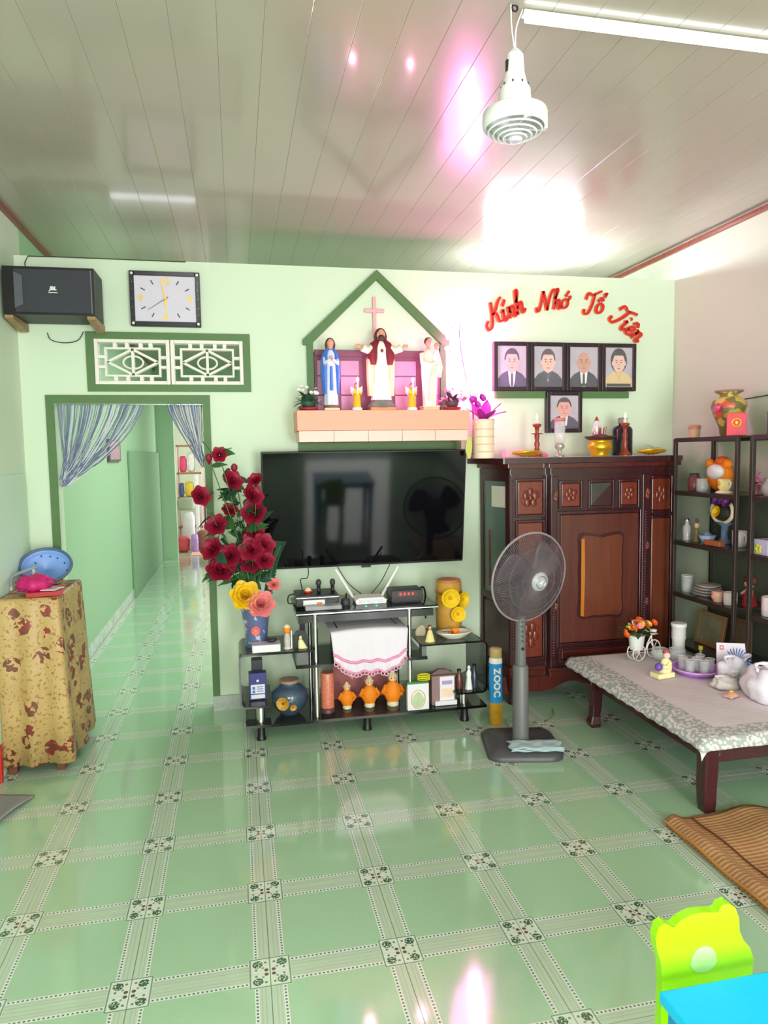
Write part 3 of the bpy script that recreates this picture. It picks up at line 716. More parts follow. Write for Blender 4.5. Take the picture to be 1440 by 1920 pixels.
# ------------------------------------------------------------------ plants helper
def leaf_mesh(L=0.05, W=0.02, bend=0.3, name='leaf', mat=None, tip=0.6):
    def fn(u, v):
        a = math.sin(PI * min(1, u ** tip)) if u < 1 else 0
        ww = W * max(0.02, math.sin(PI * u ** 0.8)) * (v - 0.5)
        return (L * u, ww, -bend * L * u * u + 0.15 * abs(v - 0.5) * W)
    return MB().grid(fn, 5, 2).mesh(name, mat)
def put(mesh, name, parent, loc, rot, sc=1.0):
    o = bpy.data.objects.new(name, mesh); COL.objects.link(o); o.parent = parent; o.location = loc; o.rotation_euler = rot; o.scale = (sc,) * 3
    return o
def petal_flower(n_layers, petals, R, mat, name, cup=0.6, center=None):
    """open flower facing +z"""
    b = MB()
    for l in range(n_layers):
        rr = R * (1 - 0.27 * l); el = 0.15 + cup * l / max(1, n_layers - 0.5)
        for k in range(petals):
            a = 2 * PI * (k + 0.5 * (l % 2)) / petals + l * 0.3
            wdt = rr * 1.25 * math.sin(PI / petals) * 1.25
            st = len(b.v)
            b.grid(lambda u, v: (rr * u * math.cos(el) * (1 - 0.1 * u * u), wdt * math.sin(PI * (0.15 + 0.75 * u) * 0.9) * (v - 0.5) * 1.6, rr * u * math.sin(el) + 0.18 * rr * u * u + 0.1 * rr * (v - 0.5) ** 2), 3, 2)
            b.xf(Matrix.Rotation(a, 4, 'Z'), st)
    if center is not None:
        b.cur = 1; b.ell((0, 0, R * 0.18), R * 0.2, R * 0.2, R * 0.14, 8, 5)
    return b.mesh(name, [mat] + ([center] if center is not None else []))
def rose_flower(R, mat, name, wave=0.0):
    b = MB()
    for l, (rr, el, n, r0) in enumerate(((1.0, 0.5, 6, 0.12), (0.9, 0.8, 6, 0.1), (0.78, 1.05, 5, 0.08), (0.66, 1.25, 5, 0.06), (0.52, 1.42, 4, 0.03))):
        for k in range(n):
            a = 2 * PI * (k + 0.37 * l) / n; L = R * rr; W = 2.7 * L * math.sin(PI / n) * (1.0 if l < 3 else 0.75)
            st = len(b.v)
            def fn(u, v, L=L, W=W, el=el, r0=r0, l=l):
                w_ = W * math.sin(PI * (0.16 + 0.64 * u)) * (v - 0.5)
                tip = 0.3 * L * max(0, u - 0.5) ** 1.3; u = u * (1 - 0.14 * (2 * v - 1) ** 2)
                x = r0 * R + L * u * math.cos(el) + tip * (1 if l < 3 else 0.2); z = L * u * math.sin(el) - tip * 0.4 + wave * L * math.sin(v * 9) * u
                return (x + 0.35 * L * (0.25 - (v - 0.5) ** 2) * math.sin(el) * 0.5 - 0.12 * L * (v - 0.5) ** 2 * 4, w_, z)
            b.grid(fn, 5, 4); b.xf(Matrix.Rotation(a, 4, 'Z'), st)
    return b.mesh(name, mat)
WF = petal_flower(1, 5, 0.011, WPL, 'flower', 0.3, YEL)
PF = petal_flower(1, 5, 0.011, M('petal_pink', (232, 130, 190), 0.5), 'flower', 0.3, YEL)
LM = leaf_mesh(0.045, 0.018, 0.4, 'leaf', LEAF2)
LMP = leaf_mesh(0.045, 0.018, 0.4, 'leaf', M('leaf_plum', (92, 70, 82), 0.5, 0.2))
def bushlet(name, lab, loc, flower, leaf, potmat, seed, nleaf=34, nfl=16, R=0.085, H=0.12, pr=0.055):
    random.seed(seed)
    t = thing(name, lab, 'potted plant', loc)
    MB().lathe([(pr * 0.8, 0), (pr, 0.012), (pr, 0.022), (pr * 0.9, 0.022)], 20, sy=0.8).build('bowl', potmat, t)
    MB().ell((0, 0, 0.05), R * 0.5, R * 0.38, 0.04, 12, 8).build('moss', leaf.materials[0], t)
    for k in range(nleaf):
        a = random.uniform(0, 2 * PI); e = random.uniform(-0.1, 1.3); r0 = 0.02
        put(leaf, 'leaf', t, (r0 * math.cos(a), r0 * 0.7 * math.sin(a), 0.03 + 0.05 * random.random()), (0, -e, a), random.uniform(0.9, 1.7))
    for k in range(nfl):
        a = random.uniform(0, 2 * PI); e = random.uniform(0.1, 1.4); r1 = R * random.uniform(0.8, 1.1)
        p = (r1 * math.cos(e) * math.cos(a), r1 * 0.7 * math.cos(e) * math.sin(a), 0.04 + H * math.sin(e) * random.uniform(0.6, 1.0))
        put(flower, 'flower', t, p, (random.uniform(0.4, 1.3), 0, random.uniform(-0.8, 0.8)), random.uniform(0.8, 1.2))
    return t
bushlet('flower_bowl', 'low red bowl of dark leaves with small white flowers on salmon shelf', (0.768, 2.53, ZS), WF, LM, M('bowl_red', (150, 40, 50), 0.4), 5)
bushlet('flower_bowl', 'low red bowl of plum leaves with small pink flowers on salmon shelf', (1.642, 2.53, ZS), PF, LMP, M('bowl_red', (150, 40, 50), 0.4), 6)

# ------------------------------------------------------------------ glowing blossom lamp + orchid pot on cabinet end
CT = 1.5015   # cabinet top height
bl = thing('blossom_lamp', 'glowing white blossom branch lamp beside the portraits', 'lamp', (1.795, 2.60, CT))
BR = M('branch_dark_pink', (150, 80, 110), 0.5)
EMB = base('blossom_glow', (255, 240, 255), 0.4, emit=(255, 120, 220), es=12.0)[0]
bm_ = petal_flower(1, 5, 0.017, EMB, 'blossom', 0.3)
random.seed(11)
MB().lathe([(0.03, 0), (0.03, 0.012), (0.008, 0.018)], 16).build('foot', BR, bl)
main = catmull([(0, 0, 0.01), (0.01, 0.02, 0.3), (-0.04, 0.03, 0.55), (-0.07, 0.03, 0.75), (-0.06, 0.03, 0.84)], 8)
MB().tube(main, [0.006 - 0.004 * i / len(main) for i in range(len(main))], 6).build('branch', BR, bl)
for k in range(13):
    p = main[10 + int(k * (len(main) - 12) / 13)]
    s_ = 1 if k % 2 else -1; L = random.uniform(0.06, 0.12)
    q = (p[0] + s_ * L, p[1] - random.uniform(0, 0.03), p[2] + L * random.uniform(0.2, 1.0))
    mid = ((p[0] + q[0]) / 2, (p[1] + q[1]) / 2, (p[2] + q[2]) / 2 - 0.01)
    MB().tube(catmull([p, mid, q], 4), 0.002, 5).build('twig', BR, bl)
    for e in range(3):
        f = 0.35 + 0.32 * e
        put(bm_, 'blossom', bl, (p[0] + (q[0] - p[0]) * f + random.uniform(-.012, .012), p[1] + (q[1] - p[1]) * f - 0.008, p[2] + (q[2] - p[2]) * f + random.uniform(-.012, .012)), (random.uniform(0.9, 1.9), 0, random.uniform(-0.9, 0.9)), random.uniform(0.7, 1.1))
for k in range(4):
    l = point('blossom_lamp_light', (1.795 - 0.01 + 0.01 * k, 2.60, 1.95 + 0.11 * k), 2.6, (1, 0.26, 0.7), 0.03)
op = thing('orchid_pot', 'tall cream cylinder pot holding purple orchid leaves on cabinet corner', 'potted plant', (1.82, 2.47, CT))
MB().lathe([(0.062, 0), (0.064, 0.01), (0.064, 0.2), (0.067, 0.215), (0.067, 0.235), (0.058, 0.235)], 26).build('pot', M('pot_cream', (240, 220, 196), 0.4, 0.06, 14), op)
MB().lathe([(0.058, 0.228), (0.03, 0.24), (0.002, 0.242)], 20).build('soil', M('moss_olive', (84, 86, 60), 0.8, 0.3), op)
for k in range(4):
    MB().tube([(0.066 * math.cos(a + 0.0), 0.066 * math.sin(a), 0.04 + 0.045 * k) for a in [i * 2 * PI / 24 for i in range(24)]], 0.0025, 5, True).build('rib', M('pot_rib', (232, 196, 170), 0.5), op)
OLV = leaf_mesh(0.15, 0.085, 0.15, 'leaf', M('leaf_magenta', (168, 40, 150), 0.45, 0.15))
random.seed(2)
for a, e, s_ in ((0.2, 0.45, 1.0), (-0.3, 0.95, 0.85), (3.0, 0.8, 0.7), (2.2, 1.1, 0.9), (-1.2, 0.6, 0.7), (0.9, 1.25, 0.9), (-2.2, 0.9, 0.6)):
    put(OLV, 'leaf', op, (0.02 * math.cos(a), 0.02 * math.sin(a), 0.235), (0.0, -e, a), s_)
OFL = petal_flower(2, 5, 0.026, M('orchid_magenta', (206, 60, 190), 0.45, 0.15), 'flower', 0.5)
for p in ((-0.05, -0.03, 0.32), (-0.02, -0.035, 0.36), (-0.07, -0.02, 0.35)):
    put(OFL, 'flower', op, p, (1.2, 0, random.uniform(-0.4, 0.4)))
yb = thing('banana_leaf_bundle', 'pale yellow green folded leaf bundle hanging beside the cream pot', 'leaves', (1.718, 2.45, CT))
for k in range(3):
    MB().tube(catmull([(0.004 * k, 0, 0.0), (-0.012 + 0.012 * k, -0.004 * k, 0.06), (0.0 + 0.008 * k, 0, 0.13)], 5), [0.004 + 0.005 * math.sin(PI * i / 10) for i in range(11)], 8).build('leaf', M('leaf_pale_yellow', (206, 206, 120), 0.5), yb)

# ------------------------------------------------------------------ television
tv = thing('television', 'large black flat television on the wall under the salmon shelf', 'television', (1.108, 2.635, 0.862), 0)
tv.rotation_euler = (math.radians(7.5), 0, 0)
MB().box(-0.62, 0.62, -0.03, 0.012, 0, 0.705).build('cabinet', BLACK, tv, bevel=0.004)
sm, sb = base('tv_screen', (12, 11, 16), 0.06, spec=0.3)
MB().box(-0.612, 0.612, -0.0335, -0.03, 0.014, 0.698).build('screen', sm, tv)
MB().box(-0.03, 0.03, -0.034, -0.03, -0.012, 0.002).build('logo_tab', DARK, tv, bevel=0.002)
MB().box(-0.2, 0.2, 0.012, 0.034, 0.15, 0.5).build('wall_mount', DARK, tv)

# ------------------------------------------------------------------ portraits
FRM = M('portrait_frame_dark', (44, 30, 38), 0.3, 0.1)
BGP = M('portrait_backdrop', (186, 178, 192), 0.35, 0.25, 9)
def fig_poly(pts): return pts
def portrait(x0, x1, z0, z1, lab, y=YW - 0.03, hair=(28, 26, 34), suit=(30, 34, 54), shirt=(236, 236, 240), tie=(40, 40, 60), face=(226, 178, 162), style='suit', plate=False, hs_=1.0):
    w_, h_ = x1 - x0, z1 - z0
    t = thing('portrait', lab, 'portrait', ((x0 + x1) / 2, y, (z0 + z1) / 2))
    fw = 0.026
    MB().frame(-w_ / 2, w_ / 2, -h_ / 2, h_ / 2, fw, -0.012, 0.028).build('frame', FRM, t, bevel=0.004)
    iw, ih = w_ / 2 - fw, h_ / 2 - fw
    MB().box(-iw - 0.002, iw + 0.002, -0.002, 0.002, -ih - 0.002, ih + 0.002).build('print', BGP, t)
    def flat(name, pts, col, k):
        cp = []
        for px, pz in pts: cp.append((max(-iw, min(iw, px * iw)), max(-ih, min(ih, pz * ih))))
        mt = M('print_%d_%d_%d' % col, col, 0.35, 0.08, 40)
        MB().prism(cp, -0.0025 - 0.0004 * k, -0.002, 'y').build(name, mt, t)
    def oval(cx, cz, rx, rz, a0=0, a1=360, n=22): return [(cx + rx * math.cos(math.radians(a0 + (a1 - a0) * i / n)), cz + rz * math.sin(math.radians(a0 + (a1 - a0) * i / n))) for i in range(n + (0 if a1 - a0 == 360 else 1))]
    flat('printed_neck', [(-0.22, -0.35), (0.22, -0.35), (0.24, 0.1), (-0.24, 0.1)], face, 0.5)
    flat('printed_suit', [(-1, -1), (1, -1), (1, -0.62), (0.7, -0.36), (0.28, -0.2), (0.1, -0.42), (0.0, -0.8), (-0.1, -0.42), (-0.28, -0.2), (-0.7, -0.36), (-1, -0.62)], suit, 1)
    if style == 'suit':
        flat('printed_shirt', [(-0.27, -0.2), (0, -0.36), (0.27, -0.2), (0.2, -0.75), (0.1, -1), (-0.1, -1), (-0.2, -0.75)], shirt, 1.5)
        flat('printed_tie', [(-0.07, -0.34), (0.07, -0.34), (0.09, -0.95), (0, -1), (-0.09, -0.95)], tie, 2)
    else:
        flat('printed_collar', [(-0.28, -0.2), (0, -0.32), (0.28, -0.2), (0.06, -0.6), (-0.06, -0.6)], tie, 1.5)
    flat('printed_hair', oval(0, 0.36 - 0.1 * (hs_ - 1), 0.52 * hs_, 0.54 * hs_), hair, 2.2) if hair else None
    flat('printed_face', oval(0, 0.23, 0.45, 0.51), face, 3)
    for s_ in (-1, 1):
        flat('printed_ear', oval(s_ * 0.46, 0.2, 0.06, 0.12), face, 2.6)
        flat('printed_brow', [(s_ * 0.08, 0.36), (s_ * 0.27, 0.39), (s_ * 0.27, 0.35), (s_ * 0.08, 0.33)] if s_ > 0 else [(-0.27, 0.39), (-0.08, 0.36), (-0.08, 0.33), (-0.27, 0.35)], (70, 52, 52), 3.4)
        flat('printed_eye', oval(s_ * 0.17, 0.25, 0.06, 0.028), (48, 36, 40), 3.4)
    flat('printed_nose', [(-0.05, 0.06), (0.05, 0.06), (0.02, 0.24), (-0.02, 0.24)], tuple(int(c * 0.86) for c in face), 3.3)
    flat('printed_mouth', oval(0, -0.06, 0.12, 0.03), (176, 96, 96), 3.4)
    if hair: flat('printed_fringe', oval(0, 0.6, 0.42, 0.24, 0, 180), hair, 3.8)
    if plate: flat('printed_name_strip', [(-0.9, -0.97), (0.9, -0.97), (0.9, -0.82), (-0.9, -0.82)], (40, 36, 44), 4)
    MB().box(-iw - 0.001, iw + 0.001, -0.0065, -0.0055, -ih - 0.001, ih + 0.001).build('glass', base('portrait_glass', (250, 250, 255), 0.05, spec=0.4, alpha=0.06)[0], t)
    return t
PZ0, PZ1 = 1.925, 2.233
px = [1.957, 2.203, 2.45, 2.70, 2.947]
portrait(px[0] + .001, px[1] - .001, PZ0, PZ1, 'framed portrait of person in white shirt and dark tie beside the glowing lamp', suit=(58, 44, 96), tie=(50, 44, 90), hair=(40, 34, 66))
portrait(px[1] + .001, px[2] - .001, PZ0, PZ1, 'framed portrait of person in dark buttoned jacket', style='coll', suit=(44, 46, 64), tie=(70, 72, 96), hair=(60, 56, 64), face=(232, 190, 172))
portrait(px[2] + .001, px[3] - .001, PZ0, PZ1, 'framed portrait of bald person in dark suit and tie', hair=None, face=(206, 150, 126), plate=True)
portrait(px[3] + .001, px[4] - .001, PZ0, PZ1, 'framed portrait of person in pale yellow top', style='coll', suit=(222, 196, 140), tie=(216, 186, 130), face=(232, 190, 178), plate=True, hs_=1.16)
portrait(2.315, 2.563, 1.657, 1.922, 'framed portrait hanging below the row of four', y=YW - 0.03, suit=(44, 48, 76), tie=(214, 196, 210), face=(226, 160, 150), plate=True)
st = tag(MB().box(1.975, 2.31, YW - 0.03, YW, 1.88, 1.921).build('picture_ledge', GREEN), 'green ledge under the portraits nearer the glowing lamp', 'ledge')
st = tag(MB().box(2.568, 2.9, YW - 0.03, YW, 1.88, 1.921).build('picture_ledge', GREEN), 'green ledge under the bald person portrait', 'ledge')

# ------------------------------------------------------------------ cursive wall lettering  Kính Nhớ Tổ Tiên
C8 = [(0.2 + 0.17 * math.cos(math.radians(60 + 36 * k)), 0.22 + 0.22 * math.sin(math.radians(60 + 36 * k))) for k in range(11)]
GL = {
 'K': (0.72, [[(0.02, 0.3), (-0.1, 0.15), (-0.02, -0.06), (0.16, 0.02), (0.24, 0.4), (0.26, 0.98)], [(0.78, 1.0), (0.62, 0.9), (0.42, 0.58), (0.24, 0.46)], [(0.3, 0.5), (0.46, 0.42), (0.56, 0.1), (0.78, 0.06)]]),
 'i': (0.3, [[(0.0, 0.36), (0.08, 0.46), (0.08, 0.12), (0.16, 0.0), (0.28, 0.14)], [(0.1, 0.66), (0.12, 0.72)]]),
 'í': (0.3, [[(0.0, 0.36), (0.08, 0.46), (0.08, 0.12), (0.16, 0.0), (0.28, 0.14)], [(0.08, 0.62), (0.22, 0.84)]]),
 'n': (0.42, [[(0.02, 0.42), (0.06, 0.44), (0.06, 0.0)], [(0.06, 0.24), (0.18, 0.44), (0.29, 0.4), (0.28, 0.1), (0.34, 0.0), (0.44, 0.12)]]),
 'h': (0.42, [[(0.02, 0.5), (0.14, 0.86), (0.1, 1.0), (0.05, 0.85), (0.04, 0.0)], [(0.06, 0.24), (0.18, 0.44), (0.29, 0.4), (0.28, 0.1), (0.34, 0.0), (0.44, 0.12)]]),
 'N': (0.84, [[(-0.1, 0.2), (-0.06, 0.0), (0.08, 0.1), (0.16, 0.96)], [(0.16, 0.96), (0.34, 0.5), (0.5, 0.0)], [(0.5, 0.0), (0.56, 0.6), (0.7, 0.98), (0.84, 0.9)]]),
 'ớ': (0.46, [C8, [(0.33, 0.36), (0.46, 0.46), (0.44, 0.58)], [(0.2, 0.58), (0.36, 0.82)]]),
 'T': (0.56, [[(-0.06, 0.66), (0.02, 0.94), (0.26, 0.86), (0.5, 0.94), (0.7, 1.02)], [(0.36, 0.88), (0.32, 0.4), (0.18, 0.0), (-0.02, 0.02), (-0.04, 0.2)]]),
 'ổ': (0.46, [C8, [(0.06, 0.54), (0.2, 0.7), (0.34, 0.54)], [(0.3, 0.84), (0.42, 0.9), (0.36, 0.74)]]),
 'ê': (0.4, [[(0.04, 0.2), (0.24, 0.26), (0.28, 0.4), (0.16, 0.45), (0.05, 0.26), (0.12, 0.02), (0.3, 0.06), (0.38, 0.18)], [(0.06, 0.56), (0.18, 0.72), (0.32, 0.56)]]),
}
L_RED = M('lettering_red', (200, 34, 36), 0.35, 0.08); L_GOLD = M('lettering_gold_edge', (214, 120, 60), 0.35, 0.08)
def stroke(mb, pts, w_, y0, y1):
    P = catmull(pts, 7); n = len(P); Lf = []; Rt = []
    for i in range(n):
        a = P[max(i - 1, 0)]; c = P[min(i + 1, n - 1)]
        tx, tz = c[0] - a[0], c[1] - a[1]; l = math.hypot(tx, tz) or 1; tx /= l; tz /= l
        nx, nz = -tz, tx
        k = w_ * (0.55 + 0.45 * abs(nx)) 
        Lf.append((P[i][0] + nx * k, P[i][1] + nz * k)); Rt.append((P[i][0] - nx * k, P[i][1] - nz * k))
    rs = []
    for i in range(n):
        rs.append([(Lf[i][0], y0, Lf[i][1]), (Rt[i][0], y0, Rt[i][1]), (Rt[i][0], y1, Rt[i][1]), (Lf[i][0], y1, Lf[i][1])])
    mb.rings(rs, True, True, False)
def word(txt, x, z, ang, size, lab):
    t = thing('wall_lettering', lab, 'lettering', (x, YW - 0.006, z)); t.rotation_euler = (0, -ang, 0)
    cx_ = 0
    for ch in txt:
        adv, strokes = GL[ch]
        o1 = None
        for nm, w_, y0, y1, mt in (('letter', 0.088, -0.008, 0.006, L_GOLD), ('face', 0.055, -0.013, -0.008, L_RED)):
            mb = MB()
            for st_ in strokes: stroke(mb, [((p[0] + 0.28 * p[1] + cx_), p[1]) for p in st_], w_, y0 / size, y1 / size)
            for i, p in enumerate(mb.v): mb.v[i] = (p[0] * size, p[1] * size, p[2] * size)
            o = mb.build(nm, mt, t if o1 is None else o1)
            o1 = o1 or o
        cx_ += adv
    return t
word('Kính', 1.935, 2.315, math.radians(25), 0.145, 'red script wall lettering reading Kính')
word('Nhớ', 2.265, 2.43, math.radians(8), 0.125, 'red script wall lettering reading Nhớ')
word('Tổ', 2.585, 2.425, math.radians(3), 0.135, 'red script wall lettering reading Tổ')
word('Tiên', 2.765, 2.39, math.radians(-36), 0.145, 'red script wall lettering reading Tiên')

# ================================================================== ALTAR CABINET
cb = thing('altar_cabinet', 'carved dark mahogany altar cabinet against the wall', 'cabinet', (2.5, YW, 0))
def foot(poly, z0, z1, grow=0.0):
    c = (0.0, -0.17)
    return [(p[0] + grow * (1 if p[0] > 0 else -1), p[1] - (grow if p[1] < -0.1 else 0)) for p in poly]
PLAN = [(-0.62, -0.015), (-0.545, -0.325), (-0.315, -0.325), (-0.315, -0.39), (0.345, -0.39), (0.345, -0.325), (0.545, -0.325), (0.62, -0.015)]
OUT = [(-0.62, -0.015), (-0.57, -0.35), (-0.33, -0.36), (-0.33, -0.42), (0.36, -0.42), (0.36, -0.36), (0.57, -0.35), (0.62, -0.015)]
def slab(name, poly, z0, z1, mat, bev=0.004): return MB().prism(poly, z0, z1, 'z').build(name, mat, cb, bevel=bev)
slab('carcass', PLAN, 0.17, 1.44, MAHOG_D)
slab('cornice', foot(PLAN, 0, 0, 0.012), 1.40, 1.435, MAHOG_D)
slab('cornice_lip', foot(PLAN, 0, 0, 0.03), 1.44, 1.465, MAHOG)
TOPP = [(-0.715, -0.005), (-0.62, -0.39), (0.5, -0.43), (0.56, -0.39), (0.715, -0.005)]
slab('top', TOPP, 1.467, 1.50, MAHOG_D, 0.01)
slab('base_rail', foot(PLAN, 0, 0, 0.012), 0.17, 0.2, MAHOG)
slab('base_lip', foot(PLAN, 0, 0, 0.022), 0.205, 0.225, MAHOG)
# scalloped apron and feet
ap = []
for i in range(25):
    t = i / 24; x = -0.55 + 1.1 * t
    ap.append((x, 0.075 + 0.03 * math.cos(t * 6 * PI) * math.sin(PI * t) + 0.03 * math.sin(PI * t)))
MB().prism([(-0.55, 0.17)] + [(p[0], p[1]) for p in ap] + [(0.55, 0.17)], -0.375, -0.345, 'y').build('apron', MAHOG, cb, bevel=0.003)
MB().prism([(-0.33, 0.06), (-0.015, 0.06), (-0.015, 0.17), (-0.33, 0.17)], -0.6, -0.57, 'x').build('side_apron', MAHOG, cb)
for x, y in ((-0.54, -0.33), (0.5, -0.33), (-0.57, -0.06), (0.53, -0.06)):
    MB().lathe([(0.028, 0), (0.034, 0.02), (0.022, 0.06), (0.036, 0.13), (0.04, 0.17)], 14).build('foot', MAHOG_D, cb, (x, y, 0))
def carve(parent, c, y, w_, h_, seed=0):
    """small relief of curls and petals on a panel"""
    b = MB()
    for k in range(5):
        a = k * 2 * PI / 5 + seed
        b.ell((c[0] + 0.34 * w_ * math.cos(a) * 0.6, y, c[1] + 0.3 * h_ * math.sin(a) * 0.6), 0.09 * w_ + 0.006, 0.006, 0.1 * h_ + 0.005, 8, 5)
    b.ell((c[0], y, c[1]), 0.1 * w_, 0.009, 0.1 * h_, 8, 5)
    for s_ in (-1, 1):
        pts = [(c[0] + s_ * w_ * (0.22 + 0.16 * math.cos(t)) , y, c[1] + h_ * 0.22 * math.sin(t) * s_) for t in [i * 0.5 for i in range(11)]]
        b.tube(pts, 0.004, 6)
    b.build('carving', MAHOG_L, parent)
def panel(x0, x1, z0, z1, y, mat, carvd=True, nm='panel', seed=0):
    p = MB().box(x0, x1, y - 0.012, y + 0.01, z0, z1).build(nm, mat, cb, bevel=0.006)
    f = MB(); f.frame(x0 - 0.016, x1 + 0.016, z0 - 0.016, z1 + 0.016, 0.014, y - 0.018, y + 0.005); f.build('panel_moulding', MAHOG_D, p, bevel=0.003)
    if carvd: carve(p, ((x0 + x1) / 2, (z0 + z1) / 2), y - 0.013, x1 - x0, z1 - z0, seed)
    return p
# left bay (front y -0.325): three panels
YF = -0.325; YC = -0.39
panel(-0.505, -0.345, 1.16, 1.36, YF, MAHOG_L, True, 'panel', 0.3)
panel(-0.505, -0.345, 0.62, 1.11, YF, MAHOG_L, False)
panel(-0.505, -0.345, 0.28, 0.56, YF, MAHOG_L, True, 'panel', 1.1)
panel(0.385, 0.515, 1.16, 1.36, YF, MAHOG_L, True, 'panel', 0.7)
panel(0.385, 0.515, 0.28, 1.11, YF, OAKP, False)
# centre bay
panel(-0.255, -0.135, 1.205, 1.345, YC, MAHOG_L, True, 'drawer_panel', 0.5)
panel(-0.065, 0.075, 1.205, 1.345, YC, M('slate_inlay', (64, 62, 58), 0.35, 0.4, 14), False, 'drawer_panel')
MB().prism([(-0.06, 1.21), (0.07, 1.21), (0.07, 1.34)], YC - 0.014, YC - 0.012, 'y').build('inlay_wedge', MAHOG_D, cb)
panel(0.135, 0.245, 1.205, 1.345, YC, MAHOG_L, True, 'drawer_panel', 0.9)
door = MB().box(-0.262, 0.255, YC - 0.016, YC + 0.01, 0.375, 1.155).build('door', wood('door_wood', (98, 46, 34), (78, 36, 30), 0.3), cb, bevel=0.004)
MB().frame(-0.285, 0.28, 0.352, 1.178, 0.02, YC - 0.02, YC + 0.004).build('door_moulding', MAHOG_D, door, bevel=0.004)
sc = []
def scal(w_, h_, cx_, cz_):
    P = []
    top = [(-1, 0.86), (-0.96, 0.96), (-0.8, 1.0), (-0.35, 0.97), (0, 0.93), (0.35, 0.97), (0.8, 1.0), (0.96, 0.96), (1, 0.86)]
    right = [(0.97, 0.7), (0.94, 0.4), (0.98, 0.1), (0.95, -0.2), (0.96, -0.55), (1.0, -0.8)]
    bot = [(0.96, -0.95), (0.8, -1.0), (0.35, -0.96), (0, -0.98), (-0.35, -0.96), (-0.8, -1.0), (-0.96, -0.95)]
    left = [(-1.0, -0.8), (-0.95, -0.55), (-0.95, -0.2), (-0.98, 0.1), (-0.94, 0.4), (-0.97, 0.7)]
    return [(cx_ + p[0] * w_, cz_ + p[1] * h_) for p in top + right + bot + left]
MB().prism(scal(0.152, 0.265, 0.0, 0.78), YC - 0.024, YC - 0.01, 'y').build('raised_edge', MAHOG_D, door, bevel=0.006)
MB().prism(scal(0.138, 0.25, 0.0, 0.78), YC - 0.032, YC - 0.02, 'y').build('raised_panel', OAKP, door, bevel=0.004)
MB().prism([(-0.138, 0.54), (-0.118, 0.535), (-0.112, 0.8), (-0.116, 1.01), (-0.136, 1.01)], YC - 0.036, YC - 0.03, 'y').build('amber_edge', AMBER, door, bevel=0.002)
panel(-0.25, 0.245, 0.27, 0.325, YC, MAHOG, False, 'kick_panel')
def beads(x, y, z0, z1, n, r, nm='bead_moulding'):
    b = MB()
    for k in range(n): b.ell((x, y, z0 + (z1 - z0) * k / (n - 1)), r, r, r * 0.85, 7, 5)
    o = b.build(nm, M('bead_wood', (96, 62, 66), 0.25), cb); o['kind'] = 'stuff'; return o
for x, y in ((-0.535, YF - 0.006), (0.535, YF - 0.006)):
    MB().box(x - 0.018, x + 0.018, y, y + 0.02, 0.24, 1.39).build('corner_post', MAHOG_D, cb)
    beads(x, y - 0.002, 0.26, 1.37, 62, 0.0075)
for x in (-0.3, 0.305):
    MB().box(x - 0.022, x + 0.022, YC - 0.012, YC + 0.02, 0.24, 1.39).build('pilaster', MAHOG_D, cb, bevel=0.003)
    beads(x - 0.004, YC - 0.014, 0.3, 1.16, 54, 0.0065)
    carve(cb, (x + 0.008, 1.27), YC - 0.014, 0.03, 0.12, 0.2)
    carve(cb, (x + 0.012, 0.95), YC - 0.014, 0.025, 0.08, 0.6); carve(cb, (x + 0.012, 0.6), YC - 0.014, 0.025, 0.08, 1.0)
# glazed canted side facing the room's door
ang = math.atan2(-0.31, 0.075)
def side_pt(t, z, off=0.0):
    x = -0.62 + 0.075 * t; y = -0.015 - 0.31 * t; nx, ny = -0.31, -0.075; l = math.hypot(nx, ny)
    return (x + nx / l * off, y + ny / l * off, z)
def side_box(t0, t1, z0, z1, o0, o1):
    b = MB(); r0 = [side_pt(t0, z0, o0), side_pt(t1, z0, o0), side_pt(t1, z0, o1), side_pt(t0, z0, o1)]
    r1 = [side_pt(t0, z1, o0), side_pt(t1, z1, o0), side_pt(t1, z1, o1), side_pt(t0, z1, o1)]
    b.rings([r0[::-1], r1[::-1]], smooth=False); return b
side_box(0.1, 0.9, 0.66, 1.36, 0.0, 0.004).build('side_glass', GLASS_W, cb)
for a in ((0.02, 0.12, 0.62, 1.4), (0.88, 0.98, 0.62, 1.4), (0.12, 0.88, 0.62, 0.66), (0.12, 0.88, 1.36, 1.4), (0.12, 0.88, 0.24, 0.30), (0.02, 0.1, 0.24, 0.62), (0.9, 0.98, 0.24, 0.62)):
    side_box(a[0], a[1], a[2], a[3], 0.0, 0.014).build('side_frame', MAHOG_D, cb)
side_box(0.12, 0.88, 0.3, 0.6, 0.0, 0.008).build('side_panel', MAHOG_D, cb)
side_box(0.3, 0.33, 0.7, 1.05, 0.005, 0.012).build('side_bar', MAHOG_L, cb)
cal = tag(MB().box(-0.0, 0.0, 0, 0, 0, 0).build('calendar_sheet', PAPER), 'small white printed sheet stuck on cabinet side glass', 'paper')
cal.data = side_box(0.38, 0.88, 1.2, 1.33, 0.0045, 0.006).mesh('calendar_sheet', M('printed_sheet', (216, 214, 200), 0.6, 0.12, 90)); cal.location = (2.5, YW, 0)

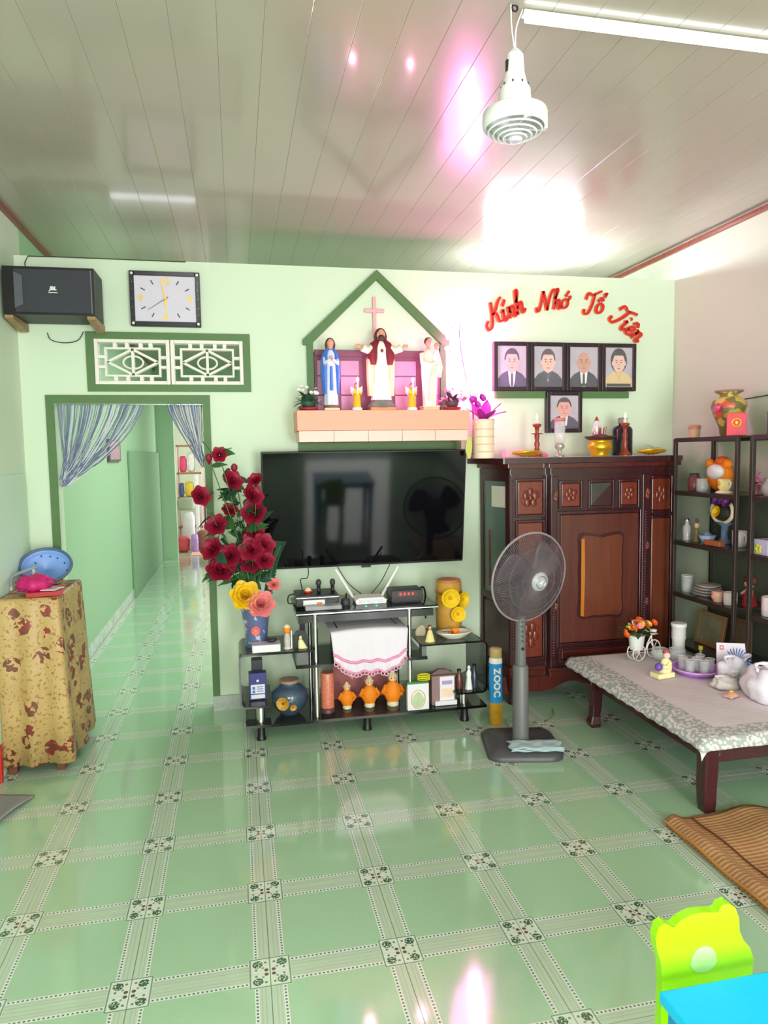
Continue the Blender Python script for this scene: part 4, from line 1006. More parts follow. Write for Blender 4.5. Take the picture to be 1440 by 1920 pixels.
# ------------------------------------------------------------------ things on the cabinet
CT = 1.5005
dl = tag(MB().grid(lambda u, v: (1.86 + 1.26 * u, 2.66 - 0.32 * v, CT + 0.001 + 0.0008 * math.sin(u * 40) * math.sin(v * 18)), 40, 10).build('altar_cloth', M('cloth_pale', (222, 214, 206), 0.8, 0.12, 60), solid=0.0012), 'pale thin cloth runner over cabinet top', 'cloth')
CT = 1.5035
def turned(name, lab, x, y, prof, mat, group=None, cat='candlestick'):
    t = thing(name, lab, cat, (x, y, CT), group=group)
    MB().lathe(prof, 18).build('stem', mat, t)
    return t
RB = wood('red_brown_turned', (150, 58, 40), (124, 44, 32), 0.3)
def candlestick(x, y, lab, plate):
    t = turned('candlestick', lab, x, y, [(0.034, 0), (0.034, 0.012), (0.02, 0.03), (0.013, 0.06), (0.018, 0.08), (0.012, 0.1), (0.016, 0.13), (0.011, 0.15), (0.014, 0.18), (0.026, 0.19), (0.028, 0.2), (0.012, 0.205)], RB)
    if plate: MB().lathe([(0.012, 0.138), (0.036, 0.141), (0.036, 0.145), (0.012, 0.148)], 18).build('drip_plate', RB, t)
    MB().lathe([(0.011, 0.2), (0.011, 0.225), (0.004, 0.23)], 12).build('candle', CREAM, t)
    MB().lathe([(0.001, 0.23), (0.007, 0.24), (0.005, 0.255), (0.001, 0.268)], 10).build('flame_bulb', base('candle_bulb', (255, 240, 214), 0.3, emit=(255, 226, 190), es=2.5)[0], t)
candlestick(2.163, 2.46, 'turned red brown candlestick with drip plate beside the glass lamp', True)
candlestick(2.735, 2.42, 'turned red brown candlestick in front of black bottle', False)
gl = thing('oil_lamp', 'clear glass chimney oil lamp on cabinet', 'lamp', (2.285, 2.40, CT))
MB().lathe([(0.03, 0), (0.03, 0.006), (0.012, 0.02), (0.012, 0.04), (0.028, 0.055), (0.03, 0.07), (0.018, 0.085)], 18).build('font', M('lamp_silver', (190, 186, 180), 0.25, 0.1, metal=0.6), gl)
MB().lathe([(0.03, 0.086), (0.032, 0.12), (0.032, 0.225)], 20, cap0=False, cap1=False).build('chimney', GLASS_C, gl, solid=0.002)
MB().lathe([(0.033, 0.215), (0.034, 0.225), (0.033, 0.235)], 20, cap0=False, cap1=False).build('chimney_rim', M('rim_rose', (206, 120, 110), 0.3), gl, solid=0.002)
MB().cyl((0, 0, 0.08), (0, 0, 0.12), 0.006, 8).build('burner', GOLD, gl)
ib = thing('incense_burner', 'gold incense bowl with dark rim on cabinet', 'incense bowl', (2.553, 2.40, CT))
MB().lathe([(0.05, 0), (0.056, 0.008), (0.05, 0.02), (0.07, 0.04), (0.076, 0.06), (0.066, 0.082), (0.06, 0.09), (0.07, 0.1)], 28).build('bowl', GOLD, ib)
MB().lathe([(0.068, 0.098), (0.09, 0.112), (0.094, 0.122), (0.08, 0.118), (0.05, 0.108)], 28).build('rim', M('bowl_rim_dark', (66, 40, 38), 0.4), ib)
MB().lathe([(0.075, 0.112), (0.04, 0.13), (0.005, 0.138)], 20).build('sand', M('ash_plum', (130, 60, 76), 0.9, 0.3), ib)
random.seed(4)
for k in range(16):
    a = random.uniform(0, 2 * PI); r = random.uniform(0, 0.035)
    MB().cyl((r * math.cos(a), r * math.sin(a), 0.12), (r * 1.3 * math.cos(a), r * 1.3 * math.sin(a), 0.165 + 0.02 * random.random()), 0.0016, 4).build('incense_stub', M('incense_red', (150, 40, 66), 0.7), ib)
l2 = thing('oil_lamp', 'small glass lamp with chimney behind the gold incense bowl', 'lamp', (2.60, 2.53, CT))
MB().lathe([(0.028, 0), (0.028, 0.008), (0.012, 0.03), (0.012, 0.1), (0.03, 0.125), (0.024, 0.15)], 16).build('font', M('lamp_silver', (190, 186, 180), 0.25, 0.1, metal=0.6), l2)
MB().lathe([(0.026, 0.15), (0.03, 0.175), (0.022, 0.215), (0.016, 0.225)], 18, cap0=False, cap1=False).build('chimney', GLASS_C, l2, solid=0.002)
MB().lathe([(0.004, 0.15), (0.008, 0.165), (0.001, 0.19)], 8).build('flame_bulb', base('lamp_bulb_warm', (255, 220, 190), 0.3, emit=(255, 190, 150), es=1.5)[0], l2)
MB().lathe([(0.017, 0.224), (0.01, 0.232), (0.006, 0.245), (0.002, 0.25)], 10).build('finial', RB, l2)
bk = thing('bottle', 'squat black bottle behind the candlestick', 'bottle', (2.775, 2.52, CT))
MB().lathe([(0.06, 0), (0.062, 0.01), (0.062, 0.165), (0.05, 0.185), (0.024, 0.192), (0.022, 0.21)], 22).build('body', M('bottle_black', (24, 28, 28), 0.25, 0.1), bk)
MB().lathe([(0.03, 0.205), (0.03, 0.235), (0.024, 0.24), (0.004, 0.242)], 16).build('stopper', M('stopper_grey', (130, 132, 126), 0.35), bk)
def gold_dish(x, y, lab, rz):
    t = thing('offering_dish', lab, 'dish', (x, y, CT), rz, 'gold fabric offering dishes')
    def leaf(u, v):
        a = (u - 0.5) * 2; w_ = 0.05 * (1 - a * a) ** 0.5 if abs(a) < 1 else 0
        return (0.1 * a, w_ * (v - 0.5) * 2, 0.006 + 0.02 * abs(a) ** 2 + 0.024 * abs(v - 0.5) * 2 * (1 - a * a) + 0.002 * math.sin(u * 40))
    MB().grid(leaf, 20, 6).build('tray', GOLD, t, solid=0.004)
    MB().tube(catmull([(-0.1, 0, 0.026), (-0.04, -0.046, 0.034), (0.04, -0.046, 0.034), (0.1, 0, 0.026)], 6), 0.007, 8).build('rolled_rim', GOLD, t)
gold_dish(2.06, 2.37, 'gold leaf shaped dish near the glass chimney lamp', 0.12)
gold_dish(2.905, 2.40, 'gold leaf shaped dish at the display rack end of cabinet', 0.0)
pk = thing('flower_saucer', 'small pink flower saucer between candlestick and glass lamp', 'saucer', (2.22, 2.5, CT))
MB().lathe([(0.025, 0), (0.04, 0.012), (0.036, 0.012), (0.02, 0.004)], 18).build('saucer', PINKP, pk)
for k in range(5): put(PF, 'flower', pk, (0.018 * math.cos(k * 1.26), 0.018 * math.sin(k * 1.26), 0.018), (0.5, 0, k * 1.2), 1.3)
bxx = tag(MB().box(1.98, 2.1, 2.5, 2.58, CT, CT + 0.05).build('tissue_packet', M('packet_pale_pink', (236, 206, 206), 0.5, 0.2, 40), bevel=0.006), 'pale pink packet behind the gold dish on cabinet', 'packet')
lf = thing('leaf_sprig', 'pale leafy sprig at the corner of cabinet top by the rack', 'leaves', (3.0, 2.5, CT))
LPG = leaf_mesh(0.09, 0.03, 0.3, 'leaf', M('leaf_pale_grey', (176, 186, 160), 0.5, 0.2))
for k in range(5): put(LPG, 'leaf', lf, (0, 0, 0.01 + 0.006 * k), (0, -0.15 - 0.12 * k, -2.6 + 1.1 * k))

# ================================================================== TV STAND AND WHAT STANDS ON IT
ts = thing('tv_stand', 'smoked glass tv stand with chrome posts under the television', 'tv stand', (0, 2.14, 0))
def gslab(nm, x0, x1, y0, y1, z0, z1):
    o = MB().box(x0, x1, y0, y1, z0, z1).build(nm, GLASS_T, ts)
    MB().box(x0, x1, y0 - 0.003, y0, z0 - 0.002, z1 + 0.001).build('edge', GLASS_E, o)
    return o
gslab('bottom_shelf', 0.355, 1.715, 0, 0.42, 0.078, 0.090)
gslab('middle_shelf', 0.628, 1.365, 0.0, 0.40, 0.386, 0.398)
gslab('top_shelf', 0.637, 1.43, 0.0, 0.42, 0.680, 0.692)
MB().box(0.637, 1.43, -0.006, -0.003, 0.678, 0.684).build('chrome_strip', CHROME, ts)
MB().box(0.65, 1.41, 0.03, 0.40, 0.625, 0.664).build('under_panel', M('stand_dark_panel', (40, 44, 44), 0.15, 0.1), ts)
for x in (0.742, 1.27):
    for y in (0.03, 0.36):
        for z0, z1 in ((0.091, 0.385), (0.399, 0.679)):
            MB().cyl((x, y, z0), (x, y, z1), 0.013, 14).build('post', CHROME, ts)
for x in (0.435, 1.02, 1.59):
    for y in (0.03, 0.38):
        f = MB(); f.lathe([(0.026, 0), (0.026, 0.012), (0.021, 0.02), (0.021, 0.0775)], 16); f.build('foot', BLACK, ts, (x, y, 0))
def bent(x_out, x_top, x_bot, zt, zb, nm):
    s_ = 1 if x_top > x_out else -1; r = 0.03; pts = [(x_top, zt)]
    for k in range(7):
        a = k / 6 * PI / 2; pts.append((x_out + s_ * (r - r * math.sin(a)), zt - r + r * math.cos(a)))
    for k in range(7):
        a = k / 6 * PI / 2; pts.append((x_out + s_ * (r - r * math.cos(a)), zb + r - r * math.sin(a)))
    pts.append((x_bot, zb))
    th = 0.010; b = MB(); e = MB(); rs = []; re = []
    n = len(pts)
    for i in range(n):
        a = pts[max(0, i - 1)]; c = pts[min(n - 1, i + 1)]; tx, tz = c[0] - a[0], c[1] - a[1]; l = math.hypot(tx, tz); nx, nz = -tz / l * th / 2, tx / l * th / 2
        P, Q = (pts[i][0] + nx, pts[i][1] + nz), (pts[i][0] - nx, pts[i][1] - nz)
        rs.append([(P[0], 0, P[1]), (Q[0], 0, Q[1]), (Q[0], 0.36, Q[1]), (P[0], 0.36, P[1])])
        re.append([(P[0], -0.004, P[1]), (Q[0], -0.004, Q[1]), (Q[0], -0.0001, Q[1]), (P[0], -0.0001, P[1])])
    o = b.rings(rs, smooth=False).build(nm, GLASS_T, ts); e.rings(re, smooth=False).build('edge', GLASS_E, o)
bent(0.332, 0.72, 0.5, 0.478, 0.19, 'bent_glass_side')
bent(1.715, 1.33, 1.53, 0.464, 0.168, 'bent_glass_side')
for x, z in ((0.435, 0.183), (1.59, 0.161)):
    MB().cyl((x, 0.04, 0.0915), (x, 0.04, z), 0.024, 16).build('chrome_foot', CHROME, ts)
    MB().cyl((x, 0.3, 0.0915), (x, 0.3, z), 0.024, 16).build('chrome_foot', CHROME, ts)
FROST = M('frosted_block', (104, 106, 106), 0.3, 0.3, 40)
MB().box(0.632, 0.7, 0.01, 0.07, 0.399, 0.472).build('frosted_block', FROST, ts, bevel=0.003)
MB().box(1.335, 1.362, 0.01, 0.07, 0.399, 0.458).build('frosted_block', FROST, ts, bevel=0.003)
MB().box(0.68, 0.71, 0.3, 0.33, 0.399, 0.679).build('back_bar', DARK, ts)

ZT, ZL, ZRt, ZM, ZBt = 0.6935, 0.4845, 0.4705, 0.3995, 0.0915
def bx(t, nm, c, d, mat, bev=0.003): return MB().cbox(c, d).build(nm, mat, t, bevel=bev)
# amplifier / player
am = thing('media_player', 'black media player with white label at the roses end of stand top', 'player', (0.765, 2.33, ZT))
bx(am, 'case', (0, 0, 0.04), (0.235, 0.2, 0.06), BLACK); bx(am, 'foot', (-0.08, 0, 0.005), (0.03, 0.15, 0.01), BLACK); bx(am, 'foot', (0.08, 0, 0.005), (0.03, 0.15, 0.01), BLACK)
bx(am, 'front_strip', (0, -0.1015, 0.058), (0.235, 0.003, 0.004), CHROME, 0); bx(am, 'label', (-0.02, -0.1015, 0.03), (0.12, 0.003, 0.03), PAPER, 0.001)
bx(am, 'orange_sticker', (0.01, -0.103, 0.022), (0.03, 0.002, 0.02), ORG, 0.001); bx(am, 'display', (0.07, -0.1015, 0.03), (0.06, 0.003, 0.022), DARK, 0.001)
tr = thing('plastic_case', 'clear plastic case lying in front of the media player', 'case', (0.79, 2.19, ZT))
bx(tr, 'body', (0, 0, 0.012), (0.2, 0.07, 0.022), base('clear_grey_plastic', (190, 192, 196), 0.1, alpha=0.6)[0], 0.004); bx(tr, 'insert', (0.03, 0, 0.012), (0.05, 0.05, 0.012), DARK, 0.002)
for dx, lab in ((0.02, 'black microphone knob standing on media player near its middle'), (0.1, 'black microphone knob standing on media player by the router')):
    k = thing('microphone', lab, 'microphone', (0.765 + dx, 2.35, ZT + 0.0705))
    MB().lathe([(0.011, 0), (0.011, 0.03), (0.006, 0.032)], 14).build('handle', BLACK, k); MB().ell((0, 0, 0.048), 0.016, 0.016, 0.021, 12, 8).build('head', DARK, k)
wb = thing('flower_ornament', 'small white and red ornament on media player', 'ornament', (0.722, 2.33, ZT + 0.0705))
MB().lathe([(0.022, 0), (0.026, 0.006), (0.02, 0.01)], 14).build('base', RED, wb); MB().lathe([(0.02, 0.01), (0.012, 0.026), (0.003, 0.028)], 14).build('top', CREAM, wb)
cbk = MB(); cbk.tube(catmull([(0.7, 2.44, ZT + 0.07), (0.69, 2.42, ZT + 0.13), (0.73, 2.42, ZT + 0.14), (0.735, 2.43, ZT + 0.2), (0.72, 2.45, ZT + 0.22)], 5), 0.003, 5)
tag(cbk.build('cable', BLACK), 'black looped cable rising behind the media player', 'cable')
cbk = MB(); cbk.tube(catmull([(0.648, 2.36, ZT + 0.06), (0.615, 2.36, ZT + 0.05), (0.612, 2.36, ZT + 0.01), (0.644, 2.36, ZT + 0.005)], 5), 0.004, 6)
tag(cbk.build('cable', BLACK), 'short thick black cable at the vase end of media player', 'cable')
# router
ro = thing('wifi_router', 'white wifi router with two raised antennas on stand top', 'router', (1.07, 2.31, ZT))
MB().prism([(-0.085, 0.0), (0.085, 0.0), (0.09, 0.02), (0.07, 0.035), (-0.07, 0.035), (-0.09, 0.02)], -0.06, 0.06, 'y').build('case', WPL, ro, bevel=0.004)
bx(ro, 'front_panel', (0, -0.061, 0.018), (0.14, 0.003, 0.018), M('router_front', (224, 226, 238), 0.3), 0.001)
for s_ in (-1, 1):
    MB().tube([(s_ * 0.086, 0.055, 0.02), (s_ * 0.1, 0.055, 0.045), (s_ * 0.185, 0.055, 0.19)], [0.009, 0.009, 0.007], 10).build('antenna', WPL, ro)
    bx(ro, 'led', (s_ * 0.03, -0.063, 0.008), (0.008, 0.002, 0.004), base('led_green', (120, 255, 190), 0.4, emit=(90, 255, 180), es=4)[0], 0)
for s_, lab in ((-1, 'thin dark cable running up from router by the media player'), (1, 'thin dark cable rising by the red display box')):
    q = MB(); q.tube(catmull([(1.07 + s_ * 0.03, 2.4, ZT + 0.03), (1.07 + s_ * 0.1, 2.45, ZT + 0.09), (1.07 + s_ * 0.16, 2.47, ZT + 0.19)], 6), 0.0028, 5); tag(q.build('cable', DARK), lab, 'cable')
pw = thing('power_adapter', 'round dark adapter between media player and router', 'adapter', (0.925, 2.26, ZT))
MB().lathe([(0.025, 0), (0.028, 0.01), (0.024, 0.035), (0.01, 0.04)], 14).build('body', DARK, pw); MB().cyl((0, 0, 0.03), (0.01, 0.03, 0.06), 0.005, 8).build('plug', BLACK, pw)
# set top box
sx_ = thing('set_top_box', 'black set top box with red digits on stand top', 'set top box', (1.275, 2.30, ZT))
bx(sx_, 'case', (0, 0, 0.038), (0.185, 0.14, 0.066), BLACK); bx(sx_, 'base', (0, 0, 0.003), (0.17, 0.12, 0.006), DARK, 0)
bx(sx_, 'display', (0.0, -0.071, 0.05), (0.12, 0.003, 0.024), M('display_dark_red', (70, 12, 14), 0.2), 0)
EMR = base('digits_red', (255, 60, 50), 0.4, emit=(255, 50, 40), es=2)[0]
for k in range(4): text('digit', '8', 0.02, EMR, sx_, (-0.04 + 0.024 * k, -0.0735, 0.05), FRONT, 0.001)
for k in range(3): bx(sx_, 'vent_slit', (0.0, -0.071, 0.012 + 0.008 * k), (0.17, 0.002, 0.002), DARK, 0)
cbk = MB(); cbk.tube(catmull([(1.37, 2.37, ZT + 0.04), (1.415, 2.4, ZT + 0.05), (1.44, 2.44, ZT - 0.03), (1.44, 2.45, ZT - 0.15)], 5), 0.006, 6)
tag(cbk.build('cable', BLACK), 'thick black cable behind the set top box going down stand end', 'cable')

# covered box on the middle shelf: white cloth with pink scallops
bxm = thing('covered_box', 'grey box hidden beneath the white pink edged cloth', 'box', (1.035, 2.31, ZM)); bx(bxm, 'body', (0, 0, 0.09), (0.36, 0.24, 0.18), DARK, 0.01)
ck_ = thing('cloth_cover', 'white cloth with pink scalloped lace edge draped on stand shelf', 'cloth', (1.035, 2.31, ZM))
def drape(u, v):
    x = (u - 0.5) * 0.43; hx = abs(u - 0.5) * 2
    # v: 0 back top, .45 front top edge, 1 bottom hem
    if v < 0.45:
        y = 0.125 - 0.315 * (v / 0.45); z = 0.186 - 0.012 * hx ** 2
    else:
        t = (v - 0.45) / 0.55
        drop = 0.235 - 0.08 * max(0, hx - 0.55) / 0.45
        y = -0.190 - 0.02 * t - 0.007 * math.sin(u * 30) * t; z = 0.186 - 0.012 * hx ** 2 - drop * t + 0.006 * math.sin(u * 34) * t * t
        x = x * (1 - 0.06 * t)
    return (x, y, z)
CLW = M('cloth_white_lilac', (228, 220, 234), 0.7, 0.05, 12)
MB().grid(drape, 48, 22).build('cloth', CLW, ck_, solid=0.002)
for q, z_ in ((0.86, 'pink_trim'), (0.995, 'hem_trim')):
    pts = [drape(i / 40, q) for i in range(41)]
    t = MB(); t.tube([(p[0], p[1] - 0.004, p[2]) for p in pts], 0.008 if q < 0.9 else 0.005, 6); t.build(z_, M('trim_pink', (240, 150, 190), 0.6, 0.25, 60), ck_)
for k in range(22):
    p = drape((k + 0.5) / 22, 1.0)
    ring = [(p[0] + 0.0105 * math.cos(a), p[1] - 0.003, p[2] - 0.008 + 0.011 * math.sin(a)) for a in [i * 2 * PI / 12 for i in range(12)]]
    MB().tube(ring, 0.003, 5, True).build('scallop', M('trim_white_pink', (236, 190, 214), 0.6), ck_)

# ------------------------------------------------------------------ vase with roses (left glass)
vs = thing('blue_vase', 'tall blue floral vase holding the red roses', 'vase', (0.428, 2.31, ZL))
vm, vb_ = base('vase_blue_floral', (104, 116, 160), 0.3, coat=0.3)
n_ = xnoise(26, xcoord('Object'), 3); n2 = xnoise(14, xcoord('Object'), 2)
c_ = xmix(n_ > 0.58, lin((96, 108, 152)), lin((188, 196, 220))); c_ = xmix(n2 > 0.66, c_, lin((222, 96, 112)))
X.nt.links.new(c_, vb_.inputs['Base Color'])
MB().lathe([(0.062, 0), (0.066, 0.01), (0.06, 0.03), (0.064, 0.1), (0.078, 0.19), (0.086, 0.235), (0.078, 0.235), (0.06, 0.1)], 28, cap1=False).build('body', vm, vs)
VPK = petal_flower(2, 6, 0.03, M('vase_flower_pink', (238, 120, 130), 0.5, 0.2), 'moulded_flower', 0.4, YEL)
put(VPK, 'moulded_flower', vs, (-0.005, -0.068, 0.1), (1.5, 0, 0), 0.9)
ROSE = M('rose_crimson', (142, 14, 48), 0.55, 0.25, 40)
rose_me = rose_flower(0.056, ROSE, 'bloom')
bud = MB(); bud.loft([(0, 0, 0, 0.006, 0.006), (0.012, 0, 0, 0.017, 0.017), (0.03, 0, 0, 0.018, 0.018), (0.045, 0, 0, 0.008, 0.008)], 14, 5, 0.12); bud_me = bud.mesh('bloom', ROSE)
RLEAF = leaf_mesh(0.075, 0.042, 0.35, 'leaf', LEAF); RLEAF2 = leaf_mesh(0.08, 0.045, 0.25, 'leaf', LEAF2)
GSTEM = M('stem_green', (70, 110, 60), 0.5)
random.seed(21)
VX, VY = 0.428, 2.31; ZV = ZL + 0.2
rose_px = [(0.207, 1.53, 'b'), (0.262, 1.545, 0.72), (0.335, 1.475, 'b'), (0.32, 1.4, 1.0), (0.448, 1.404, 0.7), (0.152, 1.325, 0.95), (0.425, 1.32, 1.05), (0.305, 1.24, 0.75),
           (0.435, 1.225, 1.2), (0.235, 1.16, 1.05), (0.43, 1.12, 0.95), (0.215, 1.04, 1.1), (0.30, 0.995, 1.15), (0.415, 1.03, 1.15), (0.475, 1.05, 1.1), (0.405, 0.955, 1.2), (0.475, 0.972, 1.0), (0.245, 0.915, 1.3), (0.38, 1.1, 'b'), (0.22, 0.96, 'b')]
ORD = ['', 'second ', 'third ', 'fourth ', 'fifth ', 'sixth ', 'seventh ', 'eighth ', 'ninth ', 'tenth ', 'eleventh ', 'twelfth ', 'thirteenth ', 'fourteenth ', 'fifteenth ', 'sixteenth ']
def rose_rank(k):
    b_ = rose_px[k][2] == 'b'
    zs = sorted([q[1] for q in rose_px if (q[2] == 'b') == b_], reverse=True)
    return ('closed crimson rosebud, %shighest bud in the blue vase' if b_ else 'open crimson artificial rose, %shighest open rose in the blue vase') % ORD[zs.index(rose_px[k][1])]
rlab = {'b': 'closed crimson rosebud among the roses in the blue vase', 'f': 'open crimson artificial rose in the tall blue vase'}
for k, (rx_, rz_, sc_) in enumerate(rose_px):
    y_ = 2.27 + random.uniform(-0.05, 0.05)
    isb = sc_ == 'b'
    t = thing('rose', rose_rank(k), 'rose', (VX, VY, ZV), group='crimson rosebuds' if isb else 'open crimson roses')
    q = (rx_ - VX, y_ - VY, rz_ - ZV)
    MB().tube(catmull([(0.03 * random.uniform(-1, 1), 0.02 * random.uniform(-1, 1), -0.15), (q[0] * 0.25, q[1] * 0.3, q[2] * 0.35), (q[0] * 0.7, q[1] * 0.8 + 0.02, q[2] * 0.75), (q[0], q[1] + 0.02, q[2] - 0.005)], 4), 0.003, 5).build('stem', GSTEM, t)
    if isb: put(bud_me, 'bloom', t, (q[0], q[1] + 0.015, q[2] - 0.02), (0.5, random.uniform(-0.4, 0.4), 0), 1.0)
    else: put(rose_me, 'bloom', t, q, (1.15 + random.uniform(-0.25, 0.2), random.uniform(-0.3, 0.3), random.uniform(-0.5, 0.5)), sc_)
    put(bud_me, 'calyx', t, (q[0], q[1] + 0.03, q[2] - 0.03), (1.2, 0, 0), 0.5).data = bud_me
    for e in range(8):
        f = random.uniform(0.5, 1.0)
        put(RLEAF if e % 2 else RLEAF2, 'leaf', t, (q[0] * f + random.uniform(-0.02, 0.02), q[1] * f + 0.03, q[2] * f + random.uniform(-0.02, 0.03)), (random.uniform(0.3, 1.2), random.uniform(-1.0, 0.6), random.uniform(0, 6.28)), random.uniform(0.9, 1.45))
YF_ = rose_flower(0.066, M('petal_yellow', (244, 186, 22), 0.5, 0.3, 40), 'bloom', 0.05)
PK_ = rose_flower(0.06, M('petal_coral_pink', (238, 126, 126), 0.5, 0.35, 40), 'bloom', 0.05)
for me_, lab, q, cat in ((YF_, 'large yellow artificial flower at rim of the blue vase', (-0.055, -0.06, 0.09), 'flower'), (PK_, 'large coral pink artificial flower at rim of the blue vase', (0.025, -0.085, 0.045), 'flower'), (PK_, 'peach artificial flower on the television side of blue vase', (0.1, -0.02, 0.14), 'flower')):
    t = thing('flower', lab, cat, (VX, VY, ZV)); put(me_, 'bloom', t, q, (1.1, 0.15, 0), 1.2 if 'large' in lab else 0.6)
    MB().tube([(0, 0, -0.1), (q[0] * 0.6, q[1] * 0.5, q[2] * 0.5), (q[0], q[1] + 0.01, q[2])], 0.003, 5).build('stem', GSTEM, t)
fern = thing('fern_spray', 'green fern spray rising beside roses toward the television', 'leaves', (VX, VY, ZV))
fs = catmull([(0.02, -0.01, -0.1), (0.07, -0.02, 0.1), (0.1, -0.03, 0.25), (0.145, -0.04, 0.36)], 8)
MB().tube(fs, 0.003, 5).build('stem', GSTEM, fern)
for i in range(7, len(fs), 1):
    for s_ in (-1, 1): put(RLEAF2, 'leaf', fern, fs[i], (0.8, -0.6 * s_, 0.3 + (0 if s_ > 0 else 2.6)), 0.5)
ph = thing('phone_box', 'white box lying on the glass beside the blue vase', 'box', (0.475, 2.185, ZL))
bx(ph, 'body', (0, 0, 0.021), (0.15, 0.08, 0.04), PAPER); bx(ph, 'lid_line', (0, 0, 0.0415), (0.152, 0.082, 0.002), M('lilac_edge', (206, 196, 220), 0.5), 0)
sg = thing('sunglasses_case', 'small dark oval case on the white box', 'case', (0.505, 2.19, ZL + 0.0435)); MB().ell((0, 0, 0.013), 0.03, 0.018, 0.013, 14, 8).build('shell', M('case_dark_plum', (52, 36, 44), 0.3), sg); MB().tube([(0.03 * math.cos(a), 0.018 * math.sin(a), 0.013) for a in [i * PI / 10 for i in range(20)]], 0.0012, 4, True).build('seam', BLACK, sg)
fg = thing('figurine', 'slim figurine with orange head beside the black plaque', 'figurine', (0.59, 2.2, ZL))
MB().lathe([(0.022, 0), (0.022, 0.008), (0.016, 0.01), (0.018, 0.06), (0.013, 0.085)], 16).build('body', M('fig_white_black', (206, 200, 196), 0.4, 0.5, 20), fg); MB().ell((0, 0, 0.105), 0.02, 0.018, 0.024, 12, 8).build('head', ORG, fg); MB().lathe([(0.02, 0.118), (0.012, 0.132), (0.002, 0.135)], 12).build('hat', CREAM, fg)
MB().box(0.02, 0.026, -0.01, 0.01, 0.0, 0.1).build('staff', WPL, fg)
pq = thing('statuette', 'black arched plaque with a cream nativity figure', 'statuette', (0.665, 2.2, ZL))
MB().prism([(-0.036, 0), (0.036, 0), (0.036, 0.06), (0.026, 0.088), (0.0, 0.098), (-0.026, 0.088), (-0.036, 0.06)], 0.0, 0.02, 'y').build('plaque', BLACK, pq, bevel=0.003)
MB().loft([(0.0, 0.008, -0.016, 0.026, 0.012), (0.03, 0.0, -0.014, 0.018, 0.011), (0.05, -0.004, -0.012, 0.01, 0.009)], 14).build('figure', M('ivory_figure', (236, 226, 176), 0.5), pq); MB().ell((-0.004, -0.014, 0.06), 0.009, 0.009, 0.011, 10, 7).build('figure_head', M('ivory_figure', (236, 226, 176), 0.5), pq)
# blue phone box on left lower glass
bb_ = thing('device_box', 'upright dark blue device box with white label on glass shelf', 'box', (0.425, 2.27, 0.1965))
bx(bb_, 'body', (0, 0, 0.075), (0.095, 0.06, 0.15), M('box_navy_blue', (62, 62, 132), 0.4)); bx(bb_, 'label', (0, -0.031, 0.062), (0.075, 0.002, 0.05), PAPER, 0); bx(bb_, 'label', (0, -0.031, 0.02), (0.075, 0.002, 0.022), PAPER, 0)
bx(bb_, 'emblem', (0, -0.031, 0.108), (0.012, 0.002, 0.012), WPL, 0)
for k in range(3): bx(bb_, 'print_line', (0.012, -0.0325, 0.05 + 0.012 * k), (0.035, 0.001, 0.004), BLUE, 0)
bx(bb_, 'label_icon', (-0.022, -0.0325, 0.068), (0.014, 0.001, 0.016), BLUE, 0); bx(bb_, 'label_icon', (-0.022, -0.0325, 0.048), (0.014, 0.001, 0.014), BLUE, 0)
dg = tag(MB().box(0.395, 0.455, 2.31, 2.38, 0.1965, 0.40).build('dark_box', DARK, bevel=0.003), 'taller dark grey box behind the dark blue device box', 'box')
# round blue jar on bottom shelf
jr = thing('blue_jar', 'round dark blue ceramic jar with gold flower on bottom shelf', 'jar', (0.60, 2.29, ZBt))
MB().lathe([(0.05, 0), (0.055, 0.006), (0.085, 0.04), (0.104, 0.085), (0.098, 0.13), (0.07, 0.16), (0.05, 0.17), (0.05, 0.182)], 30).build('body', M('ceramic_slate_blue', (66, 84, 106), 0.2, 0.25, 20, coat=0.4), jr)
MB().lathe([(0.05, 0.176), (0.056, 0.18), (0.055, 0.192), (0.04, 0.192)], 24).build('rim', M('ceramic_tan', (176, 140, 120), 0.4), jr)
gfl = petal_flower(2, 8, 0.05, M('flower_matte_gold', (206, 156, 56), 0.6, 0.25, 60), 'gold_flower', 0.25, M('flower_brown_eye', (130, 84, 30), 0.5))
put(gfl, 'gold_flower', jr, (-0.04, -0.092, 0.088), (1.5, 0, -0.4), 0.8); put(gfl, 'gold_flower', jr, (0.012, -0.098, 0.064), (1.75, 0, 0.1), 0.42)

tj = thing('glass_tube_jar', 'tall jar of pink orange sweets on bottom shelf', 'jar', (0.81, 2.25, ZBt))
MB().lathe([(0.036, 0), (0.038, 0.01), (0.038, 0.22), (0.034, 0.228)], 22).build('glass', M('sweets_salmon', (232, 130, 104), 0.25, 0.4, 60), tj); MB().lathe([(0.039, 0.0), (0.0395, 0.03), (0.0392, 0.03)], 22).build('base_band', M('jar_base_plum', (96, 60, 60), 0.3), tj)
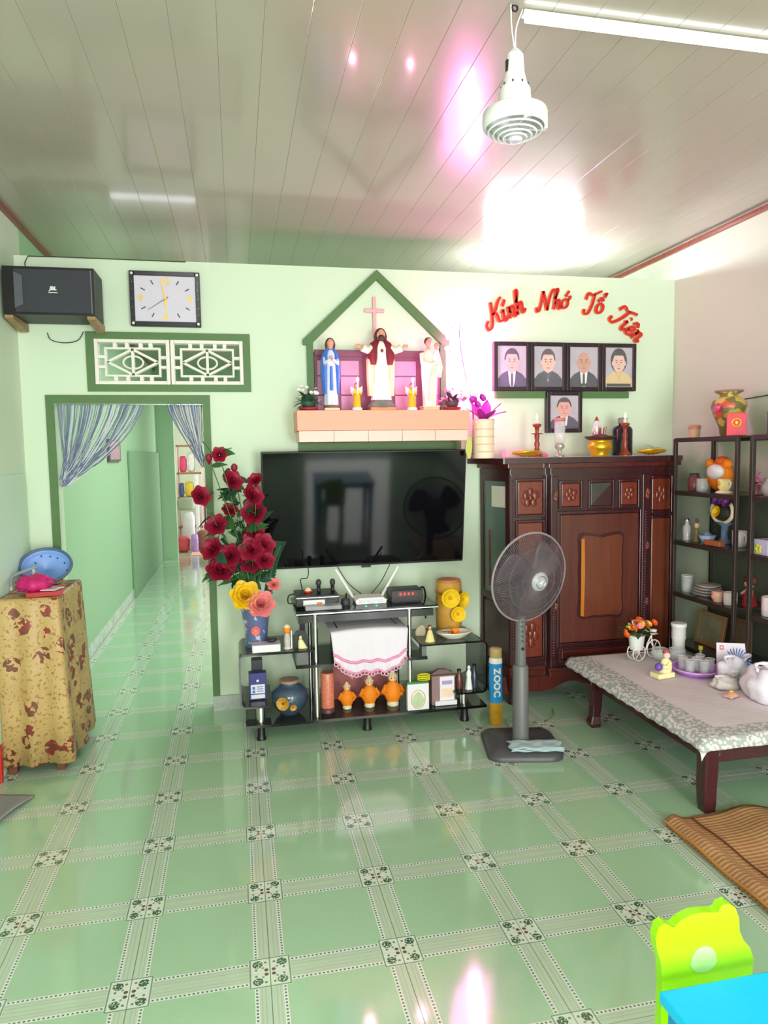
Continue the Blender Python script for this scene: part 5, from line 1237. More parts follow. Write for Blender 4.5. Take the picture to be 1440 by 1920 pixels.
# heart backdrop and orange dolls
pkp = thing('heart_card', 'pink heart printed board behind the orange dolls', 'board', (1.03, 2.44, ZBt))
bx(pkp, 'board', (0, 0, 0.13), (0.33, 0.01, 0.26), M('board_dusty_pink', (176, 104, 106), 0.5, 0.25, 16), 0.004)
hp = [(0.042 * (16 * math.sin(t) ** 3) / 16, 0.16 + 0.042 * (13 * math.cos(t) - 5 * math.cos(2 * t) - 2 * math.cos(3 * t) - math.cos(4 * t)) / 16) for t in [i * 2 * PI / 28 for i in range(28)]]
MB().prism([(p[0] - 0.05, p[1]) for p in hp], -0.012, -0.005, 'y').build('heart', M('heart_pink', (236, 160, 160), 0.5), pkp)
MB().prism([(p[0] + 0.06, p[1] - 0.01) for p in hp], -0.011, -0.005, 'y').build('heart', M('heart_rose', (206, 120, 140), 0.5), pkp)
def doll(x, y, h, lab):
    t = thing('doll', lab, 'doll', (x, y, ZBt), group='orange robed dolls'); k = h / 0.15
    MB().lathe([(0.024 * k, 0), (0.026 * k, 0.01 * k), (0.02 * k, 0.02 * k)], 16).build('base', CREAM, t)
    MB().loft([(0.02 * k, 0, 0, 0.026 * k, 0.024 * k), (0.05 * k, 0, 0, 0.04 * k, 0.032 * k), (0.08 * k, 0, 0, 0.036 * k, 0.03 * k), (0.102 * k, 0, 0, 0.018 * k, 0.016 * k)], 24, 9, 0.03).build('robe', ORG, t)
    MB().ell((0, 0, 0.118 * k), 0.02 * k, 0.019 * k, 0.019 * k, 12, 8).build('head', M('doll_skin', (250, 206, 160), 0.5), t)
    MB().lathe([(0.024 * k, 0.126 * k), (0.014 * k, 0.136 * k), (0.004 * k, 0.15 * k)], 14).build('cap', M('doll_cap', (250, 214, 176), 0.5), t)
    for s_ in (-1, 1): MB().tube([(s_ * 0.028 * k, 0, 0.085 * k), (s_ * 0.045 * k, -0.012 * k, 0.06 * k), (s_ * 0.03 * k, -0.03 * k, 0.055 * k)], [0.01 * k, 0.009 * k, 0.008 * k], 8).build('arm', ORG, t)
    for s_ in (-1, 1): MB().ell((s_ * 0.007 * k, -0.018 * k, 0.12 * k), 0.0025 * k, 0.002 * k, 0.003 * k, 6, 5).build('eye', BLACK, t)
doll(0.925, 2.28, 0.155, 'smallest orange robed doll on bottom shelf')
doll(1.055, 2.28, 0.18, 'middle sized orange robed doll on bottom shelf')
doll(1.19, 2.27, 0.205, 'tallest orange robed doll on bottom shelf')
cd_ = thing('card_box', 'white and green card box standing at shelf edge', 'box', (1.312, 2.165, ZBt))
bx(cd_, 'body', (0, 0, 0.075), (0.125, 0.03, 0.15), PAPER, 0.002); MB().prism([(-0.0625, 0.135), (0.0625, 0.135), (0.0625, 0.158), (-0.0625, 0.165)], -0.01, 0.012, 'y').build('green_flap', M('card_green', (60, 130, 70), 0.5), cd_)
MB().prism([(0.035 * math.cos(t) * (1 - 0.35 * (math.sin(t) > 0) * math.sin(t)), 0.06 + 0.045 * math.sin(t)) for t in [i * 2 * PI / 20 for i in range(20)]], -0.017, -0.0152, 'y').build('printed_pear', M('print_pale_green', (190, 206, 170), 0.4, 0.2), cd_)
MB().tube([(0.04 * math.cos(t), -0.0155, 0.062 + 0.052 * math.sin(t)) for t in [i * 2 * PI / 24 for i in range(24)]], 0.002, 4, True).build('printed_ring', GOLD, cd_)
yr = thing('twisted_band', 'yellow looped band lying on card box', 'band', (1.355, 2.19, ZBt + 0.155))
for k in range(3): MB().tube([(0.035 * math.cos(t), 0.012 * math.sin(t), 0.008 + 0.011 * k + 0.004 * math.sin(t)) for t in [i * 2 * PI / 20 for i in range(20)]], 0.004, 6, True).build('loop', M('band_yellow', (230, 226, 30), 0.4), yr)
wb_ = thing('carton', 'open white carton with printed panel on bottom shelf', 'carton', (1.475, 2.25, ZBt))
bx(wb_, 'body', (0, 0, 0.085), (0.14, 0.1, 0.17), M('carton_mauve_grey', (150, 120, 120), 0.6), 0.002); bx(wb_, 'printed_panel', (0.02, -0.052, 0.095), (0.085, 0.004, 0.14), PAPER, 0)
bx(wb_, 'print_block', (0.02, -0.055, 0.13), (0.06, 0.002, 0.022), M('print_lavender', (180, 150, 206), 0.5), 0); bx(wb_, 'print_block', (0.02, -0.055, 0.07), (0.06, 0.002, 0.05), M('print_peach', (246, 214, 190), 0.5), 0)
MB().prism([(-0.07, 0.17), (-0.02, 0.2), (0.03, 0.195), (0.07, 0.17)], -0.02, 0.0, 'y').build('flap', M('carton_flap', (120, 92, 94), 0.6), wb_); bx(wb_, 'white_tray', (0.01, -0.055, 0.014), (0.13, 0.03, 0.026), PAPER, 0.002)
# right glass: jar with yellow flowers, plate, figurine
gj = thing('gold_jar', 'gold canister jar decorated with big yellow flowers', 'jar', (1.565, 2.38, ZRt))
MB().lathe([(0.068, 0), (0.075, 0.01), (0.08, 0.18), (0.075, 0.235), (0.077, 0.3), (0.07, 0.305)], 26).build('body', M('jar_gold_pink', (206, 156, 70), 0.35, 0.35, 14), gj); MB().lathe([(0.079, 0.235), (0.08, 0.25), (0.079, 0.25)], 26, cap0=False, cap1=False).build('band', GOLD, gj, solid=0.003)
MB().lathe([(0.07, 0.305), (0.074, 0.315), (0.06, 0.32), (0.003, 0.322)], 24).build('lid', M('jar_lid_rose', (196, 130, 90), 0.4), gj)
YD = petal_flower(2, 10, 0.05, YEL, 'moulded_flower', 0.25, M('flower_gold_eye', (214, 160, 10), 0.5))
for q, s_ in (((-0.02, -0.09, 0.222), 1.25), ((0.058, -0.075, 0.205), 1.05), ((0.026, -0.092, 0.125), 1.0)): put(YD, 'moulded_flower', gj, q, (1.5, 0, 0.0 if q[0] < 0.05 else 0.5), s_)
pl = thing('fruit_plate', 'oval white plate with an orange flower on right glass', 'plate', (1.55, 2.23, ZRt))
MB().lathe([(0.05, 0), (0.06, 0.006), (0.105, 0.034), (0.108, 0.04), (0.1, 0.038), (0.055, 0.012)], 30, sy=0.62).build('plate', M('plate_cream', (230, 226, 210), 0.3, 0.08), pl)
OF_ = petal_flower(2, 7, 0.032, ORG, 'flower', 0.6); put(OF_, 'flower', pl, (0.0, -0.01, 0.03), (0.6, 0, 0), 1.0)
for k in range(6): put(LMP if k % 2 else LM, 'leaf', pl, (-0.06 + 0.01 * k, 0.0, 0.035), (0.3, -0.5, 2.4 + 0.4 * k), 1.0)
mf = thing('figurine', 'cream robed figurine with brown hair at shelf corner by plate', 'figurine', (1.393, 2.185, ZRt))
MB().loft([(0, 0, 0, 0.03, 0.02), (0.03, 0, 0, 0.022, 0.017), (0.06, 0, 0, 0.014, 0.012), (0.068, 0, 0, 0.006, 0.006)], 20, 6, 0.06).build('robe', M('fig_cream_yellow', (236, 222, 150), 0.5), mf); MB().ell((0, 0, 0.08), 0.011, 0.011, 0.013, 10, 8).build('head', SKIN, mf); MB().ell((0, 0.004, 0.084), 0.0125, 0.011, 0.0125, 10, 8).build('hair', HAIR, mf)
wh = tag(MB().loft([(0, 0, 0, 0.03, 0.02), (0.02, 0, 0, 0.034, 0.02), (0.05, 0.004, 0, 0.025, 0.016), (0.062, 0.006, 0, 0.006, 0.006)], 16, 4, 0.1).build('plaster_shell', CREAM, loc=(1.378, 2.34, ZRt)), 'cream plaster shell ornament behind the cream robed figurine', 'ornament')
# right lower glass
wf_ = thing('figurine', 'slim white statuette on lower right glass', 'figurine', (1.625, 2.19, 0.1745))
MB().loft([(0, 0, 0, 0.022, 0.018), (0.015, 0, 0, 0.02, 0.016), (0.07, 0, 0, 0.013, 0.011), (0.095, 0, 0, 0.016, 0.011), (0.115, 0, 0, 0.006, 0.006)], 18, 5, 0.08).build('robe', WPL, wf_); MB().ell((0, 0, 0.126), 0.01, 0.01, 0.013, 10, 8).build('head', WPL, wf_)
bo1 = thing('bottle', 'small brown bottle beside the slim white statuette', 'bottle', (1.575, 2.22, 0.1745)); MB().lathe([(0.022, 0), (0.023, 0.06), (0.01, 0.085), (0.01, 0.1)], 16).build('body', M('bottle_brown', (96, 52, 46), 0.2), bo1); MB().lathe([(0.012, 0.1), (0.012, 0.112), (0.002, 0.113)], 12).build('cap', BLACK, bo1)
bo2 = thing('bottle', 'dark slim bottle between white statuette and stand end', 'bottle', (1.664, 2.21, 0.1745)); MB().lathe([(0.02, 0), (0.021, 0.08), (0.009, 0.1), (0.009, 0.125)], 16).build('body', M('bottle_slate', (60, 64, 76), 0.2), bo2); MB().lathe([(0.011, 0.125), (0.011, 0.137), (0.002, 0.138)], 12).build('cap', BLACK, bo2)

# ================================================================== SPRAY CAN, STANDING FAN
sc_ = thing('spray_can', 'tall blue and yellow insect spray can on floor beside tv stand', 'spray can', (1.745, 2.075, 0))
MB().lathe([(0.034, 0), (0.037, 0.006), (0.037, 0.13), (0.037, 0.132)], 24).build('lower_body', M('can_yellow_brown', (196, 146, 40), 0.35, 0.4, 18), sc_)
MB().lathe([(0.0372, 0.13), (0.0372, 0.355)], 24).build('blue_body', M('can_blue', (40, 146, 220), 0.3, 0.06), sc_)
MB().lathe([(0.0372, 0.355), (0.036, 0.375), (0.033, 0.385)], 24).build('white_band', WPL, sc_)
MB().lathe([(0.032, 0.385), (0.034, 0.39), (0.034, 0.432), (0.03, 0.44), (0.004, 0.442)], 22).build('cap', M('can_cap_tan', (196, 164, 110), 0.4), sc_)
for k, ch in enumerate('ZOOC'):
    text('letter', ch, 0.052, WPL, sc_, (-0.008, -0.0385, 0.315 - 0.043 * k), (RX, RX, 0), 0.002, 0, 0.002)

fn = thing('standing_fan', 'grey pedestal fan standing before the altar cabinet', 'fan', (1.755, 1.74, 0))
FG = M('fan_grey', (104, 104, 106), 0.4, 0.05); FGD = M('fan_dark_grey', (76, 76, 80), 0.4, 0.06)
rr = []
def rrect(w_, d_, r, n=6, z=0):
    P = []
    for cx_, cy_, a0 in ((w_ - r, d_ - r, 0), (-(w_ - r), d_ - r, PI / 2), (-(w_ - r), -(d_ - r), PI), (w_ - r, -(d_ - r), 1.5 * PI)):
        for k in range(n + 1): P.append((cx_ + r * math.cos(a0 + k / n * PI / 2), cy_ + r * math.sin(a0 + k / n * PI / 2), z))
    return P
base_ = MB(); base_.rings([rrect(0.19, 0.19, 0.07, 6, 0.0), rrect(0.192, 0.192, 0.07, 6, 0.02), rrect(0.175, 0.175, 0.06, 6, 0.035), rrect(0.07, 0.07, 0.04, 6, 0.04)])
base_.build('base', FGD, fn, rot=(0, 0, math.radians(-12)))
MB().lathe([(0.047, 0.035), (0.042, 0.06), (0.04, 0.43), (0.034, 0.44)], 22).build('lower_column', FG, fn)
MB().lathe([(0.028, 0.43), (0.026, 0.70)], 18).build('upper_column', FG, fn)
for k in range(5): MB().cyl((0.0, -0.027, 0.52 + 0.025 * k + 0.05), (0.0, -0.031, 0.52 + 0.025 * k + 0.05), 0.007, 10).build('speed_button', FGD, fn)
MB().cyl((0, -0.026, 0.53), (0, -0.033, 0.53), 0.008, 10).build('knob', BLACK, fn)
HC = Vector((0.035, -0.03, 0.90)); HR = Euler((math.radians(8), math.radians(0), math.radians(16))).to_matrix().to_4x4(); HT = Matrix.Translation(HC) @ HR
MB().tube([(0, 0.0, 0.69), (0, 0.03, 0.78), (0.03, 0.09, 0.88)], [0.028, 0.034, 0.05], 14).build('neck', FGD, fn)
def hbuild(b, nm, mt, par=None): b.xf(HT); return b.build(nm, mt, par or fn)
b = MB(); b.tube([(0, 0.06, 0), (0, 0.10, 0), (0, 0.19, 0), (0, 0.21, 0)], [0.075, 0.085, 0.075, 0.04], 20); hbuild(b, 'motor_housing', FGD)
GW = M('guard_wire', (112, 100, 106), 0.35, 0.03)
R_ = 0.232
for nm, sgn in (('front_guard', -1), ('rear_guard', 1)):
    b = MB(); nw = 132
    for k in range(nw):
        a = 2 * PI * k / nw; pts = []
        for q in range(6):
            t = q / 5; r = 0.045 + (R_ - 0.045) * t; aa = a + sgn * 0.35 * t
            y = sgn * (0.075 * (1 - t ** 2.2) + 0.004)
            pts.append((r * math.cos(aa), y, r * math.sin(aa)))
        b.tube(pts, 0.0013, 3, cap=False)
    for r in (0.1, 0.165):
        t = (r - 0.045) / (R_ - 0.045); y = sgn * (0.075 * (1 - t ** 2.2) + 0.004)
        b.tube([(r * math.cos(i * PI / 24), y, r * math.sin(i * PI / 24)) for i in range(48)], 0.0014, 4, True)
    hbuild(b, nm, GW)
b = MB(); b.tube([(R_ * math.cos(i * PI / 32), 0, R_ * math.sin(i * PI / 32)) for i in range(64)], 0.006, 8, True); hbuild(b, 'rim', M('fan_rim', (140, 132, 138), 0.35))
b = MB(); b.tube([(0, -0.092, 0), (0, -0.09, 0), (0, -0.076, 0)], [0.02, 0.046, 0.05], 26); bd_ = hbuild(b, 'badge', M('fan_badge', (170, 170, 178), 0.35))
b = MB(); b.tube([(0.03 * math.cos(i * PI / 12), -0.0925, 0.03 * math.sin(i * PI / 12)) for i in range(24)], 0.003, 6, True); hbuild(b, 'badge_ring', CHROME, None)
b = MB(); b.prism([(-0.012, -0.004), (0.0, -0.012), (0.014, 0.01), (0.0, 0.0)], -0.0945, -0.092, 'y'); hbuild(b, 'badge_mark', WPL)
b = MB(); b.tube([(0, -0.05, 0), (0, 0.06, 0)], [0.035, 0.04], 18); hbuild(b, 'hub', M('fan_hub_blue', (66, 60, 92), 0.4))
BLD = base('fan_blade_smoke', (96, 84, 94), 0.3, alpha=0.9)[0]
for k in range(3):
    a0 = k * 2 * PI / 3 + 0.5
    def bf(u, v, a0=a0):
        r = 0.035 + 0.165 * u; sp_ = 0.9 + 0.35 * math.sin(PI * u); aa = a0 + (v - 0.5) * sp_ + 0.25 * u
        return (r * math.cos(aa), 0.03 * (v - 0.5) * 1.4, r * math.sin(aa))
    b = MB(); b.grid(bf, 8, 8); o = hbuild(b, 'blade', BLD); md = o.modifiers.new('solid', 'SOLIDIFY'); md.thickness = 0.0025
pc = MB(); pc.tube(catmull([(0.005, 0.15, 0.02), (0.065, 0.36, 0.006), (0.125, 0.29, 0.006), (0.245, 0.26, 0.006), (0.345, 0.34, 0.006), (0.395, 0.46, 0.006)], 7), 0.004, 6)
pc.build('power_cord', M('cord_grey_green', (140, 150, 136), 0.5), fn)
# tea towel on the fan foot
tw = thing('tea_towel', 'pale blue folded cloth lying on the fan foot', 'cloth', (1.755 + 0.03, 1.74 - 0.115, 0.0425), math.radians(-12))
for k in range(3):
    MB().grid(lambda u, v, k=k: (-0.13 + 0.26 * u + 0.008 * math.sin(v * 9 + k), -0.055 + 0.105 * v + 0.005 * math.sin(u * 17 + 2 * k), 0.003 + 0.007 * k + 0.003 * math.sin(u * 13 + k * 2) * math.sin(v * 7)), 22, 10).build('fold', M('towel_pale_blue', (178, 200, 206), 0.8, 0.1, 30), tw, solid=0.004)

# ================================================================== LOW TABLE WITH LACE CLOTH
TZ = 0.330
lt = thing('low_table', 'low dark wooden platform table with curved legs', 'table', (2.225, 0.90, 0))
TW, TL = 0.70, 1.23
for k in range(5): MB().box(0.0 + k * TW / 5 + 0.0008, (k + 1) * TW / 5 - 0.0008, 0, TL, TZ - 0.028, TZ).build('plank', BEDW, lt, bevel=0.002)
MB().box(0.02, TW - 0.02, 0.02, 0.05, TZ - 0.115, TZ - 0.03).build('apron', BEDW, lt, bevel=0.004)
MB().box(0.02, TW - 0.02, TL - 0.05, TL - 0.02, TZ - 0.115, TZ - 0.03).build('apron', BEDW, lt)
MB().box(0.025, 0.055, 0.05, TL - 0.05, TZ - 0.105, TZ - 0.03).build('apron', BEDW, lt)
MB().box(TW - 0.055, TW - 0.025, 0.05, TL - 0.05, TZ - 0.105, TZ - 0.03).build('apron', BEDW, lt)
for sx, sy in ((0, 0), (1, 0), (0, 1), (1, 1)):
    x = 0.04 if sx == 0 else TW - 0.04; y = 0.04 if sy == 0 else TL - 0.22
    dx = -1 if sx == 0 else 1
    ss = [(0, 0.0, 0.03), (0.02, 0.006, 0.034), (0.06, 0.0, 0.027), (0.12, -0.006, 0.03), (0.2, 0.0, 0.036), (0.25, 0.008, 0.04), (TZ - 0.03, 0.004, 0.04)] if sy else [(0, 0.0, 0.028), (0.03, 0.002, 0.032), (0.1, 0.004, 0.034), (0.2, 0.0, 0.036), (TZ - 0.03, 0.0, 0.038)]
    b = MB(); rs = []
    for z, o, r in ss:
        k = r * 0.92
        rs.append([(x + dx * o - k, y - k, z), (x + dx * o + k, y - k, z), (x + dx * o + k, y + k, z), (x + dx * o - k, y + k, z)])
    b.rings(rs, smooth=False).build('leg', BEDW, lt, bevel=0.008)
for x, y in ((0.035, -0.001), (0.075, -0.001)): MB().ell((x, 0.02, TZ - 0.08), 0.009, 0.004, 0.009, 8, 5).build('nail', M('nail_grey', (170, 160, 160), 0.4), lt)
# lace cloth
lm, lb = base('lace_cloth', (214, 204, 208), 0.8)
Pn = xcoord('Object'); x_, y_, z_ = xsep(Pn)
vor = xnoise(58, Pn, 1, 'ShaderNodeTexVoronoi', 'Distance'); nz = xnoise(34, Pn, 3)
edge = X.m('MAXIMUM', (x_ < 0.11), X.m('MAXIMUM', (y_ < 0.10), (z_ < -0.004)))
hole = ((vor * 1.0 + nz * 0.35) > 0.66) * edge
X.nt.links.new(xmix(hole, lin((216, 208, 210)), lin((160, 168, 164))), lb.inputs['Base Color'])
xbump(lb, vor, 0.35, 0.004)
lc = thing('lace_tablecloth', 'white lace tablecloth spread over the low table', 'tablecloth', (2.225, 0.90, TZ))
def lace(u, v):
    # u across x, v along y; margins hang over near edge and the aisle edge
    mx, my = 0.075, 0.055
    X0 = -mx + (TW + mx) * u; Y0 = -my + (TL + my) * v
    z = 0.0035 + 0.0012 * math.sin(X0 * 31) * math.sin(Y0 * 23)
    if X0 < 0: z += X0 * 0.55; X0 = -0.008 + X0 * 0.35
    if Y0 < 0: z += Y0 * 0.8; Y0 = -0.008 + Y0 * 0.25
    return (X0, Y0, z + (0.003 * math.sin(v * 90) if u == 0 else 0))
MB().grid(lace, 48, 66).build('cloth', lm, lc, solid=0.0015)
ZK = TZ + 0.007
# bicycle planter
bp = thing('bicycle_planter', 'white bicycle planter with orange and pink flowers on lace cloth', 'planter', (2.575, 1.98, ZK), math.radians(12))
WW = M('wire_white', (238, 234, 230), 0.4)
for x, r in ((-0.015, 0.045), (0.115, 0.05)):
    for yy in ((-0.022, 0.022) if x < 0 else (0.0,)):
        w_ = MB().tube([(x + r * math.cos(i * PI / 14), yy, r + r * math.sin(i * PI / 14)) for i in range(28)], 0.0035, 6, True).build('wheel', WW, bp)
        for k in range(3): MB().cyl((x - r * math.cos(k * PI / 3), yy, r - r * math.sin(k * PI / 3)), (x + r * math.cos(k * PI / 3), yy, r + r * math.sin(k * PI / 3)), 0.0018, 5).build('spoke', WW, w_)
MB().tube(catmull([(0.0, 0, 0.06), (0.05, 0, 0.05), (0.07, 0, 0.09), (0.1, 0, 0.135)], 6), 0.004, 6).build('frame_bar', WW, bp)
MB().tube([(0.115, 0, 0.05), (0.1, 0, 0.1), (0.095, 0, 0.14)], 0.004, 6).build('fork', WW, bp); MB().tube([(0.095, -0.045, 0.15), (0.1, 0, 0.14), (0.095, 0.045, 0.15)], 0.004, 6).build('handlebar', WW, bp)
MB().lathe([(0.014, 0), (0.02, 0.02), (0.021, 0.028), (0.004, 0.03)], 12).build('front_basket', WW, bp, (0.11, 0, 0.135))
MB().lathe([(0.036, 0.062), (0.046, 0.14), (0.049, 0.145), (0.04, 0.145)], 20).build('bucket', WPL, bp, (-0.015, 0, 0)); bx(bp, 'axle', (-0.015, 0, 0.05), (0.012, 0.05, 0.025), WW)
cols = [M('bloom_orange', (244, 140, 30), 0.5, 0.15), M('bloom_yellow', (246, 190, 50), 0.5, 0.15), M('bloom_pink', (240, 140, 160), 0.5, 0.15), M('bloom_redorange', (236, 96, 40), 0.5, 0.15), M('bloom_cream', (240, 224, 200), 0.5, 0.1)]
bl_me = [petal_flower(2, 7, 0.024, c, 'flower', 0.6) for c in cols]
random.seed(8); LB = leaf_mesh(0.06, 0.02, 0.2, 'leaf', LEAF)
for k in range(24):
    a = random.uniform(0, 2 * PI); r = random.uniform(0.0, 0.07)
    put(bl_me[k % 5], 'flower', bp, (-0.005 + r * 1.35 * math.cos(a), r * 0.8 * math.sin(a), 0.165 + 0.05 * (1 - (r / 0.07) ** 2) + random.uniform(-0.01, 0.015)), (random.uniform(0.3, 1.2), random.uniform(-0.5, 0.5), random.uniform(-0.5, 0.5)), random.uniform(0.7, 1.15))
for k in range(16):
    a = random.uniform(0, 2 * PI); put(LB, 'leaf', bp, (0.02 * math.cos(a), 0.02 * math.sin(a), 0.155), (0, random.uniform(-0.9, 0.0), a), random.uniform(1.0, 1.6))
for x, y, z in ((0.115, 0.0, 0.2), (-0.11, -0.02, 0.16)): put(bl_me[3], 'flower', bp, (x, y, z), (0.9, 0, 0), 0.9)
MB().tube([(0.02, 0, 0.15), (0.08, 0, 0.19), (0.115, 0.004, 0.195)], 0.0022, 5).build('stem', GSTEM, bp); MB().tube([(-0.03, 0, 0.15), (-0.08, -0.01, 0.16), (-0.11, -0.016, 0.157)], 0.0022, 5).build('stem', GSTEM, bp)
# cherub figurine
an = thing('cherub_figurine', 'pale yellow sleeping cherub figurine with purple ball on lace cloth', 'figurine', (2.52, 1.66, ZK), math.radians(10))
PY = M('fig_pale_yellow', (238, 232, 176), 0.5, 0.08)
bx(an, 'base', (0, 0, 0.014), (0.11, 0.07, 0.028), PY, 0.006); MB().loft([(0.028, 0.018, 0, 0.034, 0.028), (0.06, 0.024, 0, 0.032, 0.028), (0.09, 0.022, 0, 0.024, 0.022), (0.1, 0.02, 0, 0.01, 0.01)], 18, 5, 0.05).build('body', PY, an)
MB().tube([(0.03, -0.02, 0.08), (0.0, -0.032, 0.06), (-0.026, -0.028, 0.066)], [0.012, 0.011, 0.009], 10).build('arm', PY, an); MB().ell((-0.036, -0.012, 0.062), 0.022, 0.02, 0.022, 12, 9).build('ball', PURPLE, an)
MB().ell((0.022, -0.004, 0.117), 0.02, 0.02, 0.022, 12, 9).build('head', M('fig_blush', (240, 200, 190), 0.5), an); MB().lathe([(0.021, 0), (0.016, 0.014), (0.004, 0.022)], 14, (0.024, 0, 0.126)).build('cap', M('fig_cap_rose', (176, 84, 84), 0.5), an)
# purple tray with glasses
ty = thing('round_tray', 'round lilac plastic tray on lace cloth holding glasses', 'tray', (2.735, 1.68, ZK))
MB().lathe([(0.095, 0), (0.1, 0.004), (0.125, 0.022), (0.128, 0.03), (0.122, 0.028), (0.098, 0.01), (0.002, 0.008)], 36).build('dish', LILAC, ty); MB().tube([(0.126 * math.cos(i * PI / 20), 0.126 * math.sin(i * PI / 20), 0.03) for i in range(40)], 0.004, 6, True).build('rim', M('tray_rim_lilac', (216, 170, 232), 0.3), ty)
gsp = [(-0.06, -0.03), (0.0, -0.065), (0.06, -0.03), (-0.055, 0.04), (0.0, 0.0), (0.055, 0.045)]
glabs = ['drinking glass on lilac tray next to the cherub figurine', 'drinking glass on lilac tray at the rim facing the mat', 'drinking glass on lilac tray next to the crumpled bags', 'drinking glass on lilac tray at the rim by the bicycle planter', 'drinking glass standing in the centre of lilac tray', 'drinking glass on lilac tray at the rim by the display rack']
for (gx, gy), gl_ in zip(gsp, glabs):
    t = thing('drinking_glass', gl_, 'glass', (2.735 + gx, 1.68 + gy, ZK + 0.0105), group='glasses on the lilac tray')
    MB().lathe([(0.02, 0), (0.022, 0.003), (0.026, 0.07), (0.024, 0.07), (0.02, 0.006), (0.002, 0.006)], 18, cap1=False).build('wall', GLASS_C, t); MB().tube([(0.025 * math.cos(i * PI / 9), 0.025 * math.sin(i * PI / 9), 0.07) for i in range(18)], 0.0012, 5, True).build('rim', WPL, t)
bt = thing('bottle', 'little olive capped bottle standing behind lilac tray', 'bottle', (2.84, 1.79, ZK)); MB().lathe([(0.016, 0), (0.018, 0.06), (0.009, 0.075), (0.009, 0.09)], 14).build('body', M('bottle_glass_grey', (120, 118, 100), 0.2), bt); MB().lathe([(0.012, 0.09), (0.012, 0.11), (0.002, 0.111)], 12).build('cap', M('cap_olive', (176, 170, 50), 0.4), bt)
for k, (x, y, lab) in enumerate(((2.68, 1.93, 'round clear glass bowl between planter and white cup'), (2.77, 1.9, 'round clear glass bowl next to the white cup'))):
    t = thing('glass_bowl', lab, 'bowl', (x, y, ZK)); MB().lathe([(0.02, 0), (0.042, 0.02), (0.05, 0.045), (0.044, 0.068), (0.042, 0.068), (0.046, 0.045), (0.038, 0.022), (0.002, 0.006)], 20, cap1=False).build('body', GLASS_C, t); MB().tube([(0.043 * math.cos(i * PI / 10), 0.043 * math.sin(i * PI / 10), 0.068) for i in range(20)], 0.002, 5, True).build('rim', M('glass_rim', (206, 206, 206), 0.2), t)
cu = thing('tall_cup', 'tall white ribbed plastic cup at the rack edge of low table', 'cup', (2.86, 2.02, ZK))
MB().lathe([(0.034, 0), (0.036, 0.02), (0.036, 0.08), (0.04, 0.1), (0.04, 0.16), (0.044, 0.165), (0.044, 0.185), (0.038, 0.185)], 22).build('body', WPL, cu); MB().lathe([(0.0365, 0.005), (0.0375, 0.025), (0.0365, 0.03)], 22).build('lilac_foot', LILAC, cu)
for z_ in (0.1, 0.13): MB().tube([(0.0405 * math.cos(i * PI / 11), 0.0405 * math.sin(i * PI / 11), z_) for i in range(22)], 0.0016, 5, True).build('rib', WPL, cu)
# crumpled plastic bags
PB = M('plastic_bag_white', (228, 222, 236), 0.4, 0.06, 20)
def crumple(name, lab, loc, sx, sy, sz, seed, mat=PB, cat='bag', parts=()):
    random.seed(seed); ph = [random.uniform(0, 6) for _ in range(6)]
    b = MB(); b.ell((0, 0, 0), 1, 1, 1, 30, 18)
    for i, p in enumerate(b.v):
        k = 1 + 0.16 * math.sin(4 * p[0] + ph[0]) * math.sin(5 * p[1] + ph[1]) + 0.08 * math.sin(7 * p[2] + 5 * p[0] + ph[2]) + 0.035 * math.sin(12 * p[1] - 9 * p[0] + ph[3])
        z = max(-0.55, p[2] * k)
        b.v[i] = (p[0] * k * sx, p[1] * k * sy, (z + 0.55) * sz)
    t = thing(name, lab, cat, loc); b.build('body', mat, t)
    for s_ in (-1, 1):
        MB().tube(catmull([(s_ * sx * 0.5, 0, sz * 1.2), (s_ * sx * 0.9, -sy * 0.3, sz * 1.7), (s_ * sx * 0.35, -sy * 0.5, sz * 1.75)], 5), [0.004 + 0.006 * abs(math.sin(i)) for i in range(11)], 6).build('handle', mat, t)
    return t
crumple('plastic_bag', 'crumpled white plastic bag beside the picture book', (2.82, 1.49, ZK), 0.08, 0.07, 0.085, 3)
crumple('plastic_bag', 'large crumpled white plastic bag at the near end of lace cloth', (2.80, 1.235, ZK), 0.10, 0.10, 0.11, 5)
crumple('cloth_bundle', 'grey folded cloth bundle between the crumpled bags', (2.72, 1.43, ZK), 0.07, 0.05, 0.04, 9, M('cloth_grey', (196, 190, 188), 0.8, 0.1), 'cloth')
sn = thing('snack_packet', 'small pink and orange snack packet beside the cloth bundle', 'packet', (2.66, 1.31, ZK), 0.4)
MB().grid(lambda u, v: (-0.035 + 0.07 * u, -0.025 + 0.05 * v, 0.003 + 0.022 * math.sin(PI * u) ** 0.6 * math.sin(PI * v) ** 0.6), 12, 10).build('pouch', M('packet_rose_tan', (214, 160, 140), 0.4, 0.5, 30), sn, solid=0.002); MB().ell((0.005, 0, 0.026), 0.014, 0.01, 0.004, 10, 6).build('printed_patch', YEL, sn)
pbk = thing('picture_book', 'white picture book with blue print standing on low table', 'book', (2.868, 1.60, ZK), math.radians(-60))
pbk.rotation_euler = (math.radians(-10), 0, math.radians(-25))
bx(pbk, 'cover', (0.02, 0, 0.085), (0.15, 0.012, 0.17), M('book_cover', (236, 222, 236), 0.4), 0.002); bx(pbk, 'red_mark', (-0.03, -0.0065, 0.145), (0.02, 0.002, 0.022), M('mark_red', (196, 70, 90), 0.4), 0); bx(pbk, 'red_mark_hole', (-0.03, -0.0077, 0.145), (0.01, 0.001, 0.012), PAPER, 0)
b = MB(); random.seed(5)
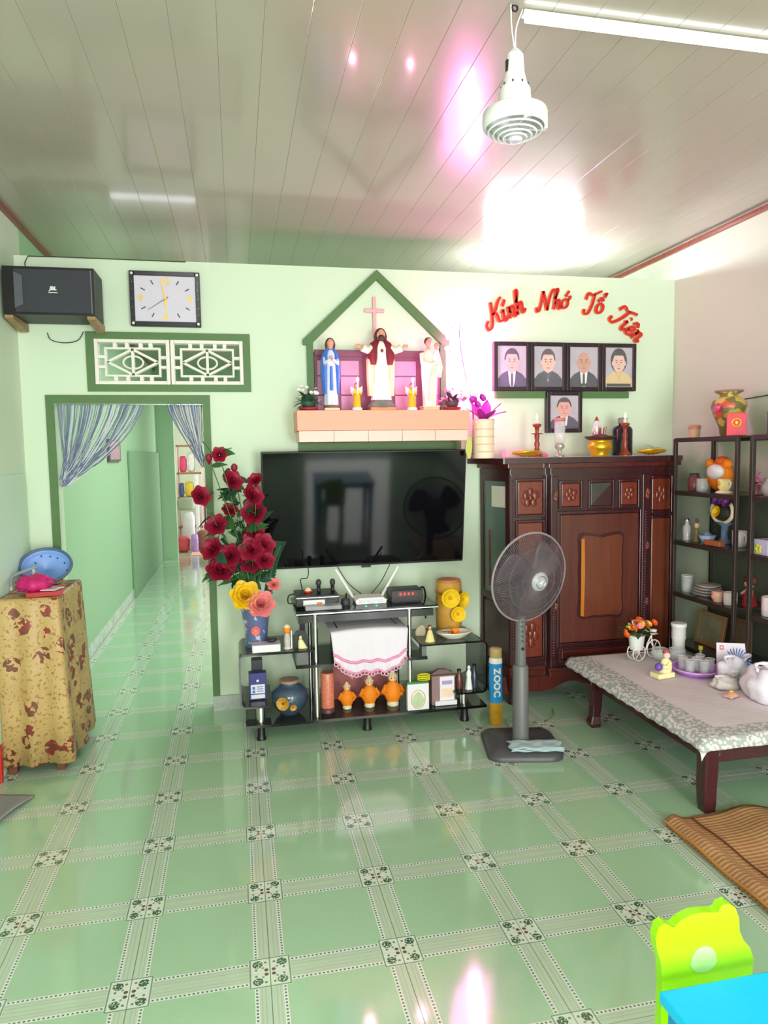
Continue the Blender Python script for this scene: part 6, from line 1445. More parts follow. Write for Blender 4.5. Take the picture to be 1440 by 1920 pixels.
for k in range(14): a = -0.9 + k * 0.24; b.prism([(0.045, 0.075), (0.045 + 0.075 * math.cos(a) - 0.004, 0.075 + 0.075 * math.sin(a)), (0.045 + 0.062 * math.cos(a + 0.16), 0.075 + 0.062 * math.sin(a + 0.16))], -0.0082, -0.006, 'y')
b.build('printed_burst', M('print_blue', (50, 120, 206), 0.4, 0.2), pbk); bx(pbk, 'printed_block', (0.06, -0.0065, 0.03), (0.06, 0.002, 0.04), M('print_navy', (60, 56, 120), 0.4), 0)

# ================================================================== FOLDED MAT ON FLOOR
mm_, mb_ = base('rattan_mat', (176, 124, 70), 0.6)
Pn = xcoord('Object'); x_, y_, z_ = xsep(Pn)
st_ = ((y_ * 52).frac() - 0.5).abs(); st2 = ((x_ * 30).frac() - 0.5).abs()
X.nt.links.new(xmix(xnoise(14, Pn, 4) * 0.5 + st_ * 1.4 - 0.1 + st2 * 0.25, lin((128, 82, 50)), lin((206, 160, 112))), mb_.inputs['Base Color'])
xbump(mb_, st_ + st2 * 0.4, 0.6, 0.004)
mt_ = thing('rattan_mat', 'brown woven mat folded on the tiled floor beside low table leg', 'mat', (2.02, 0.27, 0.0))
def matp(u, v, top=0.0):
    x = 0.0 + 0.62 * u; y = -0.16 + 0.76 * v
    h = 0.012 + 0.028 * math.exp(-((u - 0.06) / 0.06) ** 2) + 0.03 * math.exp(-((u - 0.62) / 0.16) ** 2) + 0.004 * math.sin(y * 20)
    return (x + 0.05 * (v - 0.5) * 0.0, y + 0.02 * math.sin(u * 5), h + top)
def matc(u, v):
    p = matp(u, v); return p
MB().grid(matc, 40, 30).build('upper_layer', mm_, mt_, solid=0.008)
MB().grid(lambda u, v: (0.004 + 0.6 * u, -0.155 + 0.75 * v + 0.02 * math.sin(u * 5), 0.0035), 10, 10).build('lower_layer', mm_, mt_, solid=0.006)
cr_ = MB(); cr_.tube([(0.125, -0.15 + 0.74 * k / 12 + 0.012, 0.0215 + 0.004 * math.sin((-0.15 + 0.74 * k / 12) * 20)) for k in range(13)], 0.0035, 5); cr_.build('crease_binding', M('mat_binding', (110, 70, 40), 0.7), mt_)
eb = MB(); eb.tube([(p[0], p[1], p[2]) for p in [matp(0.0, k / 20) for k in range(21)]], 0.006, 6); eb.build('edge_binding', M('mat_edge', (190, 130, 66), 0.7), mt_)

# ================================================================== CHILD TABLE AND CHAIR
kt = thing('child_table', 'bright blue plastic child table', 'table', (1.147, -0.425, 0))
CY = M('cyan_plastic', (0, 196, 255), 0.45, 0.02); 
MB().box(0, 0.62, -0.42, 0, 0.425, 0.45).build('top', CY, kt, bevel=0.004)
MB().box(0.012, 0.608, -0.408, -0.012, 0.385, 0.4245).build('skirt', M('cyan_plastic_side', (20, 140, 206), 0.45, 0.02), kt, bevel=0.003)
for x in (0.04, 0.58):
    for y in (-0.04, -0.38):
        MB().lathe([(0.022, 0), (0.024, 0.01), (0.03, 0.384)], 14).build('leg', CY, kt, (x, y, 0))
kc = thing('bear_chair', 'lime green plastic child chair with bear shaped back', 'chair', (1.325, -0.335, 0))
LIME = M('lime_plastic', (164, 236, 10), 0.3, 0.02)
pts = [(1.212, 0.24), (1.214, 0.37), (1.211, 0.43), (1.2, 0.465), (1.197, 0.492), (1.204, 0.515), (1.218, 0.521), (1.232, 0.512), (1.24, 0.508), (1.258, 0.522), (1.285, 0.531), (1.31, 0.531), (1.335, 0.527), (1.348, 0.527), (1.355, 0.54), (1.372, 0.543), (1.39, 0.53), (1.4, 0.505), (1.402, 0.475), (1.412, 0.452), (1.43, 0.43), (1.441, 0.4), (1.436, 0.36), (1.43, 0.24)]
MB().prism([(p[0] - 1.325, p[1]) for p in pts], 0.0, 0.022, 'y').build('backrest', LIME, kc, bevel=0.006)
bmk = [(0.0 + 0.03 * math.cos(t) * (1.15 if math.sin(t) < 0 else 1), 0.425 + 0.03 * math.sin(t)) for t in [i * 2 * PI / 24 for i in range(24)]]
MB().prism([(p[0] - 0.012, p[1]) for p in bmk], -0.003, 0.0, 'y').build('sticker', M('sticker_pale_green', (176, 236, 150), 0.4), kc)
MB().box(-0.11, 0.11, -0.2, 0.0, 0.225, 0.245).build('seat', LIME, kc, bevel=0.006)
for x in (-0.09, 0.09):
    for y in (-0.18, -0.02): MB().cyl((x, y, 0.0), (x * 0.92, y, 0.225), 0.016, 12, 0.02).build('leg', LIME, kc)

# ================================================================== CLOTH COVERED TABLE (left) AND WHAT LIES THERE
bm2, bb2 = base('brocade_gold', (190, 150, 86), 0.45, spec=0.5)
Pn = xcoord('Object')
nn = xnoise(34, Pn, 3); n3 = xnoise(6, Pn, 2)
v1 = xnoise(10.5, Pn, 2, 'ShaderNodeTexVoronoi', 'Distance') + (xnoise(18, Pn, 2) - 0.5) * 0.5
c_ = xmix(xnoise(5, Pn, 3), lin((204, 176, 118)), lin((178, 144, 88)))
c_ = xmix(xnoise(60, Pn, 3) > 0.6, c_, lin((158, 120, 70)))
flw = v1 < 0.44
pet = nn > 0.47
c_ = xmix(flw, c_, lin((204, 160, 110)))
c_ = xmix(flw * pet, c_, lin((112, 70, 48)))
c_ = xmix(flw * (n3 > 0.52) * (xnoise(26, Pn, 2) > 0.5), c_, lin((146, 56, 54)))
X.nt.links.new(c_, bb2.inputs['Base Color']); xbump(bb2, nn + v1, 0.3, 0.006)
tdesk = thing('covered_table', 'narrow table hidden beneath the gold brocade cloth', 'table', (-0.66, 2.28, 0))
bx(tdesk, 'top', (0, 0, 0.84), (0.27, 0.52, 0.02), BROWN, 0.004)
for x in (-0.11, 0.11):
    for y in (-0.235, 0.235): bx(tdesk, 'leg', (x, y, 0.415), (0.04, 0.04, 0.83), BROWN, 0.003)
bc = thing('brocade_cover', 'gold brocade cloth with brown flowers covering table by doorway', 'tablecloth', (-0.66, 2.28, 0))
def ringp(z, gx, gy, amp, nfold):
    P = []; N = 72
    w0, d0, r = 0.138 + gx, 0.265 + gy, 0.03
    for k in range(N):
        t = k / N * 4
        s_ = int(t); f = t - s_
        if s_ == 0: p = (-w0 + 2 * w0 * f, -d0)
        elif s_ == 1: p = (w0, -d0 + 2 * d0 * f)
        elif s_ == 2: p = (w0 - 2 * w0 * f, d0)
        else: p = (-w0, d0 - 2 * d0 * f)
        n = ((0, -1), (1, 0), (0, 1), (-1, 0))[s_]
        a = amp * math.sin(f * PI) * math.sin(f * PI * nfold + s_)
        if n[0] < 0: a = 0
        q = (p[0] + n[0] * a, p[1] + n[1] * a)
        P.append((max(q[0], -0.14), q[1], z))
    return P
b = MB(); b.rings([ringp(0.868, -0.03, -0.03, 0, 1), ringp(0.866, -0.006, -0.006, 0.0, 5), ringp(0.852, 0.0, 0.0, 0.003, 5), ringp(0.6, 0.012, 0.006, 0.010, 5), ringp(0.3, 0.024, 0.01, 0.016, 5), ringp(0.045, 0.038, 0.014, 0.022, 5)], cap0=False, cap1=False)
b.v; n0 = 72
b._add(ringp(0.868, -0.03, -0.03, 0, 1), [tuple(range(72))]); b.build('cloth', bm2, bc, solid=0.004)
BT = 0.8725
ra = thing('red_folder', 'red flat folder lying on the brocade cloth', 'folder', (-0.60, 2.13, BT), math.radians(8))
bx(ra, 'cover', (0, 0, 0.01), (0.16, 0.19, 0.02), RED, 0.004); bx(ra, 'spine', (0, -0.096, 0.01), (0.16, 0.004, 0.022), M('red_dark', (170, 28, 32), 0.4), 0.001)
wc = thing('white_card', 'white printed card lying on the red folder', 'card', (-0.565, 2.1, BT + 0.0215), math.radians(-14)); bx(wc, 'sheet', (0, 0, 0.003), (0.075, 0.09, 0.004), PAPER, 0.001); bx(wc, 'print', (0.006, 0, 0.0055), (0.03, 0.04, 0.001), M('print_greyish', (170, 170, 178), 0.5), 0)
random.seed(3)
pm_ = thing('pink_pouch', 'crumpled magenta pouch on the red folder', 'pouch', (-0.655, 2.13, BT + 0.0215))
b = MB(); b.ell((0, 0, 0), 1, 1, 1, 26, 14)
for i, p in enumerate(b.v):
    k = 1 + 0.12 * math.sin(6 * p[0] + 1) * math.sin(5 * p[1]) + 0.09 * math.sin(12 * p[2] + 8 * p[0]); b.v[i] = (p[0] * k * 0.085, p[1] * k * 0.07, (max(-0.5, p[2] * k) + 0.5) * 0.05)
b.build('pouch', M('pouch_magenta', (196, 30, 110), 0.5, 0.2, 30), pm_); MB().tube(catmull([(0.05, -0.02, 0.05), (0.085, -0.03, 0.055), (0.1, 0.0, 0.04)], 5), 0.006, 6).build('drawstring', M('pouch_magenta', (196, 30, 110), 0.5, 0.2, 30), pm_)
# blue oval basin leaning behind
ob = thing('oval_basin', 'light blue oval basin with dark rim leaning behind magenta pouch', 'basin', (-0.665, 2.37, BT + 0.006)); ob.rotation_euler = (math.radians(-40), 0, math.radians(8)); ob.scale = (0.95, 0.95, 0.95)
LBL = M('basin_light_blue', (132, 172, 236), 0.4, 0.04)
RIMB = M('basin_rim_slate', (88, 108, 140), 0.35)
EL = lambda r, i, n=40: (0.135 * r * math.cos(2 * PI * i / n), 0.12 + 0.112 * r * math.sin(2 * PI * i / n))
rs = []
for r, y in ((0.94, 0.0), (0.9, 0.03), (0.8, 0.04), (0.02, 0.042)):
    rs.append([(EL(r, i)[0], y, EL(r, i)[1]) for i in range(40)])
MB().rings(rs, False, True).build('bowl', LBL, ob, solid=0.003)
MB().tube([(EL(1, i)[0], -0.002, EL(1, i)[1]) for i in range(40)], 0.009, 8, True).build('rim', RIMB, ob)
for dx, dz in ((0.02, 0.20), (0.06, 0.185), (0.1, 0.15), (0.115, 0.1), (-0.03, 0.205), (-0.06, 0.16)): MB().ell((dx * 0.95, 0.03, dz), 0.005, 0.006, 0.004, 8, 5).build('hole', M('basin_dot', (30, 40, 90), 0.4), ob)
gb_ = thing('carry_handle', 'grey curved plastic carry frame on brocade cloth by side wall', 'frame', (-0.735, 2.25, BT))
MB().tube(catmull([(-0.06, 0, 0.02), (-0.05, 0.0, 0.07), (0.02, 0.0, 0.1), (0.065, 0.0, 0.115)], 6), 0.009, 8).build('bar', M('frame_grey_blue', (150, 164, 172), 0.35), gb_); MB().cyl((0.05, 0, 0.0), (0.05, 0, 0.11), 0.008, 10).build('post', M('frame_pale', (200, 206, 210), 0.35), gb_); MB().cyl((-0.06, 0, 0.0), (-0.06, 0, 0.03), 0.008, 10).build('post', M('frame_pale', (200, 206, 210), 0.35), gb_)
# grey cloth on floor
gc = thing('floor_cloth', 'grey crumpled floor cloth by the brocade covered table', 'cloth', (-0.70, 1.62, 0.0))
MB().grid(lambda u, v: (-0.1 + 0.2 * u * (0.35 + 0.65 * v), -0.17 + 0.36 * v - 0.06 * u, 0.006 + 0.016 * (0.5 + 0.5 * math.sin(u * 6 + v * 3)) * math.sin(PI * v * 0.9 + 0.2)), 24, 24).build('sheet', M('cloth_floor_grey', (150, 146, 150), 0.85, 0.12, 30), gc, solid=0.006)
rsr = thing('red_stool', 'red plastic stool leg in front of the brocade cloth by wall', 'stool', (-0.795, 1.95, 0))
MB().box(-0.006, 0.004, -0.015, 0.015, 0, 0.16).build('leg', RED, rsr, bevel=0.004); MB().box(-0.007, 0.005, -0.02, 0.02, 0.16, 0.18).build('foot_rail', RED, rsr, bevel=0.004)

# ================================================================== DISPLAY RACKS ON THE RIGHT WALL
RK = M('rack_dark_olive', (52, 42, 38), 0.4, 0.2); RKB = M('rack_brown', (74, 54, 50), 0.35, 0.2)
SHELF = base('rack_smoked_shelf', (70, 66, 62), 0.12, spec=0.6, alpha=0.85)[0]
XF, XBK = 2.965, 3.225
ZSH = [1.605, 1.287, 0.985, 0.668, 0.36]
def rack(y0, y1, lab, post_w):
    t = thing('display_rack', lab, 'rack', ((XF + XBK) / 2, (y0 + y1) / 2, 0)); hx = (XBK - XF) / 2; hy = (y1 - y0) / 2
    for sx in (-1, 1):
        for sy in (-1, 1): MB().box(sx * hx - post_w / 2, sx * hx + post_w / 2, sy * hy - post_w / 2, sy * hy + post_w / 2, 0, 1.6).build('post', RK, t, bevel=0.002)
    for k, z in enumerate(ZSH):
        MB().box(-hx + 0.001, hx - 0.001, -hy, hy, z - 0.006, z).build('shelf', RKB if k == 0 else SHELF, t)
        MB().box(-hx - 0.009, -hx + 0.006, -hy, hy, z - 0.026, z - 0.001).build('rail', RK, t); MB().box(hx - 0.006, hx + 0.009, -hy, hy, z - 0.026, z - 0.001).build('rail', RK, t)
    for sx in (-1, 1): MB().box(sx * hx - 0.006, sx * hx + 0.006, hy - 0.03, hy - 0.008, 0.02, 0.05).build('stretcher', RK, t)
    MB().box(hx + 0.004, hx + 0.009, -hy, hy, 0.02, 1.26).build('back_panel', M('rack_back_grey', (86, 92, 80), 0.5, 0.15, 8), t)
    return t
rack(1.69, 2.235, 'dark metal display rack beside the altar cabinet', 0.02)
rack(0.98, 1.575, 'dark metal display rack nearer the room front', 0.022)
E = 0.001
def rz_(k): return ZSH[k] + E
def item(name, lab, cat, x, y, k, rz=0.0): return thing(name, lab, cat, (x, y, rz_(k)), rz)
# on top
va = item('painted_vase', 'painted amphora vase with pink flower on rack top', 'vase', 3.09, 1.93, 0)
pvm, pvb = base('vase_painted', (150, 120, 60), 0.35, coat=0.2); Pn = xcoord('Object'); c_ = xmix(xnoise(16, Pn, 2) > 0.52, lin((118, 116, 66)), lin((206, 172, 84))); c_ = xmix(xnoise(11, Pn, 1) > 0.6, c_, lin((210, 86, 60))); X.nt.links.new(c_, pvb.inputs['Base Color'])
MB().lathe([(0.04, 0), (0.045, 0.01), (0.05, 0.05), (0.08, 0.12), (0.095, 0.165), (0.088, 0.2), (0.05, 0.222), (0.045, 0.232), (0.072, 0.25), (0.07, 0.254), (0.04, 0.235)], 28).build('body', pvm, va)
put(petal_flower(2, 6, 0.04, M('vase_flower_magenta', (206, 70, 120), 0.5, 0.2), 'moulded_flower', 0.4), 'moulded_flower', va, (-0.085, -0.03, 0.155), (0.0, -1.35, 0.35), 0.8)
MB().lathe([(0.071, 0.249), (0.076, 0.254), (0.074, 0.258)], 28, cap0=False, cap1=False).build('rim', M('vase_rim_rose', (170, 120, 110), 0.4), va, solid=0.003)
rp = item('red_card', 'red card with gold emblem standing on rack top', 'card', 3.0, 1.75, 0, math.radians(-35)); bx(rp, 'card', (0, 0, 0.06), (0.095, 0.01, 0.12), M('card_red', (226, 40, 70), 0.4, 0.1), 0.002); MB().tube([(0.022 * math.cos(i * PI / 10), -0.007, 0.07 + 0.022 * math.sin(i * PI / 10)) for i in range(20)], 0.004, 6, True).build('emblem', GOLD, rp); MB().ell((0, -0.006, 0.07), 0.011, 0.003, 0.011, 10, 6).build('emblem_centre', GOLD, rp)
db = item('dark_box', 'long slate purple box lying on rack top', 'box', 3.1, 1.42, 0); bx(db, 'body', (0, 0, 0.06), (0.15, 0.27, 0.12), M('box_slate_purple', (82, 76, 92), 0.5, 0.15), 0.004); bx(db, 'stripe', (-0.076, 0.08, 0.06), (0.002, 0.02, 0.12), M('stripe_plum', (110, 66, 100), 0.5), 0)
cj = item('copper_jar', 'small copper lidded jar at the cabinet end of rack top', 'jar', 3.06, 2.19, 0); MB().lathe([(0.03, 0), (0.032, 0.045), (0.034, 0.05)], 18).build('body', M('jar_peach', (222, 182, 150), 0.4), cj); MB().lathe([(0.035, 0.05), (0.036, 0.07), (0.03, 0.076), (0.004, 0.077)], 18).build('lid', M('jar_copper', (190, 130, 104), 0.3), cj)
# shelf 1
def mug(lab, x, y, k, mat, h=0.075, r=0.032, name='mug'):
    t = item(name, lab, 'mug', x, y, k); MB().lathe([(r * 0.9, 0), (r, 0.006), (r, h), (r * 0.9, h), (r * 0.88, 0.01), (0.002, 0.008)], 18).build('body', mat, t)
    MB().tube([(0.0 + 0.0, -r - 0.016 * math.sin(t_), h * 0.5 + h * 0.28 * math.cos(t_)) for t_ in [i * PI / 8 for i in range(9)]], 0.004, 6).build('handle', mat, t); return t
rj = item('red_jar', 'dull red glass jar on the upper shelf by cabinet', 'jar', 3.05, 2.17, 1); MB().lathe([(0.034, 0), (0.038, 0.02), (0.036, 0.075), (0.026, 0.085)], 18).build('body', M('jar_dull_red', (120, 60, 60), 0.25), rj); MB().lathe([(0.028, 0.085), (0.028, 0.105), (0.004, 0.106)], 16).build('lid', DARK, rj)
mug('clear glass mug on the upper shelf of rack', 3.03, 2.07, 1, GLASS_C)
oc = item('orange_ornament', 'orange and white plush ornament on the upper shelf', 'ornament', 3.12, 2.03, 1)
MB().ell((0, 0, 0.09), 0.05, 0.1, 0.09, 18, 12).build('body', ORG, oc); MB().ell((-0.04, -0.01, 0.115), 0.03, 0.07, 0.045, 14, 9).build('belly', WPL, oc)
for s_ in (-1, 1): MB().ell((-0.01, s_ * 0.075, 0.16), 0.025, 0.03, 0.03, 10, 8).build('ear', ORG, oc)
MB().ell((0.0, -0.02, 0.175), 0.04, 0.05, 0.03, 12, 8).build('top', M('orange_deep', (220, 100, 20), 0.6), oc)
yc = item('yellow_cup', 'pale yellow elephant shaped cup on the upper shelf', 'cup', 3.02, 1.86, 1)
MB().lathe([(0.045, 0), (0.048, 0.006), (0.03, 0.014)], 18).build('saucer', CREAM, yc); MB().lathe([(0.022, 0.014), (0.034, 0.03), (0.036, 0.08), (0.03, 0.08)], 18).build('bowl', M('cup_pale_yellow', (236, 220, 150), 0.4), yc); MB().ell((-0.035, 0.0, 0.055), 0.008, 0.012, 0.012, 8, 6).build('mark', GOLD, yc); MB().tube([(0, -0.034, 0.07), (0, -0.055, 0.06), (0, -0.04, 0.03)], 0.005, 6).build('handle', CREAM, yc)
pb = item('purple_box', 'purple and white box on the upper shelf of the front rack', 'box', 3.14, 1.46, 1); bx(pb, 'body', (0, 0, 0.11), (0.1, 0.16, 0.22), PURPLE, 0.003); bx(pb, 'white_band', (-0.051, 0, 0.12), (0.002, 0.16, 0.03), PAPER, 0); 
for k, (y, lab) in enumerate(((1.53, 'round glass jar under the purple box nearer the altar'), (1.43, 'round glass jar under the purple box nearer the room front'))):
    t = item('glass_jar', lab, 'jar', 3.03, y, 1); MB().lathe([(0.025, 0), (0.04, 0.02), (0.042, 0.05), (0.03, 0.07), (0.026, 0.08)], 18).build('body', M('jar_smoke', (150, 140, 140), 0.1), t); MB().lathe([(0.028, 0.08), (0.028, 0.092), (0.004, 0.095)], 14).build('lid', CHROME, t)
pkf = item('pink_flower_pot', 'small pink flower pot between the two racks on upper shelf', 'potted plant', 3.1, 1.72, 1); MB().lathe([(0.022, 0), (0.03, 0.05), (0.026, 0.05)], 16).build('pot', M('pot_rose', (190, 100, 120), 0.4), pkf)
for k in range(8): put(PF, 'flower', pkf, (0.02 * math.cos(k), 0.02 * math.sin(k), 0.07 + 0.018 * (k % 3)), (0.5, -0.5, k), 1.5)
for k in range(6): put(LM, 'leaf', pkf, (0, 0, 0.05), (0, -0.7, k * 1.05), 1.0)
# shelf 2
fb = item('flower_basket', 'white oval wire basket with yellow and purple flowers', 'basket', 3.12, 1.98, 2)
MB().lathe([(0.04, 0), (0.045, 0.01), (0.02, 0.03), (0.02, 0.1), (0.05, 0.125)], 18).build('blue_stand', M('stand_slate_blue', (110, 134, 170), 0.35, 0.2), fb)
MB().tube([(-0.02, 0.09 * math.cos(i * PI / 16), 0.19 + 0.068 * math.sin(i * PI / 16)) for i in range(32)], 0.011, 8, True).build('hoop', CREAM, fb)
MB().ell((-0.01, 0, 0.18), 0.04, 0.075, 0.05, 16, 10).build('leaves', M('basket_dark_leaf', (50, 54, 40), 0.6, 0.3), fb)
YW_ = petal_flower(2, 7, 0.034, YEL, 'flower', 0.5); PW_ = petal_flower(2, 6, 0.034, M('petal_purple', (140, 60, 150), 0.5, 0.2), 'flower', 0.5)
put(YW_, 'flower', fb, (-0.05, 0.0, 0.185), (0, -1.3, 0), 1.1)
for q in ((-0.04, 0.02, 0.245), (-0.035, -0.03, 0.25), (-0.04, -0.07, 0.24)): put(PW_, 'flower', fb, q, (0, -1.0, 0.3), 0.9)
gb2 = item('glass_bottle', 'clear glass bottle at the cabinet end of the middle shelf', 'bottle', 3.02, 2.19, 2); MB().lathe([(0.024, 0), (0.026, 0.08), (0.011, 0.1), (0.011, 0.12)], 16).build('body', M('glass_pale', (176, 172, 178), 0.1, 0.1), gb2); MB().lathe([(0.013, 0.12), (0.013, 0.132), (0.002, 0.133)], 12).build('cap', CHROME, gb2)
gf = item('figurine', 'gold and cream figurine on the middle shelf of rack', 'figurine', 3.03, 2.11, 2); MB().loft([(0, 0, 0, 0.022, 0.022), (0.04, 0, 0, 0.016, 0.016), (0.075, 0, 0, 0.01, 0.01)], 16, 5, 0.1).build('body', M('fig_olive_gold', (130, 110, 70), 0.4), gf); MB().ell((0, 0, 0.095), 0.016, 0.016, 0.018, 10, 8).build('head', M('fig_tan', (206, 170, 130), 0.5), gf); MB().ell((0, 0, 0.125), 0.01, 0.01, 0.014, 10, 7).build('topknot', M('fig_topknot', (96, 60, 90), 0.5), gf)
bm3 = item('ceramic_dish', 'blue and white ceramic dish on the middle shelf', 'dish', 3.02, 2.0, 2); MB().lathe([(0.02, 0), (0.03, 0.01), (0.05, 0.05), (0.046, 0.05), (0.02, 0.012)], 18).build('body', M('ceramic_blue_white', (140, 168, 206), 0.3, 0.3, 30), bm3); MB().lathe([(0.018, 0.012), (0.03, 0.05), (0.004, 0.075)], 14).build('content', M('dish_content', (110, 120, 150), 0.5), bm3)
mug('white patterned mug on the middle shelf of rack', 3.1, 1.83, 2, M('mug_pattern', (206, 200, 200), 0.35, 0.25, 60), 0.09, 0.038)
ob2 = item('orange_packet', 'flat orange packet at the edge of the middle shelf', 'packet', 2.995, 1.9, 2); bx(ob2, 'body', (0, 0, 0.016), (0.04, 0.13, 0.03), M('packet_orange_brown', (170, 96, 56), 0.5, 0.2), 0.004); bx(ob2, 'seal', (0, 0.066, 0.016), (0.038, 0.004, 0.02), BROWN, 0)
for y, lab, h in ((1.535, 'dark wine bottle on the middle shelf beside lilac tissue box', 0.22), (1.45, 'shorter dark bottle on the middle shelf behind lilac tissue box', 0.17)):
    t = item('wine_bottle', lab, 'bottle', 3.13, y, 2); MB().lathe([(0.032, 0), (0.034, 0.01), (0.034, h * 0.5), (0.012, h * 0.68), (0.011, h * 0.94)], 18).build('body', M('bottle_dark_brown', (38, 24, 24), 0.15), t); MB().lathe([(0.013, h * 0.9), (0.013, h), (0.003, h + 0.001)], 12).build('cap', BLACK, t); bx(t, 'label', (-0.034, 0, h * 0.28), (0.003, 0.035, 0.04), M('bottle_label', (70, 56, 50), 0.5), 0)
for y, lab in ((1.52, 'lilac tissue box with yellow print nearer the altar on the middle shelf'), (1.39, 'lilac tissue box with yellow print nearer the room front on the middle shelf')):
    t = item('tissue_box', lab, 'tissue box', 3.02, y, 2); bx(t, 'body', (0, 0, 0.04), (0.08, 0.1, 0.08), M('tissue_lilac', (190, 186, 214), 0.5), 0.003); b = MB()
    for k in range(5): b.ell((-0.041, 0.02 + 0.016 * math.cos(k * 1.26), 0.03 + 0.016 * math.sin(k * 1.26)), 0.003, 0.012, 0.01, 8, 5)
    b.build('printed_flower', M('print_lime_yellow', (206, 206, 40), 0.5), t)
# shelf 3
ps = [(0.085, 'bottom plate of the white stack on the lower shelf'), (0.08, 'second plate of the white stack on the lower shelf'), (0.076, 'third plate of the white stack on the lower shelf'), (0.07, 'top plate of the white stack on the lower shelf')]
for k, (r, lab) in enumerate(ps):
    t = thing('plate', lab, 'plate', (3.07, 2.05, rz_(3) + 0.016 * k), group='stacked white plates'); MB().lathe([(r * 0.55, 0), (r * 0.6, 0.003), (r, 0.014), (r * 1.0, 0.0165), (r * 0.6, 0.007), (0.002, 0.006)], 26).build('dish', M('china_white', (222, 210, 212), 0.25, 0.06), t); MB().tube([(r * math.cos(i * PI / 14), r * math.sin(i * PI / 14), 0.0155) for i in range(28)], 0.0016, 5, True).build('rim', M('china_rim', (196, 176, 180), 0.3), t)
tg = item('drinking_glass', 'tall clear glass beside the white plate stack', 'glass', 3.02, 2.18, 3); MB().lathe([(0.026, 0), (0.03, 0.005), (0.034, 0.1), (0.031, 0.1), (0.026, 0.01), (0.002, 0.01)], 18, cap1=False).build('wall', GLASS_C, tg); MB().tube([(0.033 * math.cos(i * PI / 9), 0.033 * math.sin(i * PI / 9), 0.1) for i in range(18)], 0.0015, 5, True).build('rim', WPL, tg)
bcp = item('bear_cup', 'pink and green ceramic cup on the lower shelf', 'cup', 3.01, 1.88, 3); MB().lathe([(0.025, 0), (0.036, 0.03), (0.034, 0.06), (0.028, 0.062)], 18).build('body', M('cup_pink_green', (214, 170, 150), 0.4, 0.35, 18), bcp); MB().ell((-0.034, 0, 0.03), 0.006, 0.016, 0.012, 8, 6).build('face', M('cup_rose', (226, 140, 130), 0.4), bcp)
dd = item('doll', 'red dressed doll with dark hair on the lower shelf', 'doll', 3.1, 1.74, 3); MB().loft([(0, 0, 0, 0.04, 0.04), (0.05, 0, 0, 0.03, 0.03), (0.09, 0, 0, 0.014, 0.014)], 18, 6, 0.06).build('dress', M('doll_red', (170, 40, 56), 0.6), dd); MB().ell((0, 0, 0.125), 0.028, 0.028, 0.03, 12, 9).build('head', SKIN, dd); MB().ell((0.008, 0, 0.14), 0.036, 0.04, 0.034, 12, 9).build('hair', M('doll_hair', (84, 48, 44), 0.6), dd)
for s_ in (-1, 1): MB().tube([(0, s_ * 0.016, 0.085), (-0.02, s_ * 0.04, 0.06)], [0.009, 0.007], 8).build('arm', SKIN, dd)
for x, y, lab in ((3.02, 1.79, 'white teacup below the red dressed doll'), (3.03, 1.5, 'white teacup nearer the altar on the front rack lower shelf'), (3.02, 1.41, 'white teacup nearer the pink rose on the front rack lower shelf')):
    mug(lab, x, y, 3, M('china_white', (222, 210, 212), 0.25, 0.06), 0.07 if y > 1.6 else 0.1, 0.036 if y > 1.6 else 0.042, 'teacup')
pr_ = item('rose_ornament', 'pink rose ornament at edge of the front rack lower shelf', 'ornament', 3.0, 1.33, 3); MB().lathe([(0.03, 0), (0.026, 0.02), (0.006, 0.024)], 16).build('base', CREAM, pr_); put(petal_flower(3, 6, 0.035, M('petal_salmon', (232, 170, 160), 0.5, 0.15), 'bloom', 0.9), 'bloom', pr_, (0, 0, 0.03), (0, -0.5, 0), 1.0)
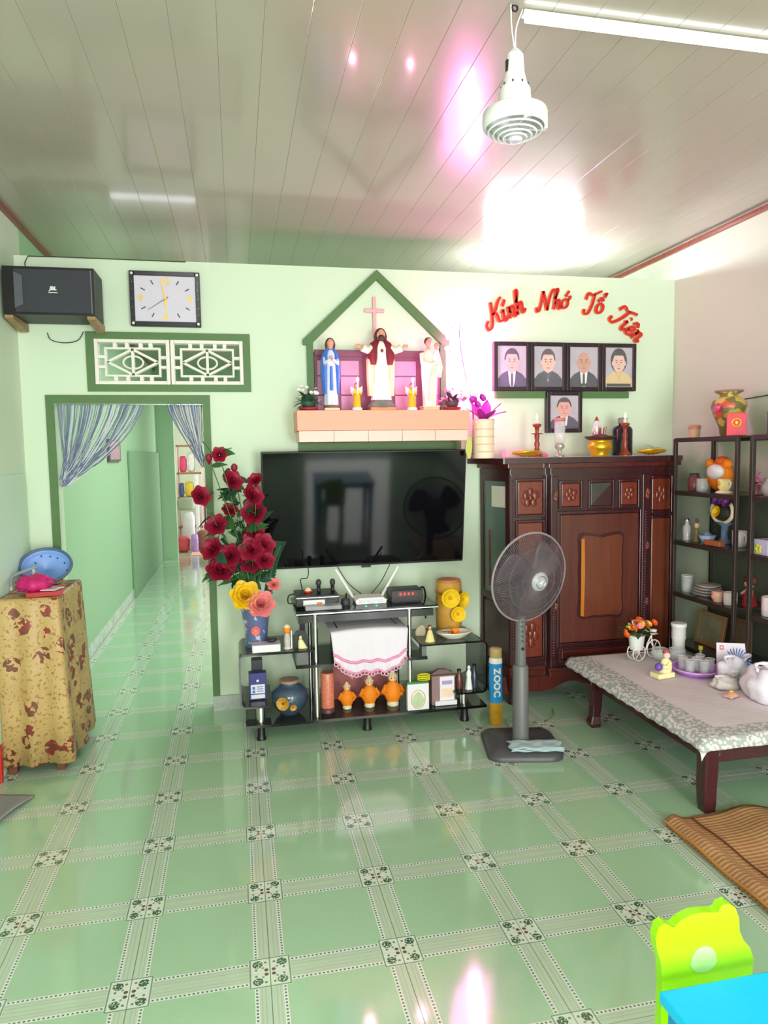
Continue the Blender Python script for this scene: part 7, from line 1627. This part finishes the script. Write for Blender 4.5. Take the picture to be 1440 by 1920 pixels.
# shelf 4
pf2 = item('photo_frame', 'leaning photo frame with dark picture on the bottom shelf', 'photo frame', 3.08, 2.05, 4); pf2.rotation_euler = (0, math.radians(10), 0)
MB().box(-0.006, 0.006, -0.12, 0.12, 0.0, 0.2).build('backing', BROWN, pf2)
MB().box(-0.0085, -0.006, -0.1, 0.1, 0.02, 0.18).build('print', M('photo_grey_olive', (130, 124, 104), 0.4, 0.5, 14), pf2); b = MB(); b.box(-0.012, -0.004, -0.12, -0.1, 0, 0.2); b.box(-0.012, -0.004, 0.1, 0.12, 0, 0.2); b.box(-0.012, -0.004, -0.1, 0.1, 0.18, 0.2); b.box(-0.012, -0.004, -0.1, 0.1, 0, 0.02); b.build('moulding', M('frame_tan', (150, 112, 72), 0.4), pf2)
bf = item('brown_frame', 'brown wooden panel standing on the bottom shelf', 'panel', 3.12, 1.82, 4); bx(bf, 'board', (0, 0, 0.11), (0.015, 0.16, 0.22), wood('panel_brown', (120, 82, 48), (92, 60, 36), 0.5), 0.003); bx(bf, 'inlay', (-0.009, 0, 0.11), (0.003, 0.11, 0.16), M('panel_inlay', (96, 80, 60), 0.5, 0.3), 0)
wc2 = MB(); wc2.tube(catmull([(3.238, 2.0, 1.82), (3.238, 1.7, 1.83), (3.238, 1.3, 1.835)], 5), 0.003, 5)
tag(wc2.build('wall_cable', BLACK), 'thin black cable along the pale wall above rack', 'cable')
rbx = item('red_box', 'coral red box standing at the front rack top end', 'box', 3.14, 1.2, 0); bx(rbx, 'body', (0, 0, 0.13), (0.1, 0.15, 0.26), M('box_coral', (216, 90, 70), 0.45), 0.004); bx(rbx, 'lid', (0, 0, 0.262), (0.104, 0.154, 0.01), M('box_coral_dark', (190, 70, 56), 0.45), 0.002)

gp = item('leafy_pot', 'small pot of green leaves with yellow flowers on the front rack middle shelf', 'potted plant', 3.1, 1.22, 2)
MB().lathe([(0.026, 0), (0.036, 0.06), (0.03, 0.06)], 16).build('pot', M('pot_tan', (196, 150, 110), 0.5), gp)
random.seed(12)
for k in range(14): put(LM, 'leaf', gp, (0, 0, 0.055), (0, -random.uniform(0.3, 1.3), k * 0.9), random.uniform(1.4, 2.4))
for k in range(5): put(YW_, 'flower', gp, (-0.03 + 0.01 * k, 0.03 * math.cos(k * 2), 0.12 + 0.012 * k), (0, -0.9, 0), 0.6)
bw = item('white_bowl', 'white bowl standing beside the leaning photo frame on the bottom shelf', 'bowl', 3.06, 1.78, 4)
MB().lathe([(0.03, 0), (0.034, 0.008), (0.06, 0.05), (0.056, 0.05), (0.028, 0.012), (0.002, 0.01)], 22).build('bowl', M('china_white', (222, 210, 212), 0.25, 0.06), bw); MB().tube([(0.058 * math.cos(i * PI / 12), 0.058 * math.sin(i * PI / 12), 0.05) for i in range(24)], 0.0018, 5, True).build('rim', M('china_rim', (196, 176, 180), 0.3), bw)
